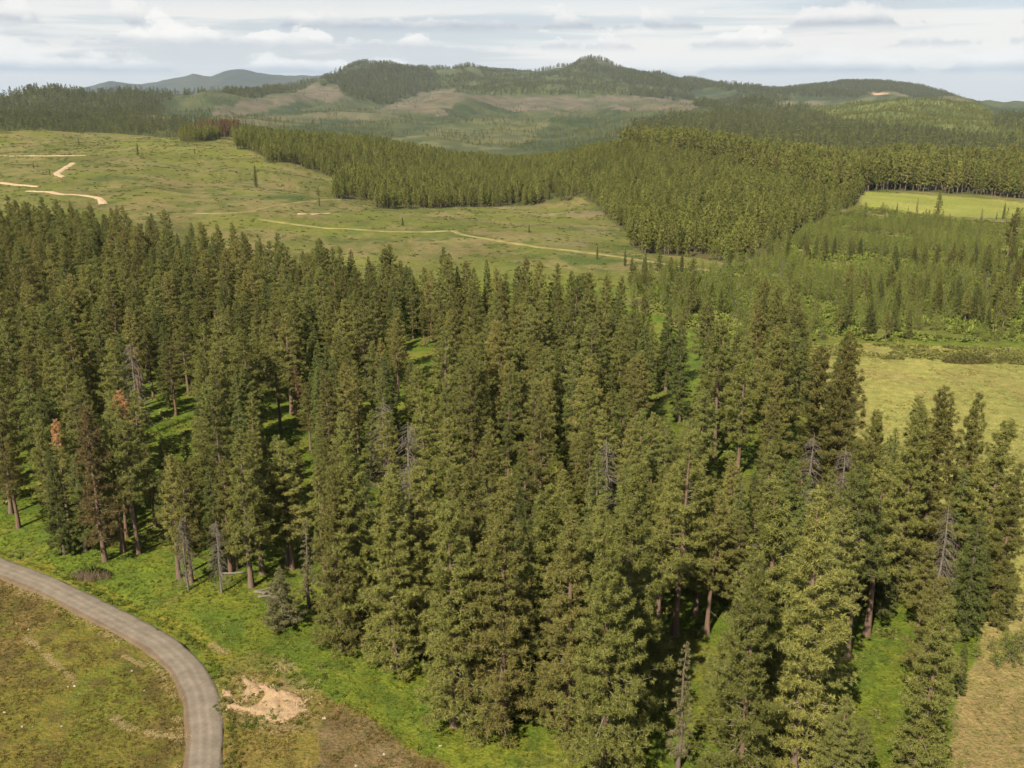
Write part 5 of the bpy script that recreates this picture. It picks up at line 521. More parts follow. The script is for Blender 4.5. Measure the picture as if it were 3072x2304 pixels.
def region(name, x, y, rough=.012, seed=31):
    """membership in a surveyed outline with a ragged edge (rough: share of the distance)"""
    d = np.maximum(y, 40.)
    s = np.maximum(d*rough*2, 1.2)
    q = np.log(np.maximum(y, 20.))
    jx = (fbm(x/s.clip(1, 60), y/s.clip(1, 60), seed, 3)-.5)*2*rough*d
    jy = (fbm(x/s.clip(1, 60)+31, y/s.clip(1, 60)+7, seed+5, 3)-.5)*2*rough*d
    return inpoly(REG[name], x+jx, y+jy)
def dist_line(pts, x, y):
    P = np.asarray(pts, float); best = np.full(np.shape(x), 1e9)
    for a, b in zip(P[:-1], P[1:]):
        ab = b-a; t = np.clip(((x-a[0])*ab[0]+(y-a[1])*ab[1])/max(ab@ab, 1e-9), 0, 1)
        best = np.minimum(best, np.hypot(x-a[0]-t*ab[0], y-a[1]-t*ab[1]))
    return best

# ---------------------------------------------------------------- materials
class NT:
    def __init__(s, name, rough=.8):
        s.m = bpy.data.materials.new(name); s.m.use_nodes = True
        s.t = s.m.node_tree; s.N = s.t.nodes; s.L = s.t.links
        s.b = s.N['Principled BSDF']; s.b.inputs['Roughness'].default_value = rough
        s.b.inputs['Specular IOR Level'].default_value = .15
        s.out = s.N['Material Output']
    def put(s, v, sock):
        if isinstance(v, (int, float)): sock.default_value = v
        elif isinstance(v, (tuple, list)): sock.default_value = tuple(v)+((1,) if len(v) == 3 and sock.type == 'RGBA' else ())
        else: s.L.new(v, sock)
    def math(s, op, a, b=0., clamp=False):
        n = s.N.new('ShaderNodeMath'); n.operation = op; n.use_clamp = clamp
        s.put(a, n.inputs[0]); s.put(b, n.inputs[1]); return n.outputs[0]
    def mix(s, f, a, b, mode='MIX'):
        n = s.N.new('ShaderNodeMix'); n.data_type = 'RGBA'; n.blend_type = mode
        s.put(f, n.inputs[0]); s.put(a, n.inputs[6]); s.put(b, n.inputs[7]); return n.outputs[2]
    def pos(s):
        n = s.N.new('ShaderNodeNewGeometry'); return n.outputs['Position']
    def obj(s):
        n = s.N.new('ShaderNodeTexCoord'); return n.outputs['Object']
    def noise(s, vec, scale, detail=4, rough=.55, dist=0.):
        n = s.N.new('ShaderNodeTexNoise'); s.L.new(vec, n.inputs['Vector'])
        n.inputs['Scale'].default_value = scale; n.inputs['Detail'].default_value = detail
        n.inputs['Roughness'].default_value = rough; n.inputs['Distortion'].default_value = dist
        return n.outputs['Fac']
    def rng(s, v, a, b, c=0., d=1.):
        n = s.N.new('ShaderNodeMapRange'); s.put(v, n.inputs[0])
        for i, k in enumerate((a, b, c, d)): n.inputs[i+1].default_value = k
        return n.outputs[0]
    def attr(s, name):
        n = s.N.new('ShaderNodeAttribute'); n.attribute_name = name; return n
    def bump(s, h, strength, dist):
        n = s.N.new('ShaderNodeBump'); n.inputs['Strength'].default_value = strength; n.inputs['Distance'].default_value = dist
        s.L.new(h, n.inputs['Height']); s.L.new(n.outputs[0], s.b.inputs['Normal'])
    def color(s, c): s.put(c, s.b.inputs['Base Color'])

def ground_material():
    k = NT('ground_cover', .9)
    p = k.pos(); c = k.attr('cover').outputs['Color']
    fine = k.noise(p, 2.6, 5, .65); mid = k.noise(p, .45, 4, .6); far = k.noise(p, .02, 6, .62)
    f = k.rng(fine, .28, .72, .62, 1.38); m = k.rng(mid, .3, .7, .78, 1.22); w = k.rng(far, .3, .7, .80, 1.20)
    v = k.math('MULTIPLY', k.math('MULTIPLY', f, m), w)
    cb = k.N.new('ShaderNodeCombineColor')
    hue = k.rng(k.noise(p, .9, 3, .6), .3, .7, -.14, .14)
    k.L.new(k.math('MULTIPLY', v, k.math('ADD', 1., hue)), cb.inputs[0]); k.L.new(v, cb.inputs[1])
    k.L.new(k.math('MULTIPLY', v, k.math('ADD', 1., hue)), cb.inputs[2])
    k.color(k.mix(1., c, cb.outputs[0], 'MULTIPLY'))
    k.bump(k.math('ADD', fine, k.math('MULTIPLY', mid, 1.5)), .9, .35)
    return k.m

# ---------------------------------------------------------------- ground sheet
def lerp(a, b, t): return a+(b-a)*t[:, None]
A = lambda *c: np.array(c, float)
def cover_color(x, y):
    n = len(x)
    n1 = fbm(x/2.2, y/2.2, 41, 4); n2 = fbm(x/9, y/9, 42, 4); n3 = fbm(x/45, y/45, 43, 4); n4 = fbm(x/230, y/160, 44, 5); n5 = fbm(x/800, y/500, 45, 4)
    st = fbm(x/5.5+y/30, y/16, 46, 4)
    C = np.zeros((n, 3))
    # lush grass everywhere near
    C[:] = lerp(A(.104, .148, .014), A(.143, .166, .017), sstep(.38, .62, n2))
    C = lerp(C, np.tile(A(.066, .108, .014), (n, 1)), sstep(.50, .68, n1)*.7)
    C = lerp(C, np.tile(A(.175, .155, .042), (n, 1)), sstep(.55, .72, n2*.6+n3*.4)*.6)
    # clear-felled slopes beyond the forest: green and straw patches
    hill = sstep(310, 400, y)
    H1 = lerp(A(.125, .128, .030), A(.205, .165, .070), sstep(.40, .60, st*.5+n3*.5))
    H1 = lerp(H1, np.tile(A(.080, .105, .022), (n, 1)), sstep(.54, .68, n2*.5+fbm(x/30, y/70, 47, 4)*.5))
    H1 = lerp(H1, np.tile(A(.235, .175, .115), (n, 1)), sstep(.48, .62, fbm(x/26, y/50, 48, 4))*sstep(-60, 60, x)*.75)
    H1 = lerp(H1, np.tile(A(.150, .160, .026), (n, 1)), sstep(.52, .66, fbm(x/60, y/50, 49, 3))*.7)
    C = lerp(C, H1*A(.88, .93, .80), hill)
    # regrowth on the far hills
    R = lerp(A(.036, .054, .020), A(.070, .082, .032), sstep(.40, .62, n4*.6+n3*.4))
    R = lerp(R, np.tile(A(.135, .122, .070), (n, 1)), sstep(.56, .68, n5*.5+n4*.5)*.8)
    C = lerp(C, R, sstep(1400, 1650, y))
    def paint(name, col, rough=.012, a=1.):
        m = region(name, x, y, rough)
        if m.any():
            cc = col[m] if isinstance(col, np.ndarray) and col.ndim == 2 else np.tile(col, (int(m.sum()), 1))
            C[m] = C[m]*(1-a) + cc*a
    full = lambda c: np.tile(c, (n, 1))
    brown = lerp(A(.148, .134, .022), A(.152, .110, .034), sstep(.40, .62, n2*.55+n3*.45))
    brown = lerp(brown, full(A(.120, .140, .016)), sstep(.56, .70, fbm(x/6, y/6, 51, 4))*.7)
    brown = lerp(brown, full(A(.105, .080, .024)), sstep(.52, .68, fbm(x/3.4, y/3.4, 52, 4))*.75)
    paint('field_left', brown, .006)
    paint('field_right', lerp(brown, full(A(.20, .155, .04)), full(A(.5, 0, 0))[:, 0]), .012)
    paint('fallow', lerp(A(.172, .128, .058), A(.148, .108, .044), sstep(.4, .6, n1)), .012)
    paint('verge', lerp(A(.185, .165, .022), A(.130, .150, .016), sstep(.40, .60, n1)), .008, .75)
    paint('disturbed', lerp(A(.26, .19, .095), A(.19, .16, .04), sstep(.42, .58, n1)), .02, .6)
    yellow = lerp(A(.255, .245, .066), A(.210, .226, .054), sstep(.4, .62, n3*.6+st*.4))
    yellow = lerp(yellow, full(A(.25, .20, .07)), sstep(.55, .70, st)*.6)
    near_right = sstep(125, 95, y)
    yellow = lerp(yellow, lerp(A(.262, .205, .080), A(.225, .190, .062), sstep(.42, .6, n2)), near_right)
    paint('meadow_right', yellow, .01)
    paint('bright_field', lerp(A(.225, .245, .048), A(.26, .265, .06), sstep(.4, .6, n3)), .003)
    scrub = lerp(A(.135, .112, .076), A(.080, .084, .044), sstep(.40, .62, n3*.5+n4*.5))
    for r in ('clear_left', 'clear_mid'): paint(r, scrub, .012)
    paint('clear_right', A(.42, .29, .19), .004)
    paint('light_valley', lerp(A(.115, .116, .050), A(.066, .082, .030), sstep(.42, .6, n3)), .015)
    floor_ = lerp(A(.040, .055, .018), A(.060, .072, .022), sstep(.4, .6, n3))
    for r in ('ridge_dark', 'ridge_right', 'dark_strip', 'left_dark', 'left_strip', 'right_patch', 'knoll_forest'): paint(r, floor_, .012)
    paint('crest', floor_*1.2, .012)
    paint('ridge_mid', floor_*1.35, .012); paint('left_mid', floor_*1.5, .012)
    paint('knoll_scrub', lerp(A(.085, .115, .030), A(.13, .15, .04), sstep(.42, .6, n3)), .012)
    paint('mid_forest', lerp(A(.10, .09, .035), A(.075, .095, .02), sstep(.4, .6, n2)), .004)
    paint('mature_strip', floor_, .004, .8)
    paint('young_wood', lerp(A(.125, .138, .026), A(.19, .160, .062), sstep(.44, .62, n3*.6+n2*.4)), .01)
    far = sstep(10600, 13500, y)
    C = lerp(C, lerp(A(.022, .033, .022), A(.038, .046, .028), sstep(.42, .6, n5)), far)
    return C*.60
def build_ground():
    s = [12.]
    while s[-1] < 20800:
        g = .0052 + .0050*float(sstep(260, 2000, np.array(s[-1])))
        s.append(s[-1]*(1+g))
    s = np.array(s)
    t = np.linspace(-1, 1, 470); w = np.sign(t)*(np.abs(t)*.56+np.abs(t)**3*.40)
    S, Wg = np.meshgrid(s, w, indexing='ij')
    Y = S-45*np.exp(-S/400.)                       # apex a little behind the camera
    X = Wg*(S+20*np.exp(-S/300.))
    x = X.ravel(); y = Y.ravel()
    z = height(x, y)
    d = dist_line(LINES['gravel_road'], x, y)
    z = z - .10*sstep(2.5, 1.8, d)*(y < 190)
    z = z - .25*np.exp(-((d-3.5)/1.0)**2)*(y < 190)
    nr, nc = S.shape
    i = np.arange(nr*nc).reshape(nr, nc)
    F = np.stack([i[:-1, :-1], i[:-1, 1:], i[1:, 1:], i[1:, :-1]], -1).reshape(-1, 4)
    me = mesh_from('ground', np.stack([x, y, z], 1), F, [ground_material()], smooth=True)
    c = cover_color(x, y)
    a = me.attributes.new('cover', 'FLOAT_COLOR', 'POINT')
    a.data.foreach_set('color', np.concatenate([c, np.ones((len(c), 1))], 1).astype(np.float32).ravel())
    o = link('ground', me); tag(o, kind='structure')
    return o
build_ground()

# ---------------------------------------------------------------- roads and tracks
def smooth_line(pts, step):
    P = np.asarray(pts, float)
    for _ in range(2):      # corner cutting
        Q = np.empty((2*len(P), 2)); Q[0::2] = P*.75+np.vstack([P[1:], P[-1:]])*.25; Q[1::2] = P*.25+np.vstack([P[1:], P[-1:]])*.75
        P = np.vstack([P[:1], Q[:-2], P[-1:]])
    d = np.concatenate([[0], np.cumsum(np.hypot(*np.diff(P, axis=0).T))])
    u = np.arange(0, d[-1], step)
    return np.stack([np.interp(u, d, P[:, 0]), np.interp(u, d, P[:, 1])], 1)
def strip(name, pts, half, lift, mat, step, cols, crown=0., ragged=0., kind='structure', label=None):
    P = smooth_line(pts, step); T = np.gradient(P, axis=0); T /= np.hypot(T[:, 0], T[:, 1])[:, None]
    Nn = np.stack([T[:, 1], -T[:, 0]], 1)
    u = np.linspace(-1, 1, cols); V = []; lat = []
    k = np.arange(len(P))
    for q in u:
        off = q*half*(1+ragged*(fbm(k*step/3.+50*q, k*0.+q*9, 71, 3)-.5)*2*(abs(q) > .8))
        xy = P + Nn*np.asarray(off).reshape(-1, 1)
        z = height(xy[:, 0], xy[:, 1])
        V.append(np.stack([xy[:, 0], xy[:, 1], z], 1)); lat.append(np.full(len(P), q))
    V = np.array(V)                                    # cols, n, 3
    zc = V[:, :, 2].mean(0)
    V[:, :, 2] = zc*.7 + V[:, :, 2]*.3 + lift + crown*(1-u[:, None]**2)
    V[0, :, 2] -= lift+.12; V[-1, :, 2] -= lift+.12
    n = len(P); i = np.arange(cols*n).reshape(cols, n)
    F = np.stack([i[:-1, :-1], i[:-1, 1:], i[1:, 1:], i[1:, :-1]], -1).reshape(-1, 4)
    me = mesh_from(name, V.reshape(-1, 3), F, [mat], smooth=True, tone=np.array(lat).ravel())
    o = link(name, me); tag(o, kind=kind, label=label)
    return o
def road_material():
    k = NT('gravel', .95); p = k.pos()
    lat = k.attr('tone').outputs['Fac']
    wob = k.math('MULTIPLY', k.math('SUBTRACT', k.noise(p, .35, 3), .5), .12)
    l = k.math('ADD', lat, wob)
    def rut(c, w): return k.rng(k.math('ABSOLUTE', k.math('SUBTRACT', l, c)), 0., w, 1., 0.)
    ruts = k.math('MAXIMUM', k.math('MAXIMUM', rut(-.28, .17), rut(.16, .17)), k.math('MULTIPLY', rut(.62, .13), .6))
    fine = k.rng(k.noise(p, 9, 5, .7), .3, .7, .82, 1.18); mid = k.rng(k.noise(p, .55, 5, .65), .3, .7, .78, 1.2)
    v = k.math('MULTIPLY', fine, mid)
    base = k.mix(ruts, (.116, .098, .078), (.140, .119, .095))
    edge = k.math('MAXIMUM', k.rng(l, .58, .78, 0., .9), k.rng(l, -.82, -1., 0., .8))
    base = k.mix(edge, base, (.088, .062, .040))
    cb = k.N.new('ShaderNodeCombineColor')
    for i in range(3): k.L.new(v, cb.inputs[i])
    k.color(k.mix(1., base, cb.outputs[0], 'MULTIPLY'))
    k.bump(k.noise(p, 12, 4, .7), .5, .05)
    return k.m
def plain(name, c, scale=1.5, var=.2, rough=.9, c2=None):
    k = NT(name, rough); p = k.pos(); n = k.noise(p, scale, 5, .6)
    col = k.mix(k.rng(n, .35, .65), tuple(q*(1-var) for q in c), tuple(q*(1+var) for q in (c2 or c)))
    k.color(col); k.bump(n, .5, .1); return k.m
strip('gravel_road', LINES['gravel_road'], 2.05, .06, road_material(), .5, 17, .10, .16)
M_DIRT = plain('bare_dirt', (.27, .205, .125), .5, .2); M_TRACK = plain('grassy_track', (.135, .118, .044), .15, .25)
for kk in ('t1', 't2', 't3', 't4'): strip('dirt_road', LINES[kk], 2.6, .25, M_DIRT, 3., 7, .1, .5)
for kk in ('t5', 't7', 't8'): strip('field_track', LINES[kk], 1.7, .25, M_TRACK, 3., 7, .1, .5)
strip('dirt_road', LINES['t6'], 1.8, .25, M_DIRT, 3., 7, .1, .9)
strip('field_track', LINES['t9'], 4, .4, plain('pale_track', (.17, .14, .075)), 5., 5, .1, .5)

# ---------------------------------------------------------------- tree building
rng_ = np.random.default_rng(5)
def unit(v): return v/np.maximum(np.linalg.norm(v, axis=-1, keepdims=True), 1e-9)
def tube_arrays(paths, radii, sides):
    """paths list of (n,3), radii list of (n,) -> V,F(quads)"""
    Vs = []; Fs = []; o = 0
    for P, r in zip(paths, radii):
        n = len(P); T = unit(np.gradient(P, axis=0))
        ref = np.where(np.abs(T[:, 2:3]) > .9, np.array([[1., 0, 0]]), np.array([[0, 0, 1.]]))
        a = unit(np.cross(T, ref)); b = np.cross(T, a)
        th = np.arange(sides)/sides*2*math.pi
        ring = P[:, None, :] + r[:, None, None]*(np.cos(th)[None, :, None]*a[:, None, :] + np.sin(th)[None, :, None]*b[:, None, :])
        Vs.append(ring.reshape(-1, 3))
        i = o + np.arange(n*sides).reshape(n, sides); j = np.roll(i, -1, axis=1)
        Fs.append(np.stack([i[:-1], j[:-1], j[1:], i[1:]], -1).reshape(-1, 4)); o += n*sides
    return np.concatenate(Vs), np.concatenate(Fs)
def tufts(c, r, nb, rg, up=.35, flat=1., wid=.26, ln=.95, out=None):
    """spiky needle clumps: c (n,3) centres, r (n,) radii, nb blades each -> V,F(tris), tone per vertex"""
    n = len(c)
    d = rg.normal(size=(n, nb, 3)); d[..., 2] = d[..., 2]*flat + up
    if out is not None: d += out[:, None, :]*.45
    d = unit(d)
    tg = unit(np.cross(d, rg.normal(size=(n, nb, 3))))
    a = unit(d*.75 + tg*.8)
    b = unit(np.cross(a, d + .5*rg.normal(size=(n, nb, 3))))
    R = r[:, None, None]*rg.uniform(.75, 1.25, (n, nb, 1))
    p = c[:, None, :] + d*R*.30
    V = np.stack([p-b*R*wid, p+b*R*wid, p+a*R*ln], 2)      # n,nb,3,3
    F = np.arange(n*nb*3).reshape(-1, 3)
    tone = .12 + np.repeat(rg.uniform(0, 1, n)*.58, nb*3) + np.repeat(rg.uniform(0, .22, n*nb), 3)
    return V.reshape(-1, 3), F, tone
def conifer(kind, seed, H=26., cb=.35, R=3.4, nbr=85, nb=25, tr=.34, dens=5.8, lod=0):
    rg = np.random.default_rng(seed); low = kind == 'low'
    if low: kind = 'pine'
    # trunk
    nt = 12 if lod == 0 else 4
    t = np.linspace(0, 1, nt); bend = rg.normal(0, .012, 2)*H
    P = np.stack([bend[0]*t**2 + .10*np.sin(t*7+seed)*(t > .02), bend[1]*t**2 + .10*np.cos(t*6+seed)*(t > .02), t*H*.985 - .25*(t == 0)], 1)
    rad = H*.0135*(1-t)**.8 + .03; rad[0] *= 1.45; 
    if lod == 0: rad[1] *= 1.08
    trunk = tube_arrays([P], [rad], 9 if lod == 0 else 4)
    def axis(z): return np.array([np.interp(z, P[:, 2], P[:, 0]), np.interp(z, P[:, 2], P[:, 1]), z])
    # branches
    lp = []; lr = []; cen = []; rr = []; outd = []; dead_p = []; dead_r = []
    az = rg.uniform(0, 6.28)
    lop = rg.uniform(0, 6.28); lopa = rg.uniform(0, .28)
    gaps = rg.uniform(.1, .9, 3)
    for k in range(nbr):
        f = ((k+rg.uniform(0, 1))/nbr)
        tt = f**(.92)                                           # 0 crown base .. 1 top
        z = H*(cb + (1-cb)*tt*.985)
        az += 2.4 + rg.normal(0, .35)
        if kind == 'fir':
            L = R*(1-tt)**.82*(.62+.38*min(1, tt/.12)) * rg.uniform(.78, 1.1) + .25
            el0, el1 = -.12-.30*(1-tt)+rg.normal(0, .08), .18
        elif kind == 'young':
            L = R*(1-tt)**.9 * rg.uniform(.75, 1.15) + .15
            el0, el1 = .25+rg.normal(0, .12), .35
        else:
            L = R*((1-tt)**.72)*((.80 if low else .62)+(.20 if low else .38)*min(1, tt/.18))*rg.uniform(.66, 1.15)*(1+lopa*math.cos(az-lop)) + .35
            if np.min(np.abs(gaps-tt)) < .03: L *= .6
            el0, el1 = (-.30 if low else -.16)+(.95 if low else .80)*tt**(.8 if low else 1.5)+rg.normal(0, .14), .30
        dv = np.array([math.cos(az), math.sin(az), 0.])
        s = np.linspace(0, 1, 4)
        bz = np.sin(el0)*L*s + el1*L*.5*s**2.2
        path = axis(z)[None, :] + dv[None, :]*(L*np.cos(el0)*s)[:, None] + np.stack([s*0, s*0, bz], 1)
        if L > .5:
            lp.append(path); lr.append(np.array([.030, .024, .016, .006])*(.5+L/3)*(H/26))
        # foliage along the outer part, spreading into a fan
        side = np.array([-dv[1], dv[0], 0.])
        m = max(2, int(L*dens*rg.uniform(.8, 1.2)))
        lo = .22 if kind != 'pine' else .10 if low else .26
        q = lo + (1-lo)*rg.uniform(0, 1, m)**.8
        q[0] = 1.
        spread = (.14+.34*(1-np.abs(q-.62)))*L*.55 if kind == 'pine' else .30*L*(1.1-q)
        c = np.stack([np.interp(q, s, path[:, i]) for i in range(3)], 1)
        c += side[None, :]*(rg.uniform(-1, 1, m)*spread)[:, None]
        c[:, 2] += rg.normal(0, .16 if kind == 'pine' else .05, m)*min(1, L) + (.10 if kind == 'pine' else -.02)
        cen.append(c); rr.append(tr*rg.uniform(.75, 1.25, m)*(.55+.45*min(1, L/1.2)))
        outd.append(np.tile(dv, (m, 1)))
    # tip
    zt = np.linspace(H*.93, H, 6); cen.append(np.stack([np.interp(zt, P[:, 2], P[:, 0]), np.interp(zt, P[:, 2], P[:, 1]), zt], 1)); rr.append(np.full(6, tr*.7)); outd.append(np.zeros((6, 3)))
    c = np.concatenate(cen); r = np.concatenate(rr); od = np.concatenate(outd)
    fol = tufts(c, r, nb, rg, up=.45 if kind == 'pine' else .15, flat=1. if kind == 'pine' else .55,
                wid=.105 if lod == 0 else .36, out=od)
    # dead stubs under the crown
    if lod == 0:
        for k in range(16):
            z = H*rg.uniform(max(.12, cb*.45), cb+.25); a = rg.uniform(0, 6.28); L = rg.uniform(.5, 2.2)
            s = np.linspace(0, 1, 4); dv = np.array([math.cos(a), math.sin(a), 0.])
            lp.append(axis(z)[None, :] + dv[None, :]*(L*s)[:, None] + np.stack([s*0, s*0, L*(.12*s-.38*s**2)], 1)); lr.append(np.array([.035, .026, .018, .006]))
    limbs = tube_arrays(lp, lr, 4 if lod == 0 else 3) if lp else None
    return trunk, limbs, fol
def snag(seed, H=18.):
    rg = np.random.default_rng(seed)
    t = np.linspace(0, 1, 12)
    P = np.stack([.10*np.sin(t*6+seed), .10*np.cos(t*5), t*H-.25*(t == 0)], 1)
    trunk = tube_arrays([P], [H*.0125*(1-t)**.7+.025], 7)
    lp = []; lr = []
    for k in range(150):
        f = rg.uniform(.16, .97); z = f*H; a = rg.uniform(0, 6.28); L = (1-f)**.55*rg.uniform(1.2, 3.0)+.4
        s = np.linspace(0, 1, 5); dv = np.array([math.cos(a), math.sin(a), 0.])
        droop = rg.uniform(.35, .95)
        base = np.array([np.interp(z, P[:, 2], P[:, 0]), np.interp(z, P[:, 2], P[:, 1]), z])
        path = base[None, :] + dv[None, :]*(L*s)[:, None] + np.stack([s*0, s*0, L*(.15*s-droop*s**2)], 1)
        lp.append(path); lr.append(np.array([.036, .03, .024, .016, .006]))
        for q in (.3, .45, .6, .72, .85, .95):
            p0 = base+dv*L*q+np.array([0, 0, L*(.15*q-droop*q*q)]); l2 = rg.uniform(.3, .9)
            d2 = unit(np.array([math.cos(a+rg.normal(0, .9)), math.sin(a+rg.normal(0, .9)), -.9]))
            s2 = np.linspace(0, 1, 3); lp.append(p0[None]+d2[None]*(l2*s2)[:, None]); lr.append(np.array([.02, .014, .005]))
    return trunk, tube_arrays(lp, lr, 3), None

# ---- tree materials
def needle_material(name, dark, light, warm, trans=.38):
    k = NT(name, .55)
    t = k.attr('tone').outputs['Fac']
    oi = k.N.new('ShaderNodeObjectInfo'); r = oi.outputs['Random']
    n = k.noise(k.pos(), .06, 3)
    c = k.mix(t, dark, light)
    c = k.mix(k.math('MULTIPLY', k.rng(r, .15, 1., 0., .75), k.rng(n, .35, .65, .4, 1.)), c, warm)
    v = k.math('MULTIPLY', k.rng(k.math('FRACT', k.math('MULTIPLY', r, 7.31)), 0., 1., .72, 1.30), 1.)
    cb = k.N.new('ShaderNodeCombineColor')
    for i in range(3): k.L.new(v, cb.inputs[i])
    c = k.mix(1., c, cb.outputs[0], 'MULTIPLY')
    k.color(c)
    tb = k.N.new('ShaderNodeBsdfTranslucent'); k.L.new(c, tb.inputs[0])
    ms = k.N.new('ShaderNodeMixShader'); ms.inputs[0].default_value = trans
    k.L.new(k.b.outputs[0], ms.inputs[1]); k.L.new(tb.outputs[0], ms.inputs[2]); k.L.new(ms.outputs[0], k.out.inputs[0])
    return k.m
def bark_material(name, a, b, scale=2.):
    k = NT(name, .9); p = k.obj()
    mp = k.N.new('ShaderNodeMapping'); mp.inputs['Scale'].default_value = (3, 3, .35); k.L.new(p, mp.inputs[0])
    n = k.noise(mp.outputs[0], scale, 5, .65)
    oi = k.N.new('ShaderNodeObjectInfo')
    c = k.mix(k.rng(n, .35, .65), a, b)
    c = k.mix(k.rng(oi.outputs['Random'], 0, 1, 0, .5), c, (.12, .095, .075))
    k.color(c); k.bump(n, .8, .06); return k.m
M_PINE = needle_material('pine_needles', (0.088, 0.099, 0.024), (0.191, 0.194, 0.052), (0.177, 0.150, 0.048))
M_PINE2 = needle_material('green_pine_needles', (0.080, 0.097, 0.026), (0.172, 0.188, 0.052), (0.172, 0.161, 0.048))
M_FIR = needle_material('fir_needles', (0.062, 0.082, 0.022), (0.132, 0.153, 0.042), (0.122, 0.124, 0.038))
M_YOUNG = needle_material('young_needles', (.078, .110, .018), (.162, .192, .038), (.155, .160, .036))
M_BROWN = needle_material('dull_needles', (.085, .065, .026), (.165, .125, .050), (.14, .105, .045))
M_RUST = needle_material('dead_needles', (.19, .105, .048), (.29, .17, .08), (.23, .13, .06))
M_ORANGE = needle_material('faded_needles', (.30, .16, .070), (.42, .245, .12), (.34, .19, .09))
M_GREYN = needle_material('grey_needles', (.088, .088, .038), (.155, .145, .070), (.135, .12, .06))
M_SECOND = needle_material('second_growth_needles', (0.090, 0.109, 0.024), (0.174, 0.190, 0.044), (0.170, 0.161, 0.044))
M_FARN = needle_material('far_needles', (.058, .074, .026), (.112, .128, .044), (.105, .104, .040))
M_BARK = bark_material('pine_bark', (.140, .086, .058), (.078, .052, .038))
M_BARKD = bark_material('fir_bark', (.11, .085, .065), (.06, .045, .035))
M_LIMB = plain('grey_limbs', (.125, .103, .084), 3., .25)
M_DEAD = plain('weathered_wood', (.112, .096, .082), 4., .25)
def near_set(kind, seed, needles, bark, **kw):
    tr, li, fo = conifer(kind, seed, **kw)
    me_t = mesh_from('trunk', tr[0], tr[1], [bark], smooth=True)
    me_l = mesh_from('limbs', li[0], li[1], [M_LIMB], smooth=True)
    me_c = mesh_from('crown', fo[0], fo[1], [needles], tone=fo[2])
    return dict(trunk=me_t, limbs=me_l, crown=me_c, H=kw.get('H', 26.))
def whole(name, parts):
    """one mesh with trunk, limbs and foliage, for the stands too far off to be told apart"""
    V = []; tris = []; quads = []; mt = []; mq = []; tone = []; mats = []; o = 0
    for (v, f, m, tn) in parts:
        if m not in mats: mats.append(m)
        i = mats.index(m)
        if f.shape[1] == 3: tris.append(f+o); mt += [i]*len(f)
        else: quads.append(f+o); mq += [i]*len(f)
        V.append(v); tone.append(np.full(len(v), .5) if tn is None else tn); o += len(v)
    Fs = []; idx = []
    if tris: Fs.append(np.concatenate(tris)); idx += mt
    if quads: Fs.append(np.concatenate(quads)); idx += mq
    return mesh_from(name, np.concatenate(V), Fs, mats, idx, tone=np.concatenate(tone))
def proto(name, kind, seed, needles, bark, **kw):
    tr, li, fo = conifer(kind, seed, **kw)
    parts = [(fo[0], fo[1], needles, fo[2]), (tr[0], tr[1], bark, None)]
    if kw.get('lod', 0) == 0 and li is not None: parts.append((li[0], li[1], M_LIMB, None))
    return bpy.data.objects.new(name, whole(name, parts))
PINES = [near_set('pine', 100+i, (M_PINE, M_PINE, M_PINE2)[i % 3], M_BARK, H=26., cb=c_, R=r_, nbr=nb_) for i, (c_, r_, nb_) in enumerate(
    ((.34, 3.9, 86), (.28, 4.3, 96), (.40, 3.5, 78), (.22, 3.9, 100), (.31, 4.6, 92), (.44, 4.2, 76), (.26, 3.3, 94), (.36, 2.9, 86), (.18, 4.2, 106)))]
LOWP = [near_set('low', 140+i, M_PINE, M_BARK, H=29., cb=c_, R=r_, nbr=nb_, dens=6.4, tr=.35) for i, (c_, r_, nb_) in enumerate(
    ((.03, 4.9, 150), (.02, 4.4, 154), (.05, 5.1, 146), (.08, 4.6, 138)))]
BROWNP = [near_set('pine', 171, M_BROWN, M_BARK, H=26., cb=.13, R=4.2, nbr=108)]
FIRS = [near_set('fir', 200+i, M_FIR, M_BARKD, H=22., cb=.07, R=r_, nbr=nb_, tr=.36, dens=4.6) for i, (r_, nb_) in enumerate(((2.9, 150), (2.5, 140), (3.3, 160)))]
RUSTY = [near_set('fir', 231, M_RUST, M_BARKD, H=15., cb=.10, R=2.0, nbr=80, tr=.30, dens=3.6)]
SPARSE = [near_set('fir', 241, M_GREYN, M_BARKD, H=15., cb=.14, R=1.15, nbr=70, tr=.30, dens=4.)]
SAPL = [near_set('young', 251, M_GREYN, M_BARKD, H=9., cb=.03, R=2.3, nbr=90, tr=.27, dens=6.)]
SNAGS = []
for i in range(3):
    tr, li, _ = snag(300+i)
    SNAGS.append(dict(trunk=mesh_from('trunk', tr[0], tr[1], [M_DEAD], smooth=True), limbs=mesh_from('limbs', li[0], li[1], [M_DEAD], smooth=True), crown=None, H=18.))
# orange tops: a green pine whose crown tip has faded
def orange_set(seed):
    tr, li, fo = conifer('pine', seed, H=26., cb=.36, R=3.4, nbr=84)
    zt = fo[0].reshape(-1, 3, 3)[:, 0, 2]; top = zt > 26*.80+np.random.default_rng(1).normal(0, .5, len(zt))
    top &= fo[0].reshape(-1, 3, 3)[:, 0, 0] > -.9
    me = mesh_from('crown', fo[0], fo[1], [M_PINE, M_ORANGE], top.astype(int), tone=fo[2])
    return dict(trunk=mesh_from('trunk', tr[0], tr[1], [M_BARK], smooth=True), limbs=mesh_from('limbs', li[0], li[1], [M_LIMB], smooth=True), crown=me, H=26.)
ORANGE = [orange_set(181), orange_set(182)]
KINDS = dict(pine=PINES, lowpine=LOWP, brownpine=BROWNP, fir=FIRS, rusty=RUSTY, sparse=SPARSE, sapling=SAPL, snag=SNAGS, orange=ORANGE)

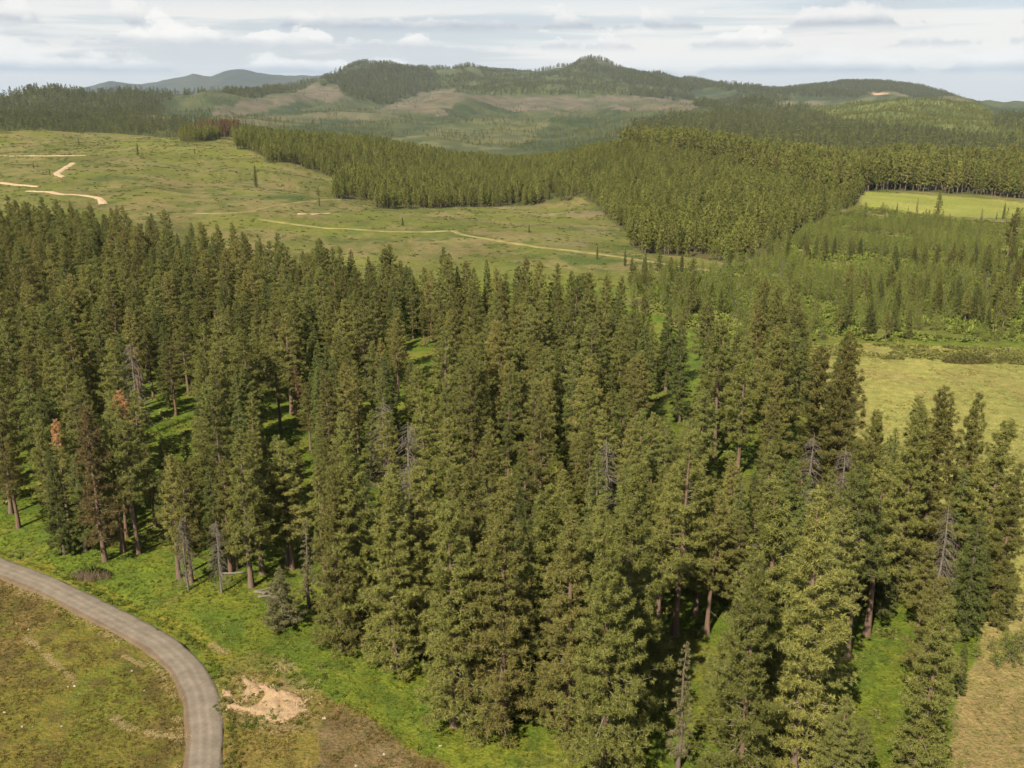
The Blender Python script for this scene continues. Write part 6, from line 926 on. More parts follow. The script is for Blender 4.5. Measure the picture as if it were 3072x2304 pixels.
# ---- scattering for what cannot be counted
def scatter(name, protos, P, scale, idx, label, cat, seed=0, tilt=0.):
    rg = np.random.default_rng(seed+77); n = len(P)
    me = bpy.data.meshes.new(name); me.vertices.add(n); me.vertices.foreach_set('co', np.asarray(P, np.float32).ravel())
    a = me.attributes.new('sc', 'FLOAT_VECTOR', 'POINT'); a.data.foreach_set('vector', np.asarray(scale, np.float32).ravel())
    rot = np.stack([rg.normal(0, tilt, n), rg.normal(0, tilt, n), rg.uniform(0, 6.283, n)], 1)
    a = me.attributes.new('ro', 'FLOAT_VECTOR', 'POINT'); a.data.foreach_set('vector', rot.astype(np.float32).ravel())
    a = me.attributes.new('ix', 'INT', 'POINT'); a.data.foreach_set('value', np.asarray(idx, np.int32))
    o = link(name, me)
    ng = bpy.data.node_groups.new(name, 'GeometryNodeTree')
    ng.interface.new_socket('Geometry', in_out='INPUT', socket_type='NodeSocketGeometry')
    ng.interface.new_socket('Geometry', in_out='OUTPUT', socket_type='NodeSocketGeometry')
    N = ng.nodes; L = ng.links
    gi = N.new('NodeGroupInput'); go = N.new('NodeGroupOutput')
    ip = N.new('GeometryNodeInstanceOnPoints'); ip.inputs['Pick Instance'].default_value = True
    jn = N.new('GeometryNodeJoinGeometry')
    for p in reversed(protos):
        ob = N.new('GeometryNodeObjectInfo'); ob.inputs['Object'].default_value = p; ob.inputs['As Instance'].default_value = True
        L.new(ob.outputs['Geometry'], jn.inputs[0])
    def at(nm, typ):
        q = N.new('GeometryNodeInputNamedAttribute'); q.data_type = typ; q.inputs['Name'].default_value = nm; return q.outputs['Attribute']
    L.new(gi.outputs[0], ip.inputs['Points']); L.new(jn.outputs[0], ip.inputs['Instance'])
    L.new(at('sc', 'FLOAT_VECTOR'), ip.inputs['Scale']); L.new(at('ix', 'INT'), ip.inputs['Instance Index'])
    er = N.new('FunctionNodeEulerToRotation'); L.new(at('ro', 'FLOAT_VECTOR'), er.inputs[0]); L.new(er.outputs[0], ip.inputs['Rotation'])
    L.new(ip.outputs[0], go.inputs[0])
    md = o.modifiers.new('scatter', 'NODES'); md.node_group = ng
    tag(o, label, cat, kind='stuff')
    return o

# ---------------------------------------------------------------- the trees one can tell apart
def ordinal(n):
    return '%d%s' % (n, 'th' if 10 <= n % 100 <= 20 else {1: 'st', 2: 'nd', 3: 'rd'}.get(n % 10, 'th'))
def plant(name, st, x, y, h, label, cat, group, rz=None, fat=1., lean=0.):
    z = float(height(np.array([x]), np.array([y]))[0])
    r = bpy.data.objects.new(name, None); COL.objects.link(r)
    r.empty_display_size = .5
    s = h/st['H']; r.location = (x, y, z-.12); r.scale = (s*fat, s*fat, s)
    r.rotation_euler = (0, lean, random.uniform(0, 6.28) if rz is None else rz)
    for part in ('trunk', 'limbs', 'crown'):
        if st.get(part):
            o = link(part, st[part], r)
            if part == 'limbs': o['kind'] = 'stuff'
    tag(r, label, cat, group)
    return r
random.seed(12)
SPECIAL = dict(
 lefttrunk='pine with a long bare dark trunk at the far left edge of the grass', thinleft='thin-trunked pine just behind the bare dark trunk at far left',
 lowleft='dense low-branched conifer at the left, its foliage reaching the grass', lowleft2='low-branched conifer between the dense left conifer and the brownish pine',
 bigbrown='large brownish pine with a flared trunk base above the dry bush', darktrunk='pine with a dark shaded trunk just right of the brownish pine',
 postpine='pine with a straight post-like trunk left of the lichen-draped dead tree', snag1='small dead tree draped with grey lichen on the grass, left one of two',
 snag2='slender dead tree draped with grey lichen on the grass, right one of two', redtrunk='large pine with a thick reddish trunk and dead stubs above the grass clearing',
 sparse1='scrawny thin-foliaged conifer between the reddish trunk and the big pines', sapling='small greyish conifer standing alone on the bright grass',
 edge1='leftmost of the big low-branched pines along the front edge', edge2='tall low-branched pine second along the front edge', edge3='big pine with foliage touching the grass right of the grass clearing',
 edge4='massive pine at the bottom centre, left one of a close pair', edge5='massive pine at the bottom centre, right one of a close pair', edge6='pine at the bottom centre with a short visible trunk on the grass',
 edge7='big pine cut by the bottom edge, right of the short visible trunk', leantrunk='pine with a tilted bare trunk beside the long dark shadow gap', sparse2='thin sparse conifer at the bottom edge in the green gap',
 edge8='big pine cut by the bottom edge, left of the grey-limbed giant', edge9='giant pine with pale bare limbs in its crown at the bottom right', redtrunk2='pine with a bare leaning red trunk above the narrow green strip',
 edge10='pine cut by the bottom edge beside the right-hand dry meadow', smalldense='small dense dark conifer at the edge of the dry meadow, bottom right',
 grp0='pointed pine at the left end of the clump in the yellow meadow', grp1='second pine from the left in the clump against the yellow meadow', grp2='tallest pine top in the middle of the clump against the yellow meadow',
 grp3='pointed pine top right of the tallest in the yellow meadow clump', grp4='pine at the right shoulder of the clump against the yellow meadow', grp5='pine at the right end of the clump, nearest the picture edge',
 pair1='left one of two tall pines standing against the left end of the yellow meadow', pair2='right one of two tall pines standing against the left end of the yellow meadow', darkfir='dark conical fir at the right end of the forest, left of the meadow pines',
 orange1='pine with a faded orange top in the left part of the forest, upper one', orange2='pine with a faded orange top in the left part of the forest, lower one',
 rusty1='small rust-brown dying conifer left of centre inside the forest', rusty2='rust-orange dying conifer inside the right part of the forest', rusty3='small rust-red dying conifer in the forest centre',
 snag3='grey dead tree with drooping twigs in the forest left of centre', snag4='grey dead tree with drooping twigs right of centre below the meadow pines', snag5='grey dead tree just right of another dead tree, below the meadow pines',
 snag6='thin grey dead tree left of the drooping dead tree in the forest', snag7='grey dead tree in a dark gap near the picture centre', snag8='pale grey dead tree in the back of the left forest', snag9='grey dead tree among the right-hand meadow clump',
 rightfir='dark layered fir at the right edge beside the dry meadow')
CAT = dict(pine='pine tree', lowpine='pine tree', brownpine='pine tree', orange='pine tree', fir='fir tree', rusty='dying tree', sparse='conifer', sapling='conifer', snag='dead tree')
NAME = dict(pine='pine_tree', lowpine='pine_tree', brownpine='pine_tree', orange='pine_tree', fir='fir_tree', rusty='dying_conifer', sparse='thin_conifer', sapling='young_conifer', snag='dead_tree')
def in_frame(x, y, z, m=.04):
    c, s = math.cos(math.radians(16.83)), math.sin(math.radians(16.83))
    d = y*c-(z-65)*s; u = x/d; v = (y*s+(z-65)*c)/d
    return abs(u) < .5395+m and abs(v) < .4047+m
def seen(x, y, h): return in_frame(x, y, h) or in_frame(x, y, h*.5)
pool = [t for t in TREES if seen(t[1], t[2], t[3])]
off = [t for t in TREES if not seen(t[1], t[2], t[3])]
pines = sorted([t for t in pool if t[0] in ('pine', 'lowpine', 'brownpine', 'orange')], key=lambda t: (not t[4], math.hypot(t[1], t[2])/t[3]))
indiv = set(pines[:300]); rest = pines[300:]
firs = [t for t in pool if t[0] == 'fir']
todo = list(indiv) + [t for t in pool if t[0] not in ('pine', 'lowpine', 'brownpine', 'orange')]
ranks = {}
for t in todo:
    if not t[4]: ranks.setdefault((CAT[t[0]], int((math.hypot(t[1]*.35, t[2])-68)//11)), []).append(t)
label_of = {}
for (c, b), L_ in ranks.items():
    L_.sort(key=lambda t: t[1]/t[2])
    for i, t in enumerate(L_):
        look = {'pine tree': ('short' if t[3] < 20 else 'tall' if t[3] > 26 else 'middling')+' olive green pine', 'fir tree': ('small' if t[3] < 15 else 'tall')+' dark layered fir',
                'dead tree': 'grey bare dead tree'}.get(c, 'thin conifer')
        label_of[t] = '%s, %s %s from the left in the %s rank of trees back' % (look, ordinal(i+1), c.split()[0], ordinal(b+1))
cnt = {}
for t in sorted(todo, key=lambda t: (t[2], t[1])):
    k, x, y, h, sp = t
    S_ = KINDS[k]; i = cnt.get(k, 0); cnt[k] = i+1
    st = S_[(i*5+int(abs(x)*3)) % len(S_)]
    plant(NAME[k], st, x, y, h, SPECIAL.get(sp) or label_of[t], CAT[k], {'pine tree': 'pines of the foreground forest', 'fir tree': 'firs of the foreground forest', 'dead tree': 'dead trees of the foreground forest'}.get(CAT[k]),
          fat=random.uniform(1.0, 1.28)*(.95 if k == 'lowpine' else 1.), lean=random.gauss(0, .012))
# the stand behind them, too many to count
def full_proto(st, nm):
    parts = []
    for part in ('crown', 'trunk', 'limbs'):
        me = st[part]
        if me is None: continue
        V = np.empty(len(me.vertices)*3, np.float32); me.vertices.foreach_get('co', V)
        ls = np.empty(len(me.loops), np.int32); me.loops.foreach_get('vertex_index', ls)
        k_ = 3 if part == 'crown' else 4
        tn = None
        if 'tone' in me.attributes:
            tn = np.empty(len(me.vertices), np.float32); me.attributes['tone'].data.foreach_get('value', tn)
        parts.append((V.reshape(-1, 3), ls.reshape(-1, k_), me.materials[0], tn))
    return bpy.data.objects.new(nm, whole(nm, parts))
PFULL = [full_proto(s_, 'pine_form') for s_ in PINES]
FFULL = [full_proto(s_, 'fir_form') for s_ in FIRS]
B = [t for t in rest+off if t[0] != 'snag']
bx = np.array([t[1] for t in B]); by = np.array([t[2] for t in B]); bh = np.array([t[3] for t in B])
rg = np.random.default_rng(3); fat = rg.uniform(1., 1.28, len(B))
isf = np.array([t[0] == 'fir' for t in B]); ix = np.where(isf, len(PFULL)+rg.integers(0, len(FFULL), len(B)), rg.integers(0, len(PFULL), len(B)))
sc = np.where(isf, bh/22, bh/26)
scatter('forest_backdrop', PFULL+FFULL, np.stack([bx, by, height(bx, by)-.1], 1), np.stack([sc*fat, sc*fat, sc], 1), ix,
        'dense olive pine forest filling the back of the foreground stand', 'forest', 1, .012)

# lone trees on the open slopes
for k, x, y, h, lab in LONE:
    plant(NAME[k], KINDS[k][int(abs(x)) % len(KINDS[k])], x, y, max(h, 5), lab, CAT[k], 'lone trees on the open ground', fat=1.05 if k != 'fir' else .9,
          lean=.10 if 'leaning' in lab else 0.)

# ---------------------------------------------------------------- young wood at the right
def pick(name, n, seed, rough=.01, keep=None):
    P = np.asarray(REG[name], float); rg = np.random.default_rng(seed)
    x = rg.uniform(P[:, 0].min(), P[:, 0].max(), n); y = rg.uniform(P[:, 1].min(), P[:, 1].max(), n)
    m = region(name, x, y, rough)
    m &= np.abs(x/np.maximum(y, 1)) < .70+.3*(y < 200)
    if keep is not None: m &= keep(x, y)
    return x[m], y[m]
def per_area(name, m2):
    P = np.asarray(REG[name], float); return int(np.ptp(P[:, 0])*np.ptp(P[:, 1])/m2)
def thin(x, y, r):
    """drop points closer than r to an earlier one"""
    g = {}; keep = []
    for i in range(len(x)):
        kx, ky = int(x[i]//r), int(y[i]//r)
        if any((x[i]-x[j])**2+(y[i]-y[j])**2 < r*r for a in (-1, 0, 1) for b in (-1, 0, 1) for j in g.get((kx+a, ky+b), ())): continue
        g.setdefault((kx, ky), []).append(i); keep.append(i)
    return x[keep], y[keep]
YOUNG = [near_set('young', 260+i, M_YOUNG, M_BARKD, H=7., cb=.04, R=r_, nbr=46, nb=8, tr=.42, dens=3.2) for i, r_ in enumerate((1.7, 1.4, 2.0))]
x, y = pick('young_wood', per_area('young_wood', 7), 21, .01, lambda x, y: (fbm(x/20, y/26, 91, 3) > .47) & (dist_line(LINES['t8'], x, y) > 5))
x, y = thin(x, y, 3.3)
z = height(x, y); vis = np.array([in_frame(a, b, c+5) for a, b, c in zip(x, y, z)])
x, y, z = x[vis], y[vis], z[vis]
hh = 2.4+8.5*fbm(x/40, y/40, 92, 3)*np.random.default_rng(9).uniform(.6, 1.3, len(x))
order = np.argsort(np.hypot(x, y)/hh)
near_i, far_i = order[:230], order[230:]
near_i = sorted(near_i, key=lambda i: (int(y[i]//16), x[i]))
cnt = {}
for i in near_i:
    b = int(y[i]//16); cnt[b] = cnt.get(b, 0)+1
b0 = min(cnt)
seq = {}
for i in near_i:
    b = int(y[i]//16); seq[b] = seq.get(b, 0)+1
    plant('young_pine', YOUNG[i % 3], x[i], y[i], hh[i], 'light green young pine, %s from the left in the %s row of the right-hand thicket' % (ordinal(seq[b]), ordinal(b-b0+1)),
          'young tree', 'young pines of the right-hand thicket', fat=random.uniform(.85, 1.2))
YF = [full_proto(s_, 'young_pine_form') for s_ in YOUNG]
s_ = hh[far_i]/7
scatter('young_thicket', YF, np.stack([x[far_i], y[far_i], z[far_i]-.05], 1), np.stack([s_, s_, s_], 1), np.random.default_rng(2).integers(0, 3, len(far_i)),
        'thicket of light green young pines beyond the yellow meadow', 'thicket', 4, .02)
# mature dark conifers standing in it
x, y = pick('young_wood', per_area('young_wood', 40), 22, .01, lambda x, y: (fbm(x/45, y/45, 93, 3) + .25*sstep(150, 230, x)*sstep(440, 300, y) > .56) & (dist_line(LINES['t8'], x, y) > 6))
x, y = thin(x, y, 5.2); z = height(x, y)
vis = np.array([in_frame(a, b, c+10) for a, b, c in zip(x, y, z)]); x, y = x[vis], y[vis]
o_ = np.argsort(y)[:140]
for n_, i in enumerate(sorted(o_, key=lambda i: (int(y[i]//20), x[i]))):
    b = int(y[i]//20)
    k = 'fir' if random.random() < .72 else 'pine'
    plant(NAME[k], KINDS[k][n_ % len(KINDS[k])], x[i], y[i], random.uniform(7, 13) if k == 'fir' else random.uniform(9, 14),
          'dark %s in the right-hand thicket, %s from the left among those in its %s row' % ('fir' if k == 'fir' else 'pine', ordinal(1+sum(1 for j in o_ if int(y[j]//20) == b and x[j] < x[i])), ordinal(b-int(y[o_].min()//20)+1)),
          CAT[k], 'mature conifers in the right-hand thicket', fat=random.uniform(1.05, 1.35))

# ---------------------------------------------------------------- forests on the hills behind
MID = [proto('second_growth_form', 'pine', 400+i, M_SECOND, M_BARKD, H=17., cb=c_, R=r_, nbr=30, nb=8, tr=.70, dens=1.8, lod=1) for i, (c_, r_) in enumerate(((.16, 2.9), (.22, 2.6), (.10, 3.1), (.18, 2.3)))]
MIDM = [proto('mature_form', 'pine', 420+i, M_PINE if i % 2 else M_SECOND, M_BARKD, H=25., cb=.22, R=3.6, nbr=34, nb=8, tr=1.0, dens=1.5, lod=1) for i in range(3)]
M_DULLRED = needle_material('browned_needles', (.125, .080, .042), (.195, .125, .066), (.16, .10, .05))
MIDR = [proto('rust_form', 'pine', 430, M_DULLRED, M_BARKD, H=17., cb=.25, R=1.9, nbr=26, nb=7, tr=.7, dens=1.5, lod=1)]
FAR = [proto('far_conifer_form', 'fir', 440+i, M_FARN, M_BARKD, H=20., cb=.10, R=2.9, nbr=11, nb=6, tr=1.5, dens=.7, lod=1) for i in range(3)]
FARG = [proto('far_young_form', 'young', 450+i, M_SECOND, M_BARKD, H=10., cb=.05, R=2.6, nbr=8, nb=6, tr=1.3, dens=.7, lod=1) for i in range(2)]
def forest(name, regs, m2, hmin, hmax, protos, Hp, label, seed, cat='forest', keep=None, wide=1., rough=.01, weights=None):
    X = []; Y_ = []
    for r_ in regs:
        a, b = pick(r_, per_area(r_, m2), seed, rough, keep); X.append(a); Y_.append(b)
    x = np.concatenate(X); y = np.concatenate(Y_); rg = np.random.default_rng(seed)
    z = height(x, y); h = rg.uniform(hmin, hmax, len(x))*(.8+.4*fbm(x/60, y/60, 95, 3)); s = h/Hp; f = rg.uniform(.85, 1.2, len(x))*wide
    ix = rg.choice(len(protos), len(x), p=weights) if weights else rg.integers(0, len(protos), len(x))
    print(name, len(x))
    return scatter(name, protos, np.stack([x, y, z-.2], 1), np.stack([s*f, s*f, s], 1), ix, label, cat, seed, .015)
def clear_of(*ks):
    def f(x, y):
        m = ~region('mature_strip', x, y, .004)
        for k in ks: m &= dist_line(LINES[k], x, y) > 5
        m &= fbm(x/16, y/16, 98, 2) > .30
        for q in RED: m &= np.hypot(x-q[0], (y-q[1])*.5) > 14
        return m
    return f
forest('second_growth_forest', ['mid_forest'], 19, 7, 17, MID, 17., 'dense young olive pine forest covering the two hills in the middle distance', 51, keep=clear_of('t5', 't7', 't8'), rough=.004)
forest('mature_woods', ['mature_strip'], 50, 18, 30, MIDM, 25., 'dark mature pine woods along the ridge and behind the bright green field', 52, rough=.004, keep=lambda x, y: ~region('bright_field', x, y, .003))
rx, ry = [], []
for q_, (cx, cy) in enumerate(RED):
    n_ = (12, 14, 30, 26, 20)[q_]
    rx += list(np.random.default_rng(int(cy)).normal(cx, 9, n_)); ry += list(np.random.default_rng(int(cy)+1).normal(cy, 9, n_))
rx = np.array(rx); ry = np.array(ry); sr = np.random.default_rng(6).uniform(.9, 1.3, len(rx))
scatter('reddish_tree_clump', MIDR, np.stack([rx, ry, height(rx, ry)], 1), np.stack([sr, sr, sr], 1), np.zeros(len(rx), int), 'clump of rust-red dying pines on the hillside crest', 'trees', 61)
forest('knoll_forest', ['knoll_forest', 'right_patch'], 100, 9, 19, FAR+FARG*2, 17., 'green conifer forest on the broad hill at the right', 53, wide=1.25)
forest('knoll_scrub', ['knoll_scrub'], 130, 5, 10, FARG, 10., 'light green young regrowth on top of the broad hill at the right', 54, wide=1.2)
forest('left_hill_forest', ['left_dark', 'left_strip'], 220, 12, 25, FAR+FAR+FARG, 19., 'dark conifer forest on the hills at the left below the blue mountains', 55, wide=1.35)
forest('left_valley_woods', ['left_mid'], 80, 7, 17, FAR+FARG, 20., 'mixed open woods behind the crest of the left meadow', 56, wide=1.4)
forest('ridge_forest', ['ridge_dark', 'ridge_right', 'dark_strip'], 300, 18, 32, FAR, 20., 'dark conifer forest on the main ridge along the skyline', 57, wide=1.5)
forest('crest_forest', ['crest'], 420, 16, 30, FAR, 20., 'jagged conifers along the top of the main ridge on the skyline', 59, wide=1.5)
forest('ridge_open_forest', ['ridge_mid'], 240, 14, 24, FAR+FARG, 20., 'open green forest below the rounded summits of the main ridge', 58, wide=1.6, keep=lambda x, y: fbm(x/220, y/320, 97, 3) > .37)
def scrubland(name, n, y0, y1, hmin, hmax, label, seed, thr, protos, Hp):
    rg = np.random.default_rng(seed); y = np.exp(rg.uniform(math.log(y0), math.log(y1), n)); x = rg.uniform(-.60, .60, n)*y
    m = fbm(x/(y*.05), y/(y*.05)+np.log(y)*14, seed, 3)+.0*x > thr
    for r_ in ('clear_left', 'clear_mid', 'clear_right', 'bright_field', 'mid_forest', 'meadow_right', 'forest', 'young_wood'): m &= ~(inpoly(REG[r_], x, y) & (rg.uniform(0, 1, n) > .35*(r_[:5] == 'clear')))
    for k in ('t1', 't2', 't3', 't4', 't5', 't6', 't7', 't8', 't9'): m &= dist_line(LINES[k], x, y) > 4
    x, y = x[m], y[m]; h = rg.uniform(hmin, hmax, len(x)); s = h/Hp
    print(name, len(x))
    scatter(name, protos, np.stack([x, y, height(x, y)-.1], 1), np.stack([s*1.2, s*1.2, s], 1), rg.integers(0, len(protos), len(x)), label, 'scrub', seed, .03)
scrubland('valley_scrub', 36000, 1530, 6000, 4, 10, 'scattered scrub and young trees on the far valley slopes', 62, .42, FAR+FARG*3, 14.)

# ---------------------------------------------------------------- low shrubs, grass and ground litter
def tuft_proto(name, mats, n=1, nb=14, r=.4, up=1.1, seed=1, wid=.16, spread=0., ln=1.1):
    rg = np.random.default_rng(seed); c = rg.normal(0, spread, (n, 3)); c[:, 2] = np.abs(c[:, 2])*.5
    V, F, t = tufts(c, np.full(n, r), nb, rg, up=up, wid=wid, ln=ln)
    V[:, 2] = np.maximum(V[:, 2], -.03)
    return bpy.data.objects.new(name, mesh_from(name, V, F, [mats], tone=t))
M_GRASS = needle_material('grass_blades', (.058, .085, .008), (.106, .128, .014), (.112, .110, .016), .3)
M_WEED = needle_material('weed_leaves', (.058, .084, .012), (.098, .120, .020), (.10, .11, .02), .3)
M_STRAW = needle_material('dry_straw', (0.219, 0.172, 0.073), (0.336, 0.270, 0.131), (0.263, 0.204, 0.095), .15)
M_BRGRASS = needle_material('brown_grass', (0.073, 0.058, 0.013), (0.117, 0.099, 0.022), (0.099, 0.064, 0.020), .2)
M_MEADOW = needle_material('meadow_blades', (.105, .104, .026), (.175, .168, .046), (.165, .14, .045), .25)
M_TWIG = needle_material('dry_twigs', (0.099, 0.070, 0.050), (0.164, 0.123, 0.088), (0.128, 0.093, 0.064), .1)
M_SHRUB = needle_material('shrub_leaves', (.080, .090, .022), (.140, .145, .040), (.15, .13, .042), .25)
G = [tuft_proto('grass_form', M_GRASS, 3, 9, .34, 1.0, i, .15, .22) for i in range(3)]
WD = [tuft_proto('weed_form', M_WEED, 3, 9, .38, .8, 10+i, .24, .25) for i in range(2)]
BG = [tuft_proto('brown_grass_form', M_BRGRASS, 2, 8, .22, .9, 20+i, .15, .18) for i in range(2)]
ST = [tuft_proto('straw_form', M_STRAW, 3, 7, .24, .35, 30+i, .12, .22) for i in range(2)]
def patch(n, seed, x0, x1, y0, y1, test):
    rg = np.random.default_rng(seed); x = rg.uniform(x0, x1, n); y = rg.uniform(y0, y1, n); m = test(x, y); return x[m], y[m]
def road_off(x, y, d=3.): return dist_line(LINES['gravel_road'], x, y) > d
PITP = [p_ for p_ in PITS]
def not_field(x, y):
    m = road_off(x, y, 2.5)
    for r_ in ('field_left', 'field_right', 'fallow', 'meadow_right'): m &= ~region(r_, x, y, .008)
    for p_ in PITP: m &= ~inpoly(p_, x, y)
    return m
rg = np.random.default_rng(8)
x, y = patch(62000, 1, -105, 85, 66, 190, not_field)
w_ = (fbm(x/4, y/4, 101, 3) > .56)*1
s = rg.uniform(.3, .75, len(x))
scatter('meadow_grass', G+WD, np.stack([x, y, height(x, y)-.02], 1), np.stack([s, s, s*rg.uniform(.4, .8, len(x))], 1), np.where(w_ & (rg.uniform(0, 1, len(x)) < .8), 3+rg.integers(0, 2, len(x)), rg.integers(0, 3, len(x))),
        'bright green grass and weeds between the gravel road and the forest', 'grass', 71)
def in_field(x, y):
    m = region('field_left', x, y, .006) | region('field_right', x, y, .012)
    m &= road_off(x, y, 2.4)
    for p_ in PITP: m &= ~inpoly(p_, x, y)
    return m & (fbm(x/5, y/5, 102, 3) > .40)
x, y = patch(34000, 2, -100, 12, 64, 130, in_field)
s = rg.uniform(.5, 1.1, len(x))
scatter('field_grass', BG, np.stack([x, y, height(x, y)-.02], 1), np.stack([s, s, s*.8], 1), rg.integers(0, 2, len(x)), 'short brownish grass of the field inside the road bend', 'grass', 72)
sx, sy = [], []
for kk, n_, wd in (('s1', 800, .20), ('s2', 800, .22), ('s3', 320, .10), ('s4', 450, .25), ('s5', 420, .18)):
    P = smooth_line(LINES[kk], .1); i = rg.integers(0, len(P), n_)
    g_ = fbm(i*.1/1.2, i*0., 7, 3) > .48
    sx += list(P[i, 0][g_]+rg.normal(0, wd, g_.sum())); sy += list(P[i, 1][g_]+rg.normal(0, wd, g_.sum()))
for p_ in PITP[:2]:
    q = np.array(p_); i = rg.integers(0, len(q), 150); sx += list(q[i, 0]+rg.normal(0, .35, 150)); sy += list(q[i, 1]+rg.normal(0, .3, 150))
P = smooth_line(LINES['gravel_road'], .1); T_ = np.gradient(P, axis=0); T_ /= np.hypot(T_[:, 0], T_[:, 1])[:, None]
i = rg.integers(0, len(P), 900); g_ = (fbm(i*.1/3, i*0., 9, 3) > .5) & (P[i, 1] < 150); i = i[g_]
off_ = rg.normal(2.6, .3, len(i))
sx += list(P[i, 0]+T_[i, 1]*off_); sy += list(P[i, 1]-T_[i, 0]*off_)
# odd bits in the field
fx, fy = patch(700, 4, -70, 12, 70, 125, lambda x, y: in_field(x, y) & (fbm(x/3, y/3, 103, 3) > .56)); sx += list(fx); sy += list(fy)
sx = np.array(sx); sy = np.array(sy); s = rg.uniform(.3, .75, len(sx))
scatter('straw_litter', ST, np.stack([sx, sy, height(sx, sy)], 1), np.stack([s, s, s*.6], 1), rg.integers(0, 2, len(sx)), 'pale dry straw strewn in lines over the field and road edge', 'straw', 73)
# roadside weeds
i = rg.integers(0, len(P), 420); g_ = (fbm(i*.1/4, i*0.+5, 19, 3) > .5) & (P[i, 1] < 150) & (P[i, 1] > 65); i = i[g_]; off_ = -rg.normal(2.8, .4, len(i))
wx = P[i, 0]+T_[i, 1]*off_; wy = P[i, 1]-T_[i, 0]*off_; s = rg.uniform(.25, .6, len(i))
scatter('roadside_weeds', WD, np.stack([wx, wy, height(wx, wy)], 1), np.stack([s, s, s], 1), rg.integers(0, 2, len(i)), 'leafy weeds along the outer edge of the gravel road', 'weeds', 74)
# scrub of the clear-felled slopes
SH = [tuft_proto('shrub_form', M_SHRUB, 9, 9, .75, .6, 40+i, .34, .75) for i in range(3)]
M_SLOPE = needle_material('slope_leaves', (.070, .080, .020), (.115, .122, .034), (.13, .115, .038), .25)
M_BRUSH = needle_material('brush_leaves', (.066, .094, .016), (.125, .152, .030), (.13, .135, .032), .25)
SL = [tuft_proto('slope_shrub_form', M_SLOPE, 5, 9, .75, .6, 80+i, .34, .6) for i in range(3)]
BR = [tuft_proto('brush_form', M_BRUSH, 7, 9, .75, .7, 90+i, .34, .7) for i in range(3)]
def slope(x, y):
    m = np.ones(len(x), bool)
    for r_ in ('mid_forest', 'bright_field', 'mature_strip', 'young_wood', 'forest', 'meadow_right'): m &= ~region(r_, x, y, .004)
    for k in ('t1', 't2', 't3', 't4', 't5', 't6', 't7', 't8'): m &= dist_line(LINES[k], x, y) > 3.5
    return m & (np.abs(x/y) < .68) & (fbm(x/9, y/12, 104, 3) + .3*fbm(x/70, y/110, 108, 2) > .66)
x, y = patch(30000, 5, -640, 340, 320, 1280, slope)
s = rg.uniform(.2, .6, len(x))*(1+y/1200)
print('slope shrubs', len(x))
scatter('slope_scrub', SL, np.stack([x, y, height(x, y)-.1], 1), np.stack([s*1.3, s*1.3, s*.7], 1), rg.integers(0, 3, len(x)), 'low green scrub dotted over the clear-felled slopes', 'scrub', 75)
# willow belt along the far side of the yellow meadow
def belt(x, y): return region('belt', x, y, .004) & (fbm(x/9, y/5, 105, 3) > .40)
x, y = patch(9000, 6, 70, 240, 220, 300, belt)
s = rg.uniform(.4, 1.0, len(x))
scatter('shrub_belt', SH, np.stack([x, y, height(x, y)-.1], 1), np.stack([s, s, s*.7], 1), rg.integers(0, 3, len(x)), 'olive shrub belt along the far edge of the yellow meadow', 'shrubs', 76)
x, y = patch(26000, 14, 25, 190, 80, 300, lambda x, y: region('meadow_right', x, y, .006) & (np.abs(x/y) < .66) & (fbm(x/6, y/9, 106, 3) > .45))
s = rg.uniform(.5, 1.1, len(x))
scatter('meadow_tufts', [tuft_proto('meadow_tuft_form', M_MEADOW, 3, 8, .26, .9, 60+i, .15, .3) for i in range(2)], np.stack([x, y, height(x, y)-.02], 1), np.stack([s, s, s*.7], 1), rg.integers(0, 2, len(x)), 'short yellowish grass of the right-hand meadow', 'grass', 78)
def brush(x, y): return region('young_wood', x, y, .008) & (fbm(x/14, y/18, 107, 3) > .33) & (dist_line(LINES['t8'], x, y) > 4) & (np.abs(x/y) < .68)
yw = np.array(REG['young_wood'], float)
x, y = patch(34000, 15, yw[:, 0].min(), yw[:, 0].max(), yw[:, 1].min(), yw[:, 1].max(), brush)
s = rg.uniform(.5, 1.3, len(x))
scatter('thicket_brush', BR, np.stack([x, y, height(x, y)-.1], 1), np.stack([s, s, s*.9], 1), rg.integers(0, 3, len(x)), 'uneven green brush growing between the young pines at the right', 'brush', 81)
# undergrowth inside the forest
x, y = patch(9000, 7, -260, 140, 75, 460, lambda x, y: region('forest', x, y, .004) & (np.abs(x/y) < .75))
s = rg.uniform(.3, .9, len(x))
scatter('forest_undergrowth', SH+WD, np.stack([x, y, height(x, y)-.1], 1), np.stack([s, s, s*.8], 1), rg.integers(0, 5, len(x)), 'low green undergrowth beneath the foreground pines', 'undergrowth', 77)

